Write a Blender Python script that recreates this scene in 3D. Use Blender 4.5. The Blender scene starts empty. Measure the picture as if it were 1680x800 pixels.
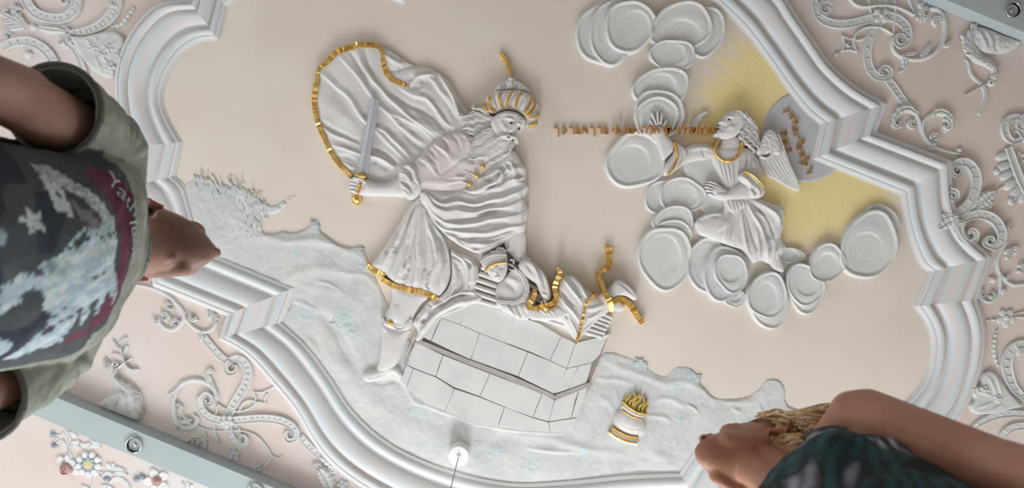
import bpy, bmesh, math, random
import numpy as np
from mathutils import Vector, Matrix, Euler

# ------------------------------------------------------------------ camera, world, lights, exposure
SC = bpy.context.scene
COL = SC.collection
CAMZ = 0.20            # camera lies low and looks straight up
D = 3.36               # camera to ceiling
ZC = CAMZ + D          # ceiling height
F = 1120.0             # focal length in units of the 1680 wide frame
S = D / F              # 3 mm of ceiling per unit
cam = bpy.data.cameras.new('camera'); camo = bpy.data.objects.new('camera', cam); COL.objects.link(camo)
camo.location = (0, 0, CAMZ); camo.rotation_euler = (math.pi, 0, 0)
cam.sensor_width = 36.0; cam.lens = F / 1680 * 36.0; cam.clip_start = 0.02
cam.dof.use_dof = True; cam.dof.focus_distance = D - 0.05; cam.dof.aperture_fstop = 5.0
SC.camera = camo
SC.view_settings.view_transform = 'Standard'; SC.view_settings.look = 'None'
SC.view_settings.exposure = 0.04; SC.view_settings.gamma = 1.0
SC.view_settings.use_curve_mapping = False

def lin(c):
    return tuple(((v/255.)/12.92 if v/255. <= 0.04045 else ((v/255.+0.055)/1.055)**2.4) for v in c)

w = bpy.data.worlds.new('world'); SC.world = w; w.use_nodes = True
bg = w.node_tree.nodes['Background']; bg.inputs[0].default_value = (0.86, 0.93, 1.0, 1); bg.inputs[1].default_value = 2.0

def window_light(name, loc, target, sx, sy, power, col):
    l = bpy.data.lights.new(name, 'AREA'); l.shape = 'RECTANGLE'; l.size = sx; l.size_y = sy; l.energy = power; l.color = col
    o = bpy.data.objects.new(name, l); COL.objects.link(o); o.location = loc
    o.rotation_euler = (Vector(target) - Vector(loc)).to_track_quat('-Z', 'Y').to_euler()
    return o
# daylight through the windows: three tall ones in the +Y wall, two in the -X wall
for x, pw in ((-2.6, 34), (-0.4, 118), (1.8, 62)):
    window_light('window_daylight', (x, 4.12, 1.65), (x*0.6, 0.2, 3.5), 1.15, 1.8, pw, (0.95, 0.975, 1.0))
window_light('window_daylight', (-4.32, 1.6, 1.65), (-0.5, 0.6, 3.5), 1.15, 1.8, 26, (0.90, 0.96, 1.0))
window_light('window_daylight', (-4.32, -1.2, 1.65), (-0.5, 0.0, 3.5), 1.15, 1.8, 30, (0.90, 0.96, 1.0))

# ------------------------------------------------------------------ materials
MATS = {}
def material(name, col, rough=0.7, metal=0.0, col2=None, nscale=20, bump=0.0, bscale=60, attr=None, spec=0.3, stretch=None, sss=0.0):
    m = bpy.data.materials.new(name); m.use_nodes = True; nt = m.node_tree; N = nt.nodes; L = nt.links
    b = N['Principled BSDF']; b.inputs['Roughness'].default_value = rough; b.inputs['Metallic'].default_value = metal
    b.inputs['Specular IOR Level'].default_value = spec
    if sss: b.inputs['Subsurface Weight'].default_value = sss; b.inputs['Subsurface Radius'].default_value = (0.01, 0.004, 0.002)
    c1 = lin(col) + (1,)
    tc = N.new('ShaderNodeTexCoord'); co = tc.outputs['Object']
    if stretch:
        mp = N.new('ShaderNodeMapping'); mp.inputs['Scale'].default_value = stretch; L.new(co, mp.inputs[0]); co = mp.outputs[0]
    base = None
    if attr:
        a = N.new('ShaderNodeAttribute'); a.attribute_name = attr; base = a.outputs['Color']
    if col2 is not None:
        n = N.new('ShaderNodeTexNoise'); n.inputs['Scale'].default_value = nscale; n.inputs['Detail'].default_value = 5
        L.new(co, n.inputs['Vector'])
        mr = N.new('ShaderNodeMapRange'); mr.inputs[1].default_value = 0.35; mr.inputs[2].default_value = 0.68; L.new(n.outputs[0], mr.inputs[0])
        mx = N.new('ShaderNodeMix'); mx.data_type = 'RGBA'; L.new(mr.outputs[0], mx.inputs[0])
        mx.inputs[6].default_value = c1; mx.inputs[7].default_value = lin(col2) + (1,)
        if base is not None:
            mm = N.new('ShaderNodeMix'); mm.data_type = 'RGBA'; mm.blend_type = 'MULTIPLY'; mm.inputs[0].default_value = 1
            L.new(base, mm.inputs[6]); L.new(mx.outputs[2], mm.inputs[7]); L.new(mm.outputs[2], b.inputs['Base Color'])
        else: L.new(mx.outputs[2], b.inputs['Base Color'])
    elif base is not None: L.new(base, b.inputs['Base Color'])
    else: b.inputs['Base Color'].default_value = c1
    if bump:
        n2 = N.new('ShaderNodeTexNoise'); n2.inputs['Scale'].default_value = bscale; n2.inputs['Detail'].default_value = 4
        L.new(co, n2.inputs['Vector'])
        bp = N.new('ShaderNodeBump'); bp.inputs['Strength'].default_value = bump; bp.inputs['Distance'].default_value = 0.004
        L.new(n2.outputs[0], bp.inputs['Height']); L.new(bp.outputs[0], b.inputs['Normal'])
    MATS[name] = m
    return m
M = MATS
material('stucco_white', (214, 212, 210), 0.78, col2=(205, 202, 200), nscale=9, bump=0.3, bscale=95)
material('stucco_cloud', (213, 212, 209), 0.8, col2=(202, 204, 204), nscale=5, bump=0.3, bscale=80)
material('stucco_pinkish', (214, 205, 201), 0.75, col2=(206, 200, 198), nscale=6, bump=0.2, bscale=50)
material('stucco_frame', (255, 255, 255), 0.7, col2=(246, 248, 250), nscale=2.2, bump=0.12, bscale=30, attr='Col')
material('stucco_ornament', (208, 207, 204), 0.75, col2=(196, 200, 200), nscale=9, bump=0.3, bscale=60)
material('gilt', (246, 212, 134), 0.36, 0.95, col2=(204, 156, 80), nscale=30, bump=0.5, bscale=70)
material('gilt_light', (226, 190, 110), 0.35, 0.8, col2=(190, 140, 60), nscale=40, bump=0.2, bscale=90)
material('flame_yellow', (226, 206, 130), 0.6, 0.1, col2=(206, 176, 84), nscale=30)
material('silver_grey', (188, 190, 196), 0.5, 0.15, col2=(172, 174, 182), nscale=60, stretch=(1, 1, 1))
material('pupil_black', (20, 18, 18), 0.3)
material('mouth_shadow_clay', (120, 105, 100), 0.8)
material('beam_paint', (172, 182, 184), 0.5, col2=(166, 178, 181), nscale=3)
material('chrome', (205, 205, 205), 0.12, 1.0)
material('lamp_black', (24, 22, 22), 0.4)
material('canopy_white', (236, 236, 234), 0.5)
material('cable_grey', (130, 126, 120), 0.5)
material('petal_white', (226, 224, 220), 0.7, col2=(208, 214, 218), nscale=30, bump=0.2)
material('petal_blue', (166, 177, 184), 0.7, col2=(144, 157, 168), nscale=40)
material('petal_rose', (190, 156, 148), 0.7, col2=(164, 128, 121), nscale=40)
material('petal_yellow', (216, 208, 162), 0.7, col2=(200, 190, 140), nscale=60)
material('landscape_stucco', (255, 255, 255), 0.85, col2=(240, 242, 243), nscale=12, bump=0.45, bscale=38, attr='Col')
material('stone_block', (211, 210, 207), 0.8, col2=(202, 203, 202), nscale=9, bump=0.3, bscale=30)
material('mortar_dark', (150, 140, 136), 0.9)
material('leaf_blue', (206, 214, 214), 0.8, col2=(186, 204, 206), nscale=30, bump=0.3)

def field_material():
    m = bpy.data.materials.new('field_wash'); m.use_nodes = True; nt = m.node_tree; N = nt.nodes; L = nt.links
    b = N['Principled BSDF']; b.inputs['Roughness'].default_value = 0.85; b.inputs['Specular IOR Level'].default_value = 0.2
    tc = N.new('ShaderNodeTexCoord')
    def noise(sc, d, src=None):
        n = N.new('ShaderNodeTexNoise'); n.inputs['Scale'].default_value = sc; n.inputs['Detail'].default_value = d
        L.new(src or tc.outputs['Object'], n.inputs['Vector']); return n.outputs[0]
    def rng(x, a, b_, c=0, d=1):
        r = N.new('ShaderNodeMapRange'); r.inputs[1].default_value = a; r.inputs[2].default_value = b_; r.inputs[3].default_value = c; r.inputs[4].default_value = d
        L.new(x, r.inputs[0]); return r.outputs[0]
    def mix(f, a, b_):
        x = N.new('ShaderNodeMix'); x.data_type = 'RGBA'
        if hasattr(f, 'links') or not isinstance(f, float): L.new(f, x.inputs[0])
        else: x.inputs[0].default_value = f
        for i, v in ((6, a), (7, b_)):
            if isinstance(v, tuple): x.inputs[i].default_value = lin(v) + (1,)
            else: L.new(v, x.inputs[i])
        return x.outputs[2]
    def math_(op, a, b_=None):
        x = N.new('ShaderNodeMath'); x.operation = op
        for i, v in ((0, a), (1, b_)):
            if v is None: continue
            if isinstance(v, (int, float)): x.inputs[i].default_value = v
            else: L.new(v, x.inputs[i])
        return x.outputs[0]
    c = mix(rng(noise(1.1, 4), .35, .68), (218, 208, 198), (219, 211, 199))
    c = mix(rng(noise(2.3, 6), .42, .75), c, (213, 202, 191))
    # painted golden rays around the name disc
    sx = N.new('ShaderNodeSeparateXYZ'); L.new(tc.outputs['Object'], sx.inputs[0])
    cx, cy = (1322-840)*S, (222-400)*S
    dx = math_('SUBTRACT', sx.outputs[0], cx); dy = math_('SUBTRACT', sx.outputs[1], cy)
    r = math_('SQRT', math_('ADD', math_('MULTIPLY', dx, dx), math_('MULTIPLY', dy, dy)))
    ang = math_('ARCTAN2', dy, dx)
    cv = N.new('ShaderNodeCombineXYZ'); L.new(math_('MULTIPLY', ang, 22.0), cv.inputs[0]); L.new(math_('MULTIPLY', r, 1.2), cv.inputs[1])
    rn = noise(1.0, 3, cv.outputs[0])
    cv2 = N.new('ShaderNodeCombineXYZ'); L.new(math_('MULTIPLY', ang, 60.0), cv2.inputs[0]); L.new(math_('MULTIPLY', r, 2.0), cv2.inputs[1])
    rn2 = noise(1.0, 2, cv2.outputs[0])
    rr = math_('ADD', r, math_('MULTIPLY', math_('SUBTRACT', rn, 0.5), -0.28))
    fall = rng(rr, 0.46, 0.62, 1.0, 0.0)
    # direction mask: rays spread up-left and down, not across the figure's left
    dn = rng(rn2, 0.3, 0.7, 0.85, 1.0)
    yf = math_('MULTIPLY', fall, dn)
    yel = mix(rng(rn2, .35, .65), (236, 214, 140), (230, 214, 158))
    c2 = mix(math_('MULTIPLY', yf, 0.95), c, yel)
    L.new(c2, b.inputs['Base Color'])
    bp = N.new('ShaderNodeBump'); bp.inputs['Strength'].default_value = 0.25; bp.inputs['Distance'].default_value = 0.003
    h = math_('ADD', noise(16, 5), math_('MULTIPLY', math_('MULTIPLY', rn2, fall), 2.0))
    L.new(h, bp.inputs['Height']); L.new(bp.outputs[0], b.inputs['Normal'])
    return m
M['field'] = field_material()
material('ceiling_pink', (212, 197, 190), 0.85, col2=(213, 205, 201), nscale=1.3, bump=0.15, bscale=22, spec=0.2)

# ------------------------------------------------------------------ helpers
def tag(o, label=None, cat=None, group=None, kind=None):
    if label: o['label'] = label
    if cat: o['category'] = cat
    if group: o['group'] = group
    if kind: o['kind'] = kind
    return o
def empty(name, px, py, h=0, label=None, cat=None, group=None):
    o = bpy.data.objects.new(name, None); COL.objects.link(o); o.empty_display_size = 0.05
    o.location = ((px-840)*S, (py-400)*S, ZC - h*S)
    bpy.context.view_layer.update()
    return tag(o, label, cat, group)
def link_mesh(name, me, mat, parent=None, local=False):
    o = bpy.data.objects.new(name, me); COL.objects.link(o)
    if mat is not None:
        me.materials.append(M[mat] if isinstance(mat, str) else mat)
    if parent is not None:
        o.parent = parent
        if parent.type == 'EMPTY' and not local: o.matrix_parent_inverse = Matrix.Translation(-Vector(parent.location))
    return o
def raw_mesh(name, V, Fc, smooth=True):
    me = bpy.data.meshes.new(name); V = np.asarray(V, dtype=np.float32); Fc = np.asarray(Fc, dtype=np.int32)
    me.vertices.add(len(V)); me.vertices.foreach_set('co', V.ravel())
    n = Fc.shape[1]; me.loops.add(Fc.size); me.loops.foreach_set('vertex_index', Fc.ravel())
    me.polygons.add(len(Fc)); me.polygons.foreach_set('loop_start', np.arange(0, Fc.size, n, dtype=np.int32))
    if smooth: me.polygons.foreach_set('use_smooth', np.ones(len(Fc), dtype=bool))
    me.update(calc_edges=True); me.validate()
    return me
def quads_mesh(name, V, quads, smooth=True):
    me = bpy.data.meshes.new(name); me.from_pydata([tuple(v) for v in V], [], quads)
    if smooth: me.polygons.foreach_set('use_smooth', [True]*len(me.polygons))
    me.update(); return me
def W(px, py, h=0.0, hb=0.0):
    k = (D - hb*S)/D
    return ((px-840)*S*k, (py-400)*S*k, ZC - h*S)
def crom(pts, closed=False, step=3.0, extra=None):
    """Catmull-Rom resample; extra = list of per-point values carried along"""
    P = np.array(pts, dtype=float); n = len(P)
    E = None if extra is None else np.array(extra, dtype=float)
    out = []; eo = []
    rngi = range(n) if closed else range(n-1)
    for i in rngi:
        if closed: a, b, c, d = P[(i-1) % n], P[i], P[(i+1) % n], P[(i+2) % n]
        else: a, b, c, d = P[max(i-1, 0)], P[i], P[i+1], P[min(i+2, n-1)]
        k = max(1, int(np.hypot(*(c-b)[:2])/step))
        for j in range(k):
            t = j/k
            out.append(0.5*((2*b)+(-a+c)*t+(2*a-5*b+4*c-d)*t*t+(-a+3*b-3*c+d)*t**3))
            if E is not None: eo.append(E[i]*(1-t)+E[(i+1) % n]*t)
    if not closed:
        out.append(P[-1])
        if E is not None: eo.append(E[-1])
    return (np.array(out), np.array(eo)) if E is not None else np.array(out)
def inside(X, Y, poly):
    r = np.zeros(X.shape, bool); n = len(poly)
    for i in range(n):
        x1, y1 = poly[i]; x2, y2 = poly[(i+1) % n]
        if y1 == y2: continue
        c = (y1 > Y) != (y2 > Y)
        r ^= c & (X < (x2-x1)*(Y-y1)/(y2-y1)+x1)
    return r
def polydist(X, Y, pts, closed=False):
    """distance, arc parameter 0..1, signed side, nearest point"""
    n = len(pts); best = np.full(X.shape, 1e18); tt = np.zeros(X.shape); nx = np.zeros(X.shape); ny = np.zeros(X.shape); sd = np.zeros(X.shape)
    m = n if closed else n-1
    seg = [math.hypot(pts[(i+1) % n][0]-pts[i][0], pts[(i+1) % n][1]-pts[i][1]) for i in range(m)]
    tot = sum(seg) or 1; acc = 0
    for i in range(m):
        ax, ay = pts[i]; bx, by = pts[(i+1) % n]; dx, dy = bx-ax, by-ay; l2 = dx*dx+dy*dy
        if l2 < 1e-9: continue
        t = np.clip(((X-ax)*dx+(Y-ay)*dy)/l2, 0, 1); qx = ax+t*dx; qy = ay+t*dy
        d2 = (X-qx)**2+(Y-qy)**2; k = d2 < best
        best = np.where(k, d2, best); tt = np.where(k, (acc+t*seg[i])/tot, tt); nx = np.where(k, qx, nx); ny = np.where(k, qy, ny)
        sd = np.where(k, np.sign(dx*(Y-ay)-dy*(X-ax)), sd)
        acc += seg[i]
    return np.sqrt(best), tt, sd, nx, ny
_rs = np.random.RandomState(7)
_tab = _rs.rand(256, 256)
def vnoise(X, Y, sc):
    x = X/sc; y = Y/sc; xi = np.floor(x).astype(int); yi = np.floor(y).astype(int); fx = x-xi; fy = y-yi
    fx = fx*fx*(3-2*fx); fy = fy*fy*(3-2*fy)
    g = lambda i, j: _tab[i % 256, j % 256]
    return (g(xi, yi)*(1-fx)+g(xi+1, yi)*fx)*(1-fy)+(g(xi, yi+1)*(1-fx)+g(xi+1, yi+1)*fx)*fy - 0.5
def sstep(x, a, b):
    t = np.clip((x-a)/(b-a), 0, 1); return t*t*(3-2*t)
def strokes_height(X, Y, strokes, smooth_step=5):
    h = np.zeros(X.shape)
    for s in strokes:
        pts, wd, amp = s[0], s[1], s[2]; kind = s[3] if len(s) > 3 else 'r'
        p = crom(pts, step=smooth_step) if len(pts) > 2 else np.array(pts, float)
        R = wd*3.2
        k = (X > p[:, 0].min()-R) & (X < p[:, 0].max()+R) & (Y > p[:, 1].min()-R) & (Y < p[:, 1].max()+R)
        if not k.any(): continue
        d, t, sd, _, _ = polydist(X[k], Y[k], p)
        if kind == 'o': tp = 1.0                    # open ends, full strength
        elif kind == 'e': tp = np.sqrt(np.clip(t*3, 0, 1))   # fades only at its start
        else: tp = np.clip(np.sin(np.pi*np.clip(t, 0.001, .999)), 0, 1)**0.6
        if kind == 's': v = np.exp(-d/wd)
        elif kind == 'a': v = np.exp(-(d/wd)**2)*(1+0.0*sd) + 0.0
        elif kind == 'l': v = np.where(sd > 0, np.exp(-(d/(wd*0.45))**2), np.exp(-(d/(wd*1.8))**2))   # crest steep on one side
        elif kind == 'L': v = np.where(sd < 0, np.exp(-(d/(wd*0.45))**2), np.exp(-(d/(wd*1.8))**2))
        else: v = np.exp(-(d/wd)**2)
        h[k] += amp*v*tp
    return h
def relief(name, poly, mat, parent=None, H=6, R=10, base=0, edge=2.0, strokes=(), res=1.5, fn=None, nz=(0.25, 7), smooth=True, hb=None, colfn=None, bottom=0.0, floor_=0.0, warp=1.6, step=4):
    """a modelled relief piece: rises from the ceiling inside its outline, domed over R, with folds"""
    P = crom(poly, closed=True, step=step) if smooth else np.array(poly, float)
    x0, y0 = P.min(0)-res*1.5; x1, y1 = P.max(0)+res*1.5
    gx = np.arange(x0, x1+res, res); gy = np.arange(y0, y1+res, res)
    X, Y = np.meshgrid(gx, gy); ny_, nx_ = X.shape
    ins = inside(X, Y, P)
    cell = ins[:-1, :-1] | ins[1:, :-1] | ins[:-1, 1:] | ins[1:, 1:]
    if not cell.any(): return None
    use = np.zeros(X.shape, bool); use[:-1, :-1] |= cell; use[1:, :-1] |= cell; use[:-1, 1:] |= cell; use[1:, 1:] |= cell
    xs = X[use]; ys = Y[use]; inn = ins[use]
    d, t, sd, qx, qy = polydist(xs, ys, P, closed=True)
    dd = np.where(inn, d, 0)
    u = np.clip(dd/R, 0, 1)
    dome = H*np.sqrt(np.clip(1-(1-u)**2, 0, 1))
    h = base*sstep(dd, 0, edge) + dome
    fade = sstep(dd, 0, max(edge, 2.5))
    if strokes: h += strokes_height(xs+warp*2*vnoise(xs, ys+40, 26), ys+warp*2*vnoise(xs+80, ys, 26), strokes)*fade
    if fn is not None: h += fn(xs, ys, dd)*fade
    if nz and nz[0]: h += (vnoise(xs, ys, nz[1])+0.5*vnoise(xs+90, ys, nz[1]*0.4))*nz[0]*fade
    h = np.where(inn, np.maximum(h, floor_), bottom)
    xs = np.where(inn, xs, qx); ys = np.where(inn, ys, qy)
    hbv = (base+H*0.6) if hb is None else hb
    k = (D-hbv*S)/D
    V = np.stack([(xs-840)*S*k, (ys-400)*S*k, ZC-h*S], 1)
    idx = -np.ones(X.shape, int); idx[use] = np.arange(len(xs))
    a = idx[:-1, :-1][cell]; b = idx[:-1, 1:][cell]; c = idx[1:, 1:][cell]; e = idx[1:, :-1][cell]
    me = raw_mesh(name, V, np.stack([a, e, c, b], 1))
    if colfn is not None:
        cc = colfn(xs, ys, h, dd)
        at = me.color_attributes.new('Col', 'FLOAT_COLOR', 'POINT'); at.data.foreach_set('color', cc.astype(np.float32).ravel())
    return link_mesh(name, me, mat, parent)
PROF = {
 'flat': [(-1, 0), (-1, .8), (-.93, 1), (.93, 1), (1, .8), (1, 0)],
 'band': [(-1, 0), (-1, .85), (-.92, 1), (-.74, 1), (-.66, .72), (0, .66), (.66, .72), (.74, 1), (.92, 1), (1, .85), (1, 0)],
 'round': [(-1, 0), (-.92, .45), (-.7, .75), (-.36, .94), (0, 1), (.36, .94), (.7, .75), (.92, .45), (1, 0)],
 'leaf': [(-1, 0), (-.85, .55), (-.5, .95), (-.15, .8), (0, .55), (.15, .8), (.5, .95), (.85, .55), (1, 0)],
 'ridge': [(-1, 0), (-.5, .55), (0, 1), (.5, .55), (1, 0)],
}
def sweep_geo(pts, w, H, prof='flat', h0=0.0, ripple=None, taper=(0, 0), step=2.5, wmod=None, hbase=0.0, hv=None):
    ws = w if isinstance(w, (list, tuple)) else [w]*len(pts)
    hv = hv if hv is not None else [h0]*len(pts)
    ext = np.stack([np.array(ws, float), np.array(hv, float)], 1)
    if len(pts) > 2: P, E = crom(pts, step=step, extra=ext)
    else:
        a, b = np.array(pts[0], float), np.array(pts[1], float); k = max(2, int(np.hypot(*(b-a))/step)+1); T = np.linspace(0, 1, k)[:, None]
        P = a*(1-T)+b*T; E = ext[0]*(1-T)+ext[1]*T
    T = np.gradient(P, axis=0); T /= (np.linalg.norm(T, axis=1, keepdims=True)+1e-9); Nn = np.stack([-T[:, 1], T[:, 0]], 1)
    seg = np.r_[0, np.cumsum(np.linalg.norm(np.diff(P, axis=0), axis=1))]; Lt = seg[-1]
    pr = PROF[prof] if isinstance(prof, str) else prof
    V = []; n = len(P); m = len(pr)
    hbv = np.mean(E[:, 1])+H*0.5; k = (D-hbv*S)/D
    rings = []
    for i in range(n):
        ww = E[i, 0]/2; hh = H; s = seg[i]
        if wmod: ww *= wmod(s/Lt)
        if taper[0] and s < taper[0]: f = math.sqrt(max(0.02, s/taper[0])); ww *= f; hh *= 0.4+0.6*f
        if taper[1] and Lt-s < taper[1]: f = math.sqrt(max(0.02, (Lt-s)/taper[1])); ww *= f; hh *= 0.4+0.6*f
        rp = ripple(s, Lt) if ripple else 0.0
        rings.append([(P[i]+Nn[i]*u*ww, (E[i, 1]+v*hh+rp*v) if v > 0 else hbase) for u, v in pr])
    rings = [[(q, hbase) for q, _ in rings[0]]] + rings + [[(q, hbase) for q, _ in rings[-1]]]
    for r in rings:
        for q, hh in r: V.append(((q[0]-840)*S*k, (q[1]-400)*S*k, ZC-hh*S))
    Fc = []
    for i in range(len(rings)-1):
        for j in range(m-1):
            a = i*m+j; Fc.append((a, a+1, a+m+1, a+m))
    return V, Fc
def join_geo(geos):
    V = []; Fc = []
    for v, f in geos:
        o = len(V); V += list(v); Fc += [tuple(i+o for i in q) for q in f]
    return V, Fc
def autosmooth(o, ang=40):
    me = o.data
    if hasattr(me, 'set_sharp_from_angle'): me.set_sharp_from_angle(angle=math.radians(ang))
def sweep(name, pts, w, H, mat, parent=None, sharp=None, **kw):
    V, Fc = sweep_geo(pts, w, H, **kw)
    o = link_mesh(name, raw_mesh(name, V, Fc), mat, parent)
    if sharp: autosmooth(o, sharp)
    return o
def sweeps(name, items, mat, parent=None, sharp=None):
    V, Fc = join_geo([sweep_geo(*it[0], **it[1]) for it in items])
    o = link_mesh(name, raw_mesh(name, V, Fc), mat, parent)
    if sharp: autosmooth(o, sharp)
    return o
def dome_geo(cx, cy, rx, ry, rot=0, H=4, h0=0, nu=20, nv=6, dent=0.0, lobes=0, la=0.0, hbase=0.0):
    V = []; Fc = []; c, s = math.cos(rot), math.sin(rot); k = (D-(h0+H*.5)*S)/D
    for i in range(nv+1):
        a = i/nv*math.pi/2; r = math.cos(a); z = math.sin(a)
        for j in range(nu):
            b = 2*math.pi*j/nu; m = 1+la*math.cos(lobes*b) if lobes else 1
            x, y = rx*r*m*math.cos(b), ry*r*m*math.sin(b); zz = h0+H*(z - dent*z**3)
            if i == 0: zz = hbase
            V.append(((cx+x*c-y*s-840)*S*k, (cy+x*s+y*c-400)*S*k, ZC-zz*S))
    for i in range(nv):
        for j in range(nu):
            a = i*nu+j; b = i*nu+(j+1) % nu; Fc.append((a, b, b+nu, a+nu))
    return V, Fc
def dome(name, *a, mat='stucco_white', parent=None, **kw):
    V, Fc = dome_geo(*a, **kw); return link_mesh(name, raw_mesh(name, V, Fc), mat, parent)
def prism(name, poly, hs, mat, parent=None, bev=0.8, inset=0.45, h0=0.0):
    """bevelled block: outline poly, top height per corner hs"""
    P = np.array(poly, float); c = P.mean(0); n = len(P)
    if isinstance(hs, (int, float)): hs = [hs]*n
    def off(dist):
        out = []
        for i in range(n):
            a, b, d_ = P[i-1], P[i], P[(i+1) % n]
            e1 = (b-a)/np.linalg.norm(b-a); e2 = (d_-b)/np.linalg.norm(d_-b)
            n1 = np.array([-e1[1], e1[0]]); n2 = np.array([-e2[1], e2[0]])
            if np.dot(n1, c-b) < 0 and np.dot(n1, c-a) < 0: n1 = -n1
            if np.dot(n2, c-b) < 0 and np.dot(n2, c-d_) < 0: n2 = -n2
            m = n1+n2; m /= max(0.5, np.dot(m, n1)); out.append(b+m*dist)
        return out
    r0 = off(inset); r1 = off(inset+bev*0.4); r2 = off(inset+bev*1.5)
    V = []; hm = np.mean(hs); k = (D-hm*S)/D
    for ring, f in ((r0, None), (r0, -bev), (r1, -bev*0.3), (r2, 0.0)):
        for i, q in enumerate(ring):
            hh = h0 if f is None else hs[i]+f
            V.append(((q[0]-840)*S*k, (q[1]-400)*S*k, ZC-hh*S))
    Fc = []
    for r in range(3):
        for i in range(n):
            j = (i+1) % n; Fc.append((r*n+i, r*n+j, (r+1)*n+j, (r+1)*n+i))
    Fc.append(tuple(range(3*n, 4*n)))
    me = bpy.data.meshes.new(name); me.from_pydata(V, [], Fc); me.update()
    return link_mesh(name, me, mat, parent)
def wav(pts, amp, lam, ph=0.0, step=2.0):
    P = crom(pts, step=step); T = np.gradient(P, axis=0); T /= (np.linalg.norm(T, axis=1, keepdims=True)+1e-9)
    s = np.r_[0, np.cumsum(np.linalg.norm(np.diff(P, axis=0), axis=1))]
    o = np.sin(s/lam*2*math.pi+ph)*amp*np.clip(s/lam, 0, 1)
    return [tuple(P[i]+np.array([-T[i, 1], T[i, 0]])*o[i]) for i in range(0, len(P), 1)]
# ------------------------------------------------------------------ the room
def box(name, x0, x1, y0, y1, z0, z1, mat, parent=None):
    V = [(x, y, z) for z in (z0, z1) for y in (y0, y1) for x in (x0, x1)]
    return link_mesh(name, quads_mesh(name, V, [(0, 2, 3, 1), (4, 5, 7, 6), (0, 1, 5, 4), (2, 6, 7, 3), (0, 4, 6, 2), (1, 3, 7, 5)], False), mat, parent)
material('floor_wood', (204, 199, 194), 0.5, col2=(188, 181, 174), nscale=3, stretch=(0.6, 6, 1))
material('wall_plaster', (205, 200, 192), 0.9, col2=(198, 192, 184), nscale=2)
RX, RY = 4.2, 4.0
fl = box('floor', -RX, RX, -RY, RY, -0.05, 0.0, 'floor_wood'); fl['kind'] = 'structure'
ce = box('ceiling', -RX, RX, -RY, RY, ZC, ZC+0.05, 'ceiling_pink'); ce['kind'] = 'structure'

def wall(name, axis, pos, a0, a1, openings):
    """wall with window openings (centre, half width) between sill .75 and head 2.55"""
    bm = bmesh.new()
    def bx(u0, u1, z0, z1):
        p0, p1 = (pos, pos+.18*(1 if pos > 0 else -1)); lo, hi = min(p0, p1), max(p0, p1)
        q = [(u, p) if axis == 'y' else (p, u) for u, p in ((u0, lo), (u1, lo), (u1, hi), (u0, hi))]
        vs = [bm.verts.new((x, y, z)) for z in (z0, z1) for x, y in q]
        for f in ((0, 1, 2, 3), (4, 5, 6, 7), (0, 1, 5, 4), (1, 2, 6, 5), (2, 3, 7, 6), (3, 0, 4, 7)): bm.faces.new([vs[i] for i in f])
    if openings:
        bx(a0, a1, 0, .75); bx(a0, a1, 2.55, ZC); e0 = a0
        for c, h in openings: bx(e0, c-h, .75, 2.55); e0 = c+h
        bx(e0, a1, .75, 2.55)
    else: bx(a0, a1, 0, ZC)
    bmesh.ops.recalc_face_normals(bm, faces=bm.faces); me = bpy.data.meshes.new(name); bm.to_mesh(me); bm.free()
    o = link_mesh(name, me, 'wall_plaster'); o['kind'] = 'structure'; return o
wall('wall_front', 'y', RY, -RX, RX, [(-2.6, .6), (-.4, .6), (1.8, .6)]); wall('wall_left', 'x', -RX, -RY, RY, [(-1.2, .6), (1.6, .6)])
wall('wall_back', 'y', -RY, -RX, RX, []); wall('wall_right', 'x', RX, -RY, RY, [])

# the great moulded frame of the central field
IN = []; OUT = []; SECT = []
def section(inn, out, n, curve=True):
    a = np.array(inn, float); b = np.array(out, float)
    def rs(P):
        if len(P) > 2: P = crom(P, step=1.5)
        s = np.r_[0, np.cumsum(np.linalg.norm(np.diff(P, axis=0), axis=1))]; t = np.linspace(0, s[-1], n)
        return np.stack([np.interp(t, s, P[:, 0]), np.interp(t, s, P[:, 1])], 1)
    SECT.append((rs(a), rs(b)))
G1 = ((359, 66), (313, 0)); H1 = ((300, 234), (208, 244)); I1 = ((288, 290), (183, 314)); J1 = ((338, 408), (252, 470))
A1 = ((487, 470), (371, 518)); B1 = ((466, 527), (358, 556)); D1 = ((1112, 770), (1170, 872)); E1 = ((1145, 722), (1190, 822))
F1 = ((1438, 722), (1485, 788)); G2 = ((1451, 668), (1497, 734)); H2 = ((1497, 502), (1602, 490)); I2 = ((1522, 445), (1627, 420))
J2 = ((1475, 320), (1560, 262)); A2 = ((1331, 262), (1438, 216)); B2 = ((1343, 205), (1456, 170)); D2 = ((697, -36), (645, -135))
E2 = ((664, 9), (622, -88)); F2 = ((372, 12), (330, -52))
section([G1[0], (330, 70), (301, 89), (281, 117), (270, 145), (269, 171), (280, 201), H1[0]], [G1[1], (262, 6), (226, 38), (203, 76), (192, 112), (190, 150), (195, 195), H1[1]], 70)
section([H1[0], I1[0]], [H1[1], I1[1]], 2)
section([I1[0], (306, 308), (318, 350), J1[0]], [I1[1], (212, 345), (240, 392), J1[1]], 40)
section([J1[0], A1[0]], [J1[1], A1[1]], 2)
section([A1[0], B1[0]], [A1[1], B1[1]], 2)
section([B1[0], (510, 567), (546, 616), (576, 662), (620, 706), (670, 738), (735, 764), (800, 781), (860, 787), (940, 782), (1030, 773), D1[0]],
        [B1[1], (400, 580), (440, 622), (482, 672), (520, 735), (565, 780), (635, 822), (720, 858), (830, 880), (940, 885), (1050, 880), D1[1]], 150)
section([D1[0], E1[0]], [D1[1], E1[1]], 2)
section([E1[0], (1280, 776), (1360, 770), F1[0]], [E1[1], (1320, 890), (1400, 862), F1[1]], 40)
section([F1[0], G2[0]], [F1[1], G2[1]], 2)
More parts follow.
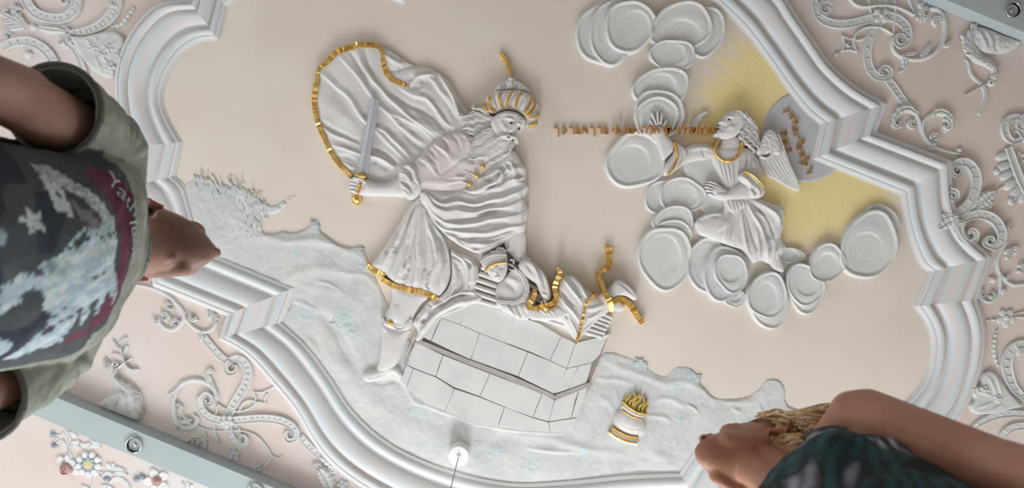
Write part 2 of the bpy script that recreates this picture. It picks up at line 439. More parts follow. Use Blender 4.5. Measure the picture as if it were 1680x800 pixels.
section([G2[0], (1480, 660), (1502, 638), (1517, 614), (1524, 585), (1524, 552), (1514, 525), H2[0]], [G2[1], (1545, 715), (1580, 675), (1603, 620), (1612, 585), (1616, 552), (1612, 520), H2[1]], 70)
section([H2[0], I2[0]], [H2[1], I2[1]], 2)
section([I2[0], (1505, 430), (1486, 378), J2[0]], [I2[1], (1585, 380), (1564, 330), J2[1]], 40)
section([J2[0], A2[0]], [J2[1], A2[1]], 2)
section([A2[0], B2[0]], [A2[1], B2[1]], 2)
section([B2[0], (1310, 175), (1260, 105), (1221, 54), (1185, 18), (1160, -2), (1110, -26), (1020, -50), (900, -58), (780, -52), D2[0]],
        [B2[1], (1410, 145), (1367, 110), (1335, 66), (1305, 22), (1285, -10), (1235, -55), (1150, -100), (1020, -135), (860, -148), D2[1]], 150)
section([D2[0], E2[0]], [D2[1], E2[1]], 2)
section([E2[0], (610, -12), (540, -44), (450, -30), F2[0]], [E2[1], (560, -120), (470, -140), (390, -120), F2[1]], 50)
section([F2[0], G1[0]], [F2[1], G1[1]], 2)
FP = [(0, -.5), (0, 2.5), (.035, 3.2), (.042, 5), (.09, 6.5), (.098, 5.2), (.108, 6.8), (.17, 9.2), (.215, 9.4), (.24, 8.2), (.262, 5.2), (.29, 3.2), (.325, 3.4), (.345, 4.4), (.352, 5.6), (.40, 8), (.46, 10.4), (.54, 12), (.61, 12.2), (.655, 10.8), (.69, 8.6), (.712, 8), (.722, 10), (.75, 13), (.79, 14.6), (.825, 14.2), (.845, 12), (.85, 9), (.885, 8.6), (.90, 9.6), (.93, 9.2), (.97, 7), (.985, 4), (1, -.5)]
V = []; Fc = []
for a, b in SECT:
    o = len(V); m = len(FP); n = len(a)
    if n == 2: n = 12; T = np.linspace(0, 1, n)[:, None]; a = a[:1]*(1-T)+a[1:]*T; b = b[:1]*(1-T)+b[1:]*T
    for i in range(n):
        for t, h in FP:
            q = a[i]*(1-t)+b[i]*t; k = 1-(h*S*0.5)/D*0
            V.append(((q[0]-840)*S*k, (q[1]-400)*S*k, ZC-h*S))
    for i in range(n-1):
        for j in range(m-1):
            c = o+i*m+j; Fc.append((c, c+1, c+m+1, c+m))
fr = link_mesh('trim_1', raw_mesh('trim_1', V, Fc), 'stucco_frame'); autosmooth(fr, 38); fr['kind'] = 'structure'
# pale blue and rose glazes brushed along the mouldings
tt_ = np.array([t for t, h in FP]); ws_ = np.array(lin((213, 213, 212))); bl_ = np.array(lin((198, 208, 212))); ro_ = np.array(lin((213, 203, 199)))
def glaze(t): b_ = np.exp(-((t-.16)/.05)**2)+np.exp(-((t-.36)/.04)**2)*.8+np.exp(-((t-.60)/.08)**2)*.8+np.exp(-((t-.80)/.05)**2)*.7; r_ = np.exp(-((t-.27)/.04)**2)+np.exp(-((t-.47)/.06)**2)*.9+np.exp(-((t-.71)/.03)**2)+np.exp(-((t-.88)/.03)**2)*.8; return np.clip(b_, 0, 1), np.clip(r_, 0, 1)
Vn = np.array(V); tv = np.tile(tt_, len(V)//len(FP)); gb, gr_ = glaze(tv); m_ = np.clip(.75+1.3*vnoise(Vn[:, 0]*333, Vn[:, 1]*333, 60), 0, 1)
cc = ws_*(1-(gb*m_)[:, None])+bl_*(gb*m_)[:, None]; cc = cc*(1-(gr_*(1.2-m_))[:, None])+ro_*(gr_*(1.2-m_))[:, None]
at = fr.data.color_attributes.new('Col', 'FLOAT_COLOR', 'POINT'); at.data.foreach_set('color', np.c_[np.clip(cc, 0, 1), np.ones(len(cc))].astype(np.float32).ravel())

# beige field inside the frame
inner = [tuple(q) for a, b in SECT for q in (a*0.93+b*0.07)[:-1]]
bm = bmesh.new(); vs = [bm.verts.new(((x-840)*S, (y-400)*S, ZC-0.004)) for x, y in inner]
f = bm.faces.new(vs); bmesh.ops.triangulate(bm, faces=[f]); me = bpy.data.meshes.new('field_panel'); bm.to_mesh(me); bm.free()
fp = link_mesh('field_panel', me, 'field', ce)
INNER = np.array(inner)

# sculpted landscape along the foot of the scene
def land_col(xs, ys, h, dd):
    n = vnoise(xs, ys, 26)+0.5*vnoise(xs, ys, 9)
    c = np.empty((len(xs), 4)); c[:, 3] = 1
    A = np.array(lin((208, 206, 203))); B = np.array(lin((203, 207, 207)))
    t = np.clip(0.5+n, 0, 1)[:, None]
    c[:, :3] = A*(1-t)+B*t
    # blue tinted growth
    bl = np.array(lin((192, 208, 210)))
    for (bx, by, r) in TUFTS:
        k = np.exp(-((xs-bx)**2+(ys-by)**2)/(r*r))*np.clip(0.7+1.2*vnoise(xs, ys, 5), 0, 1)
        c[:, :3] = c[:, :3]*(1-k[:, None])+bl*k[:, None]
    e = (1-sstep(dd, 0, 10))[:, None]*0.35; sand = np.array(lin((220, 208, 190)))
    c[:, :3] = c[:, :3]*(1-e)+sand*e
    return c
TUFTS = [(475, 333, 10), (455, 342, 12), (430, 330, 14), (488, 413, 11), (548, 435, 9), (594, 440, 10), (518, 375, 12), (545, 392, 10), (466, 385, 10), (590, 412, 10), (1050, 597, 13), (1134, 620, 14),
         (1108, 636, 13), (1160, 640, 10), (1115, 689, 10), (870, 761, 16), (958, 737, 9), (815, 738, 14), (680, 678, 12), (785, 692, 10), (565, 525, 18), (580, 545, 10), (350, 310, 20), (500, 520, 12), (560, 720, 8)]
GRASS = [(318, 292), (346, 298), (372, 300), (400, 302), (418, 318), (434, 332), (442, 345), (438, 365), (431, 382), (415, 392), (400, 394), (380, 388), (350, 372), (330, 340)]
land = [(312, 296), (322, 286), (345, 292), (362, 300), (392, 302), (412, 314), (436, 332), (450, 336), (466, 326), (472, 334), (456, 350), (437, 354), (430, 376), (444, 382), (462, 378), (480, 380), (496, 376), (510, 366), (520, 362), (527, 378), (543, 390), (556, 400), (575, 404), (592, 403), (602, 420),
        (650, 520), (740, 640), (860, 700), (960, 640), (984, 584), (1000, 576), (1016, 580), (1038, 588), (1058, 600), (1078, 613), (1094, 615), (1106, 603), (1126, 600), (1142, 610), (1154, 632), (1172, 650), (1198, 654), (1228, 648), (1246, 636), (1256, 622), (1276, 621), (1287, 632), (1290, 650), (1294, 664), (1330, 690), (1330, 790), (1200, 800),
        (1140, 795), (1112, 778), (1030, 780), (940, 790), (860, 795), (800, 789), (735, 772), (668, 746), (616, 712), (570, 666), (540, 620), (498, 580), (450, 540), (474, 482), (334, 424), (316, 360), (300, 306)]
def land_fn(X, Y, dd):
    h = 1.8*vnoise(X, Y, 60)+0.9*vnoise(X+50, Y, 24)
    g = inside(X, Y, np.array(GRASS, float))
    ang = X*0.94+Y*0.34
    h = h + np.where(g, 1.3*vnoise(X*1.6+Y*0.5, Y*0.35-X*0.1, 4)+0.9*vnoise(X*2.6+60, Y*0.7, 4), 0)
    for bx, by, r in TUFTS:
        k = np.exp(-((X-bx)**2+(Y-by)**2)/(r*r)); h = h + k*(1.2*vnoise(X, Y, 3.6)+0.5)
    # deep dip left of the boot and the swell in front of the altar
    return h
LS = [([(596, 440), (560, 446), (520, 440), (480, 452), (452, 470)], 9, 1.8), ([(602, 425), (560, 405), (520, 395), (470, 395), (430, 388), (400, 390)], 7, 2.4), ([(440, 350), (470, 372), (500, 385)], 6, 1.2),
      ([(520, 510), (545, 535), (562, 560), (578, 590), (592, 610)], 9, -3.2), ([(500, 470), (560, 480), (600, 500)], 8, 1.2), ([(520, 460), (540, 466), (560, 476)], 2.4, 1.4), ([(500, 560), (560, 600), (600, 650), (660, 690)], 14, 2.0),
      ([(640, 619), (655, 622), (666, 640), (680, 660), (705, 667), (740, 680), (775, 693), (820, 703), (870, 709), (930, 710)], 3.6, 2.6, 'l'), ([(600, 622), (625, 628), (645, 624), (660, 632)], 5, -3.0),
      ([(640, 650), (700, 690), (780, 715), (880, 722), (960, 715)], 12, -1.0), ([(840, 712), (900, 718), (960, 735), (1000, 742), (1040, 740)], 7, 1.6), ([(860, 735), (910, 740), (950, 742)], 3, 1.6, 'l'),
      ([(985, 590), (1010, 598), (1050, 615), (1090, 628), (1130, 628), (1165, 650), (1180, 668)], 6, 1.5), ([(970, 620), (1010, 622), (1040, 632)], 4, 1.3), ([(980, 650), (1000, 660), (1010, 680)], 5, 1.0),
      ([(1070, 655), (1100, 654), (1130, 668)], 4, 1.5), ([(1060, 680), (1090, 684), (1100, 694)], 4, 1.5), ([(1126, 662), (1140, 668), (1146, 676)], 2, 2), ([(1180, 655), (1215, 660), (1245, 655)], 5, 1.6), ([(1200, 668), (1215, 676)], 3, 1.5), ([(1246, 660), (1250, 676), (1258, 684)], 3, 1.3),
      ([(500, 545), (520, 560), (530, 590)], 6, -1.5), ([(1060, 745), (1090, 750), (1100, 770)], 8, 1.2), ([(470, 490), (500, 500), (520, 512)], 4, 1.4), ([(555, 445), (600, 452), (620, 470)], 4, 1.5)]
ld = relief('landscape_relief', land, 'landscape_stucco', None, H=1.8, R=26, base=1.8, edge=4, floor_=1.45, strokes=LS, res=1.7, fn=land_fn, nz=(0.45, 6), colfn=land_col, step=6)
tag(ld, 'pale rocky hillside in low relief with blue-tinted bushes, running below the whole scene', 'relief')
# grass blades growing over the top-left bank
rr = random.Random(4); items = []
for i in range(120):
    while True:
        x, y = rr.uniform(318, 442), rr.uniform(290, 392)
        if inside(np.array([x]), np.array([y]), np.array(GRASS, float))[0]: break
    L_ = rr.uniform(9, 17); a = math.radians(rr.uniform(-118, -88)); b = a+rr.uniform(-.4, .4)
    items.append((([(x, y), (x+math.cos(a)*L_*.5, y+math.sin(a)*L_*.5), (x+math.cos(b)*L_, y+math.sin(b)*L_)], [2.2, 1.8, .7], 1.2), dict(prof='ridge', h0=2.6, step=4)))
for x, y, a, L_ in [(346, 300, -115, 24), (392, 304, -125, 20), (404, 303, -120, 22), (464, 330, -35, 22), (470, 333, -60, 10), (430, 326, -100, 16), (366, 302, -118, 18), (418, 314, -110, 16), (330, 290, -100, 16)]:
    a = math.radians(a); items.append((([(x, y), (x+math.cos(a)*L_*.5, y+math.sin(a)*L_*.5), (x+math.cos(a+.25)*L_, y+math.sin(a+.25)*L_)], [2.4, 1.6, .8], 1.5), dict(prof='ridge', h0=.6, step=4)))
gr = sweeps('grass_blades', items, 'landscape_plain' if 'landscape_plain' in M else 'stucco_white', None)
gr['kind'] = 'stuff'; tag(gr, 'stucco reeds and grass at the far left of the hillside', 'grass')
# blue leaf plants on the hillside
def leafplant(x, y, n, L_, a0, a1, label, seed, cat='plant', curl=.5, wd=4.0):
    e = empty('hillside_plant', x, y, 2, label, cat); r = random.Random(seed)
    for i in range(n):
        a = math.radians(a0+(a1-a0)*i/max(1, n-1)+r.uniform(-8, 8)); l = L_*r.uniform(.7, 1.1); c = curl*r.choice((-1, 1))
        sweep('leaf', [(x, y), (x+math.cos(a)*l*.5, y+math.sin(a)*l*.5), (x+math.cos(a+c)*l, y+math.sin(a+c)*l)], [2, wd, 1.2], 1.5, 'leaf_blue', e, prof='leaf', h0=2.0)
    return e
leafplant(566, 540, 10, 30, -160, 40, 'blue-tinted leafy bush on the hillside left of the patriarch\'s boot', 3, wd=5)
leafplant(680, 680, 5, 15, 150, 350, 'small blue sprig below the first stone course corner', 5)
leafplant(708, 664, 5, 8, 150, 380, 'tiny sprig on the ground line left of the altar foot', 6, wd=2.5)
leafplant(790, 694, 5, 11, 190, 360, 'small tuft on the ground line under the altar', 8, wd=3)
leafplant(815, 742, 8, 13, 170, 370, 'low blue plant just above the frame beside the pendant lamp', 9)
leafplant(870, 764, 9, 15, 170, 370, 'wide low bush on the ground beside the lower frame', 10)
leafplant(958, 738, 4, 9, 200, 340, 'tiny blue sprig between altar and fire pot', 11, wd=2.6)
leafplant(1114, 692, 8, 11, 180, 370, 'round bush on the slope right of the fire pot', 12)
leafplant(1108, 638, 12, 13, 0, 330, 'blue bush on the slope above the fire pot', 13)
leafplant(1138, 622, 14, 15, 0, 330, 'blue bush on the hilltop right of the fire pot', 14)
leafplant(1052, 598, 10, 13, 180, 380, 'blue bush at the crest above the fire pot', 15)
leafplant(488, 414, 9, 9, 0, 330, 'small round bush on the left hill', 16, wd=3)
leafplant(596, 442, 11, 12, 0, 330, 'flower-like bush beside the lower edge of the gold-hemmed skirt', 17, wd=3)
leafplant(516, 372, 8, 12, -150, -20, 'tuft of grass on the sharp left hilltop', 18, wd=3)
leafplant(590, 412, 7, 10, -150, -20, 'tuft at the right end of the left hill crest', 19, wd=3)
leafplant(466, 388, 7, 10, -150, -20, 'tuft in the saddle of the left hill', 20, wd=3)
# ------------------------------------------------------------------ the patriarch
abr = empty('patriarch_relief', 740, 330, 0, 'stucco relief of a bearded man in a gold-striped turban, cape billowing behind him', 'relief')
def hem_ripple(lam, a, ph=0):
    def tri(x): x = x % 1.0; return (x/.35 if x < .35 else (1-x)/.65)*2-1
    return lambda s, L: a*tri(s/lam+ph+.38*math.sin(s/lam*1.9+ph))*(.65+.35*math.sin(s*.13+ph))+a*.25*tri(s/lam*2.63+ph*2)
PROF['ribbon'] = [(-1, 0), (-1, .7), (-.96, 1), (.96, 1), (1, .7), (1, 0)]
def dents(strokes, seed, per=3, depth=2.2, off=6, wd=(2.2, 3.6), ln=(.2, .45)):
    """scooped hollows of the modelling tool beside the main folds"""
    r = random.Random(seed); out = list(strokes)
    for s in strokes:
        if s[2] < 2: continue
        P = crom(s[0], step=3) if len(s[0]) > 2 else np.array(s[0], float)
        n = len(P)
        if n < 8: continue
        T = np.gradient(P, axis=0); T /= (np.linalg.norm(T, axis=1, keepdims=True)+1e-9)
        for k in range(per):
            l = int(n*r.uniform(*ln)); a = r.randint(0, max(0, n-l-1)); o = r.choice((-1, 1))*r.uniform(.6, 1.1)*off; dv = r.uniform(-.25, .25)
            q = [tuple(P[i]+np.array([-T[i][1], T[i][0]])*(o+dv*(i-a))) for i in (a, a+l//2, min(n-1, a+l))]
            out.append((q, r.uniform(*wd), r.choice((-1, -1, -.8))*depth*r.uniform(.6, 1.1)))
    return out
cape = [(575, 288), (562, 275), (547, 256), (537, 237), (529, 220), (522, 200), (517, 172), (517, 152), (521, 130), (523, 114), (539, 99), (550, 86), (567, 79), (581, 73), (597, 71), (612, 72), (626, 76), (645, 84), (669, 101), (684, 107), (699, 108), (722, 119), (737, 132), (750, 153), (762, 172), (773, 188), (782, 215), (770, 260), (700, 310), (660, 322), (620, 320), (596, 300)]
CS = [([(520, 116), (546, 140), (566, 157), (599, 196), (640, 240), (672, 268)], 4, 4.5, 'l'), ([(553, 90), (584, 125), (606, 153), (650, 200), (700, 245)], 3.6, 4.2, 'l'), ([(571, 82), (586, 105), (600, 130), (607, 146)], 3.2, -3.6, 'r'),
      ([(582, 78), (592, 104), (604, 124), (622, 146), (650, 173), (690, 205), (730, 236)], 4.2, 6, 'l'), ([(598, 78), (602, 100), (612, 120), (626, 140)], 3.5, -2.2), ([(622, 142), (648, 160), (672, 172), (700, 186), (735, 215)], 3.6, -3.2), ([(655, 145), (680, 158), (705, 170), (725, 195), (748, 216)], 4, 5, 'l'),
      ([(632, 92), (646, 100), (662, 108)], 4, 3), ([(636, 118), (655, 116), (680, 110), (700, 110)], 4, -2.5, 's'), ([(672, 142), (684, 128), (700, 124), (716, 122)], 2.6, 4.5), ([(700, 125), (716, 140), (736, 172), (756, 208)], 4.5, 4.5, 'l'), ([(722, 120), (738, 150), (752, 185), (766, 212)], 4, 5, 'l'),
      ([(702, 158), (722, 182), (742, 208)], 3, -3.6), ([(722, 150), (738, 176), (756, 208)], 2.6, -3.6), ([(738, 138), (752, 170), (768, 205)], 3, -2), ([(522, 196), (545, 214), (575, 228), (592, 236)], 4, -3), ([(536, 236), (560, 243), (590, 254), (620, 262), (650, 278)], 3, 4, 'l'), ([(530, 212), (556, 224), (592, 238)], 3, 3.0),
      ([(552, 258), (570, 260), (586, 268)], 4, -2.2), ([(560, 268), (575, 274), (590, 276)], 2.6, 2.6), ([(616, 207), (634, 218), (652, 238), (670, 256), (682, 266)], 4, 5.5, 'l'), ([(609, 241), (630, 252), (645, 262), (658, 271)], 2.6, -3.8), ([(604, 257), (630, 264), (652, 277)], 3, 3.6), ([(664, 206), (668, 222), (684, 238), (702, 250)], 4, -2.6),
      ([(670, 168), (690, 196), (712, 214), (735, 228)], 6, 2.5), ([(540, 110), (560, 160), (590, 200), (610, 215)], 9, -1.6), ([(640, 188), (664, 196), (690, 210), (712, 232)], 4, 3.8, 'l'), ([(520, 150), (560, 190), (600, 214)], 12, 1.6), ([(602, 285), (630, 296), (655, 290)], 7, -2.5), ([(672, 150), (695, 150), (712, 158)], 8, 2)]
cp = relief('cape', cape, 'stucco_white', abr, H=4, R=18, base=5, edge=1.6, strokes=dents(CS, 1, 2, 2.0, 8, (3, 5.5), (.15, .35)), res=1.25, warp=2.5, nz=(.25, 9), hb=4)
sweep('gold_hem', [(577, 290), (562, 275), (547, 256), (537, 237), (529, 220), (521, 199), (516, 172), (517, 152), (521, 131), (522, 114)], [7.5, 8, 8, 7.5, 8, 8, 8.5, 8.5, 8, 4], 2.2, 'gilt', abr, prof='ribbon', h0=8, ripple=hem_ripple(15, 1.5), hbase=0, sharp=18)
sweep('gold_hem', [(522, 114), (539, 99), (550, 87), (567, 80), (580, 77), (584, 73), (597, 74), (612, 74), (624, 80), (629, 91), (629, 101), (631, 112), (638, 125), (652, 135), (671, 141)], [4, 8.5, 9, 9, 8, 8, 8.5, 8.5, 6, 8.5, 8.5, 8.5, 9, 9, 6], 2.4, 'gilt', abr, prof='ribbon', h0=8, ripple=hem_ripple(15, 1.5, .3), hbase=0, sharp=18)
# torso in a puffed jacket
tor = [(668, 286), (676, 268), (686, 256), (700, 243), (711, 233), (724, 223), (740, 217), (757, 215), (776, 222), (800, 232), (830, 240), (838, 262), (812, 282), (790, 300), (760, 316), (700, 320), (676, 312)]
TS = [([(700, 243), (712, 252), (716, 262)], 3, -2.2), ([(711, 236), (726, 246), (736, 256), (740, 268)], 3.5, 3.2, 'l'), ([(724, 226), (735, 236), (738, 248)], 2.6, -2.6), ([(737, 218), (752, 232), (757, 250)], 3, -1.8), ([(686, 258), (702, 268), (716, 285), (722, 292)], 5, 3, 'l'), ([(700, 252), (716, 272), (720, 290)], 2.6, -2), ([(756, 216), (770, 234), (772, 252)], 4, 2.2), ([(740, 262), (770, 270), (790, 272)], 8, 2),
      ([(718, 292), (740, 276), (760, 262), (776, 258)], 3, -1.4), ([(746, 290), (764, 291), (770, 286)], 3, 2), ([(690, 300), (730, 300), (766, 296)], 7, 2)]
relief('jacket', tor, 'stucco_pinkish', abr, H=9, R=26, base=9, edge=2, strokes=dents(TS, 6, 2, 1.6, 5), res=1.2, hb=10)
for i, (x, y) in enumerate(((792, 273), (781.5, 287.5), (770, 302))):
    dome('gold_button', x, y, 4.2, 3.8, H=3.2, h0=22, hbase=15, mat='gilt', parent=abr, lobes=5, la=.12)
    sweep('button_loop', [(x-3, y-1), (x-14, y-6), (x-20, y-9)], .8, .5, 'stucco_white', abr, h0=18.6, hbase=15)
# forearm, puffed cuff, fist
relief('forearm', [(592, 296), (602, 293), (618, 298), (636, 298), (652, 290), (662, 285), (672, 300), (668, 322), (640, 322), (600, 321), (590, 314)], 'stucco_white', abr, H=9, R=14, base=9, edge=1.6, res=1.25, hb=8)
CUF = [([(660, 275), (672, 280), (678, 296)], 2.6, -2.6), ([(668, 270), (682, 284), (684, 300)], 2.6, 3.2, 's'), ([(654, 285), (668, 288), (676, 304)], 2.5, 3, 's'), ([(656, 300), (668, 302), (680, 318)], 2.4, -2.6), ([(658, 312), (666, 314), (674, 326)], 2.4, 3, 's'), ([(655, 296), (664, 306), (676, 316)], 2.2, 3, 's'), ([(676, 270), (674, 290), (688, 304)], 2.2, -2), ([(682, 296), (690, 304), (684, 318)], 2.4, 2.5)]
relief('jacket_cuff', [(653, 282), (656, 273), (664, 268), (676, 267), (685, 273), (687, 284), (693, 297), (694, 312), (688, 322), (678, 329), (668, 327), (661, 318), (655, 304)], 'stucco_white', abr, H=8, R=12, base=13, edge=2, strokes=CUF, res=1.0, nz=(.7, 4), hb=12)
relief('fist', [(572, 300), (573, 293), (579, 289), (588, 290), (600, 294), (608, 304), (606, 316), (596, 321), (584, 321), (577, 316), (571, 308)], 'stucco_white', abr, H=9, R=10, base=8, edge=1.6, res=1.0, hb=9,
       strokes=[([(572, 297), (580, 300), (588, 300)], 1.3, -2.4), ([(571, 303), (579, 306), (587, 306)], 1.3, -2.4), ([(573, 310), (580, 312), (586, 312)], 1.3, -2.4), ([(582, 291), (592, 297), (600, 305)], 3.4, 2.2)])
for i, y in enumerate((293.5, 299.5, 305.5, 311.5)):
    sweep('finger', [(590, y+3), (582, y+1.5), (574.5, y+(1, 0, 0, 1)[i]), (572.5, y+3)], [5, 5.4, 5, 3.6], 3.4, 'stucco_white', abr, prof='round', h0=14, hbase=4, taper=(0, 4))
sweep('thumb', [(600, 300), (592, 294), (584, 293), (578, 291)], [7, 6.4, 5.4, 4], 4.5, 'stucco_white', abr, prof='round', h0=15, hbase=6, taper=(0, 4))
# sword in the raised hand
sw = empty('sword', 590, 300, 10, 'grey stucco sword with gilt hilt held upright in front of the cape', 'sword')
P_BL = [(-1, 0), (-1, .55), (-.5, .75), (-.12, 1), (.0, .84), (.12, 1), (.5, .75), (1, .55), (1, 0)]
sweep('blade', [(594.5, 284), (603, 235), (611, 190), (615.5, 163)], [17, 15.5, 14.5, 13.5], 5, 'silver_grey', sw, prof=P_BL, h0=13, hbase=4, sharp=35)
sweep('cross_guard', [(582, 286), (591, 287.5), (600.5, 290)], [5, 7.5, 7], 4, 'gilt', sw, prof='round', h0=19, hbase=8, taper=(3, 3))
sweep('grip', [(591, 301), (589, 309), (585.5, 317)], [5.5, 6.5, 5], 4, 'gilt', sw, prof='round', h0=18, hbase=8, ripple=lambda s, L: 1.1*math.sin(s*1.9), wmod=lambda t: 1+.12*math.sin(t*26))
dome('pommel', 584, 326.5, 8.4, 8.2, H=8, h0=9, hbase=0, mat='gilt', parent=sw, lobes=8, la=.05, nu=32)
dome('pommel_knob', 583.5, 335, 2.4, 2.2, H=3, h0=9, hbase=0, mat='gilt', parent=sw)
# waist robe
robe = [(688, 314), (700, 309), (730, 312), (758, 309), (780, 290), (798, 278), (822, 262), (836, 248), (846, 247), (855, 262), (864, 275), (863, 294), (868, 308), (862, 325), (868, 342), (865, 362), (861, 382), (840, 391), (815, 408), (790, 417), (768, 411), (748, 400), (730, 386), (712, 368), (698, 344), (688, 328)]
RS = [([(690, 317), (715, 327), (745, 333), (790, 334), (830, 322), (866, 305)], 3.6, 5, 'L'), ([(694, 322), (720, 340), (750, 348), (800, 346), (840, 334), (866, 322)], 4, 4.5, 'L'), ([(758, 313), (790, 310), (820, 293), (842, 276), (856, 268)], 4, 5, 'L'), ([(784, 298), (804, 284), (820, 280), (826, 292), (818, 300)], 4, 4), ([(790, 318), (820, 308), (850, 292), (862, 286)], 3.4, 4, 'L'),
      ([(696, 330), (718, 354), (745, 366), (790, 366), (835, 356), (866, 344)], 4, 5, 'L'), ([(700, 340), (724, 368), (750, 381), (795, 383), (840, 372), (865, 362)], 3.6, 4.6, 'L'), ([(712, 362), (740, 388), (770, 400), (810, 398), (842, 384)], 4, 4.4, 'L'), ([(735, 386), (760, 404), (790, 411), (825, 400)], 3, 3), ([(838, 262), (846, 280), (846, 298)], 3, 3.4),
      ([(735, 340), (780, 341), (820, 334)], 2.6, -3.6), ([(725, 360), (780, 359), (840, 348)], 2.6, -3.6), ([(735, 375), (780, 375), (835, 366)], 2.6, -3.6), ([(745, 394), (790, 392), (835, 380)], 2.6, -3.6), ([(780, 325), (820, 316), (858, 300)], 2.6, -3.2), ([(824, 270), (834, 284), (830, 300)], 3, -3), ([(700, 322), (715, 334), (740, 342)], 2.4, -3), ([(850, 310), (858, 340), (852, 375)], 4, 1.8), ([(706, 350), (722, 372), (742, 388)], 2.2, -3), ([(756, 316), (790, 318), (812, 306)], 2.2, -2.6)]
relief('waist_robe', robe, 'stucco_white', abr, H=10, R=24, base=11, edge=2, strokes=dents(RS, 2, 5, 3.0, 5, (2.2, 4.4), (.12, .35)), res=1.1, warp=4, nz=(.35, 8), hb=13)
# skirt of the tunic
skirt = [(689, 320), (676, 332), (664, 350), (650, 374), (634, 398), (620, 418), (606, 436), (618, 444), (630, 450), (648, 465), (678, 477), (700, 481), (717, 488), (732, 474), (740, 450), (738, 415), (726, 385), (708, 355), (697, 335)]
SS = [([(690, 326), (672, 352), (650, 392), (628, 440)], 4, 5, 'l'), ([(690, 328), (668, 370), (650, 412), (636, 452)], 2.4, -4.2), ([(692, 330), (678, 362), (664, 402), (652, 450), (646, 464)], 4, 5.5, 'l'), ([(693, 334), (686, 370), (676, 412), (668, 450), (660, 468)], 2.6, -4), ([(694, 336), (690, 380), (686, 420), (680, 462)], 4.4, 5, 'l'), ([(696, 342), (700, 380), (698, 420), (692, 476)], 3, -3.6), ([(700, 350), (712, 390), (716, 430), (702, 470)], 4.6, 5, 'l'),
      ([(706, 362), (722, 392), (728, 425), (722, 462)], 3, -4), ([(712, 366), (732, 400), (736, 440), (728, 470)], 3.6, 4.6), ([(650, 385), (644, 400), (638, 420)], 3, 2.6), ([(672, 420), (664, 440), (656, 458)], 3, 3), ([(704, 440), (698, 462), (704, 476)], 3.4, 3), ([(686, 440), (680, 466)], 3, 2)]
relief('tunic_skirt', skirt, 'stucco_white', abr, H=7, R=16, base=9, edge=1.6, strokes=dents(SS, 3, 5, 2.8, 5, (2.0, 3.4), (.25, .5)), res=1.1, warp=3, nz=(.3, 6), hb=10)
sweep('gold_hem', [(602, 434), (610, 440), (620, 446), (631, 452)], [7, 9, 9, 7], 2.4, 'gilt', abr, prof='ribbon', h0=12, ripple=hem_ripple(9, 1.5), hbase=0, sharp=18)
sweep('gold_hem', [(624, 455), (636, 463), (648, 469), (662, 472), (676, 476), (690, 478), (704, 483), (718, 490)], [8, 9, 8, 8.5, 9, 8, 9, 6], 2.4, 'gilt', abr, prof='ribbon', h0=13, ripple=hem_ripple(10, 1.7, .2), hbase=0, sharp=18)
low = [(738, 408), (752, 414), (768, 418), (779, 426), (786, 440), (787, 455), (782, 468), (783, 480), (792, 486), (788, 497), (774, 500), (758, 508), (740, 514), (722, 524), (708, 536), (698, 548), (688, 560), (680, 557), (684, 542), (676, 528), (690, 508), (704, 492), (718, 486), (732, 474), (740, 450)]
LW = [([(740, 412), (760, 430), (768, 450), (764, 470)], 4, 4.5, 'l'), ([(742, 430), (748, 455), (742, 478), (728, 500)], 4, 5, 'L'), ([(758, 418), (776, 436), (780, 456), (772, 474)], 3.4, 4), ([(752, 440), (758, 462), (750, 484)], 2.8, -4), ([(786, 486), (760, 494), (730, 506), (704, 524), (690, 548)], 3.6, 5, 'l'), ([(776, 478), (750, 486), (722, 500), (700, 516)], 2.6, -4), ([(782, 474), (756, 480), (730, 492), (706, 506)], 3, 4.6), ([(770, 500), (740, 508), (712, 524), (694, 540)], 2, -3), ([(736, 444), (734, 466), (722, 484)], 2.6, -3), ([(704, 498), (694, 514), (684, 530)], 3, 3)]
relief('robe_tail', low, 'stucco_white', abr, H=7, R=12, base=7, edge=2, strokes=dents(LW, 4, 6, 3.2, 5, (2, 4), (.15, .4)), res=1.0, warp=4, nz=(.4, 5), hb=8)
for q in ([(690, 515), (688, 535), (676, 560), (668, 580)], [(700, 530), (690, 552), (678, 572), (664, 600)], [(730, 512), (700, 530), (692, 556), (684, 566)]):
    sweep('cloth_strand', q, [5, 4, 3, 1.5], 3.5, 'stucco_white', abr, prof='ridge', h0=5, hbase=0)
# leg and boot
relief('knee', [(646, 466), (642, 486), (638, 502), (632, 514), (628, 530), (634, 538), (660, 545), (674, 540), (680, 520), (692, 500), (704, 488), (690, 474)], 'stucco_white', abr, H=9, R=20, base=6, edge=2, res=1.3, hb=7, strokes=[([(652, 500), (650, 515), (648, 528)], 7, 2)])
relief('boot_shaft', [(627, 530), (650, 537), (674, 538), (668, 556), (660, 578), (652, 598), (640, 612), (624, 612), (617, 606), (621, 588), (625, 560)], 'stucco_white', abr, H=9, R=20, base=5, edge=2, res=1.3, hb=6, strokes=[([(632, 545), (629, 575), (624, 600)], 5, 1.8), ([(655, 545), (648, 575), (640, 600)], 8, 1.2)])
relief('boot_foot', [(618, 603), (606, 605), (597, 610), (594, 617), (597, 624), (605, 627), (614, 625), (626, 621), (640, 616), (650, 617), (656, 623), (662, 616), (654, 600), (640, 596)], 'stucco_white', abr, H=8, R=12, base=4, edge=1.5, res=1.2, hb=6, strokes=[([(598, 622), (612, 622), (640, 613)], 1.6, 1.8)])
gt = sweep('garter', [(627, 520), (632, 528), (642, 531), (656, 533), (668, 530), (674, 522)], [5, 6, 6, 7, 6, 3], 4, 'stucco_pinkish', abr, prof='leaf', h0=11, hbase=4, wmod=lambda t: 1+.3*math.sin(t*40))
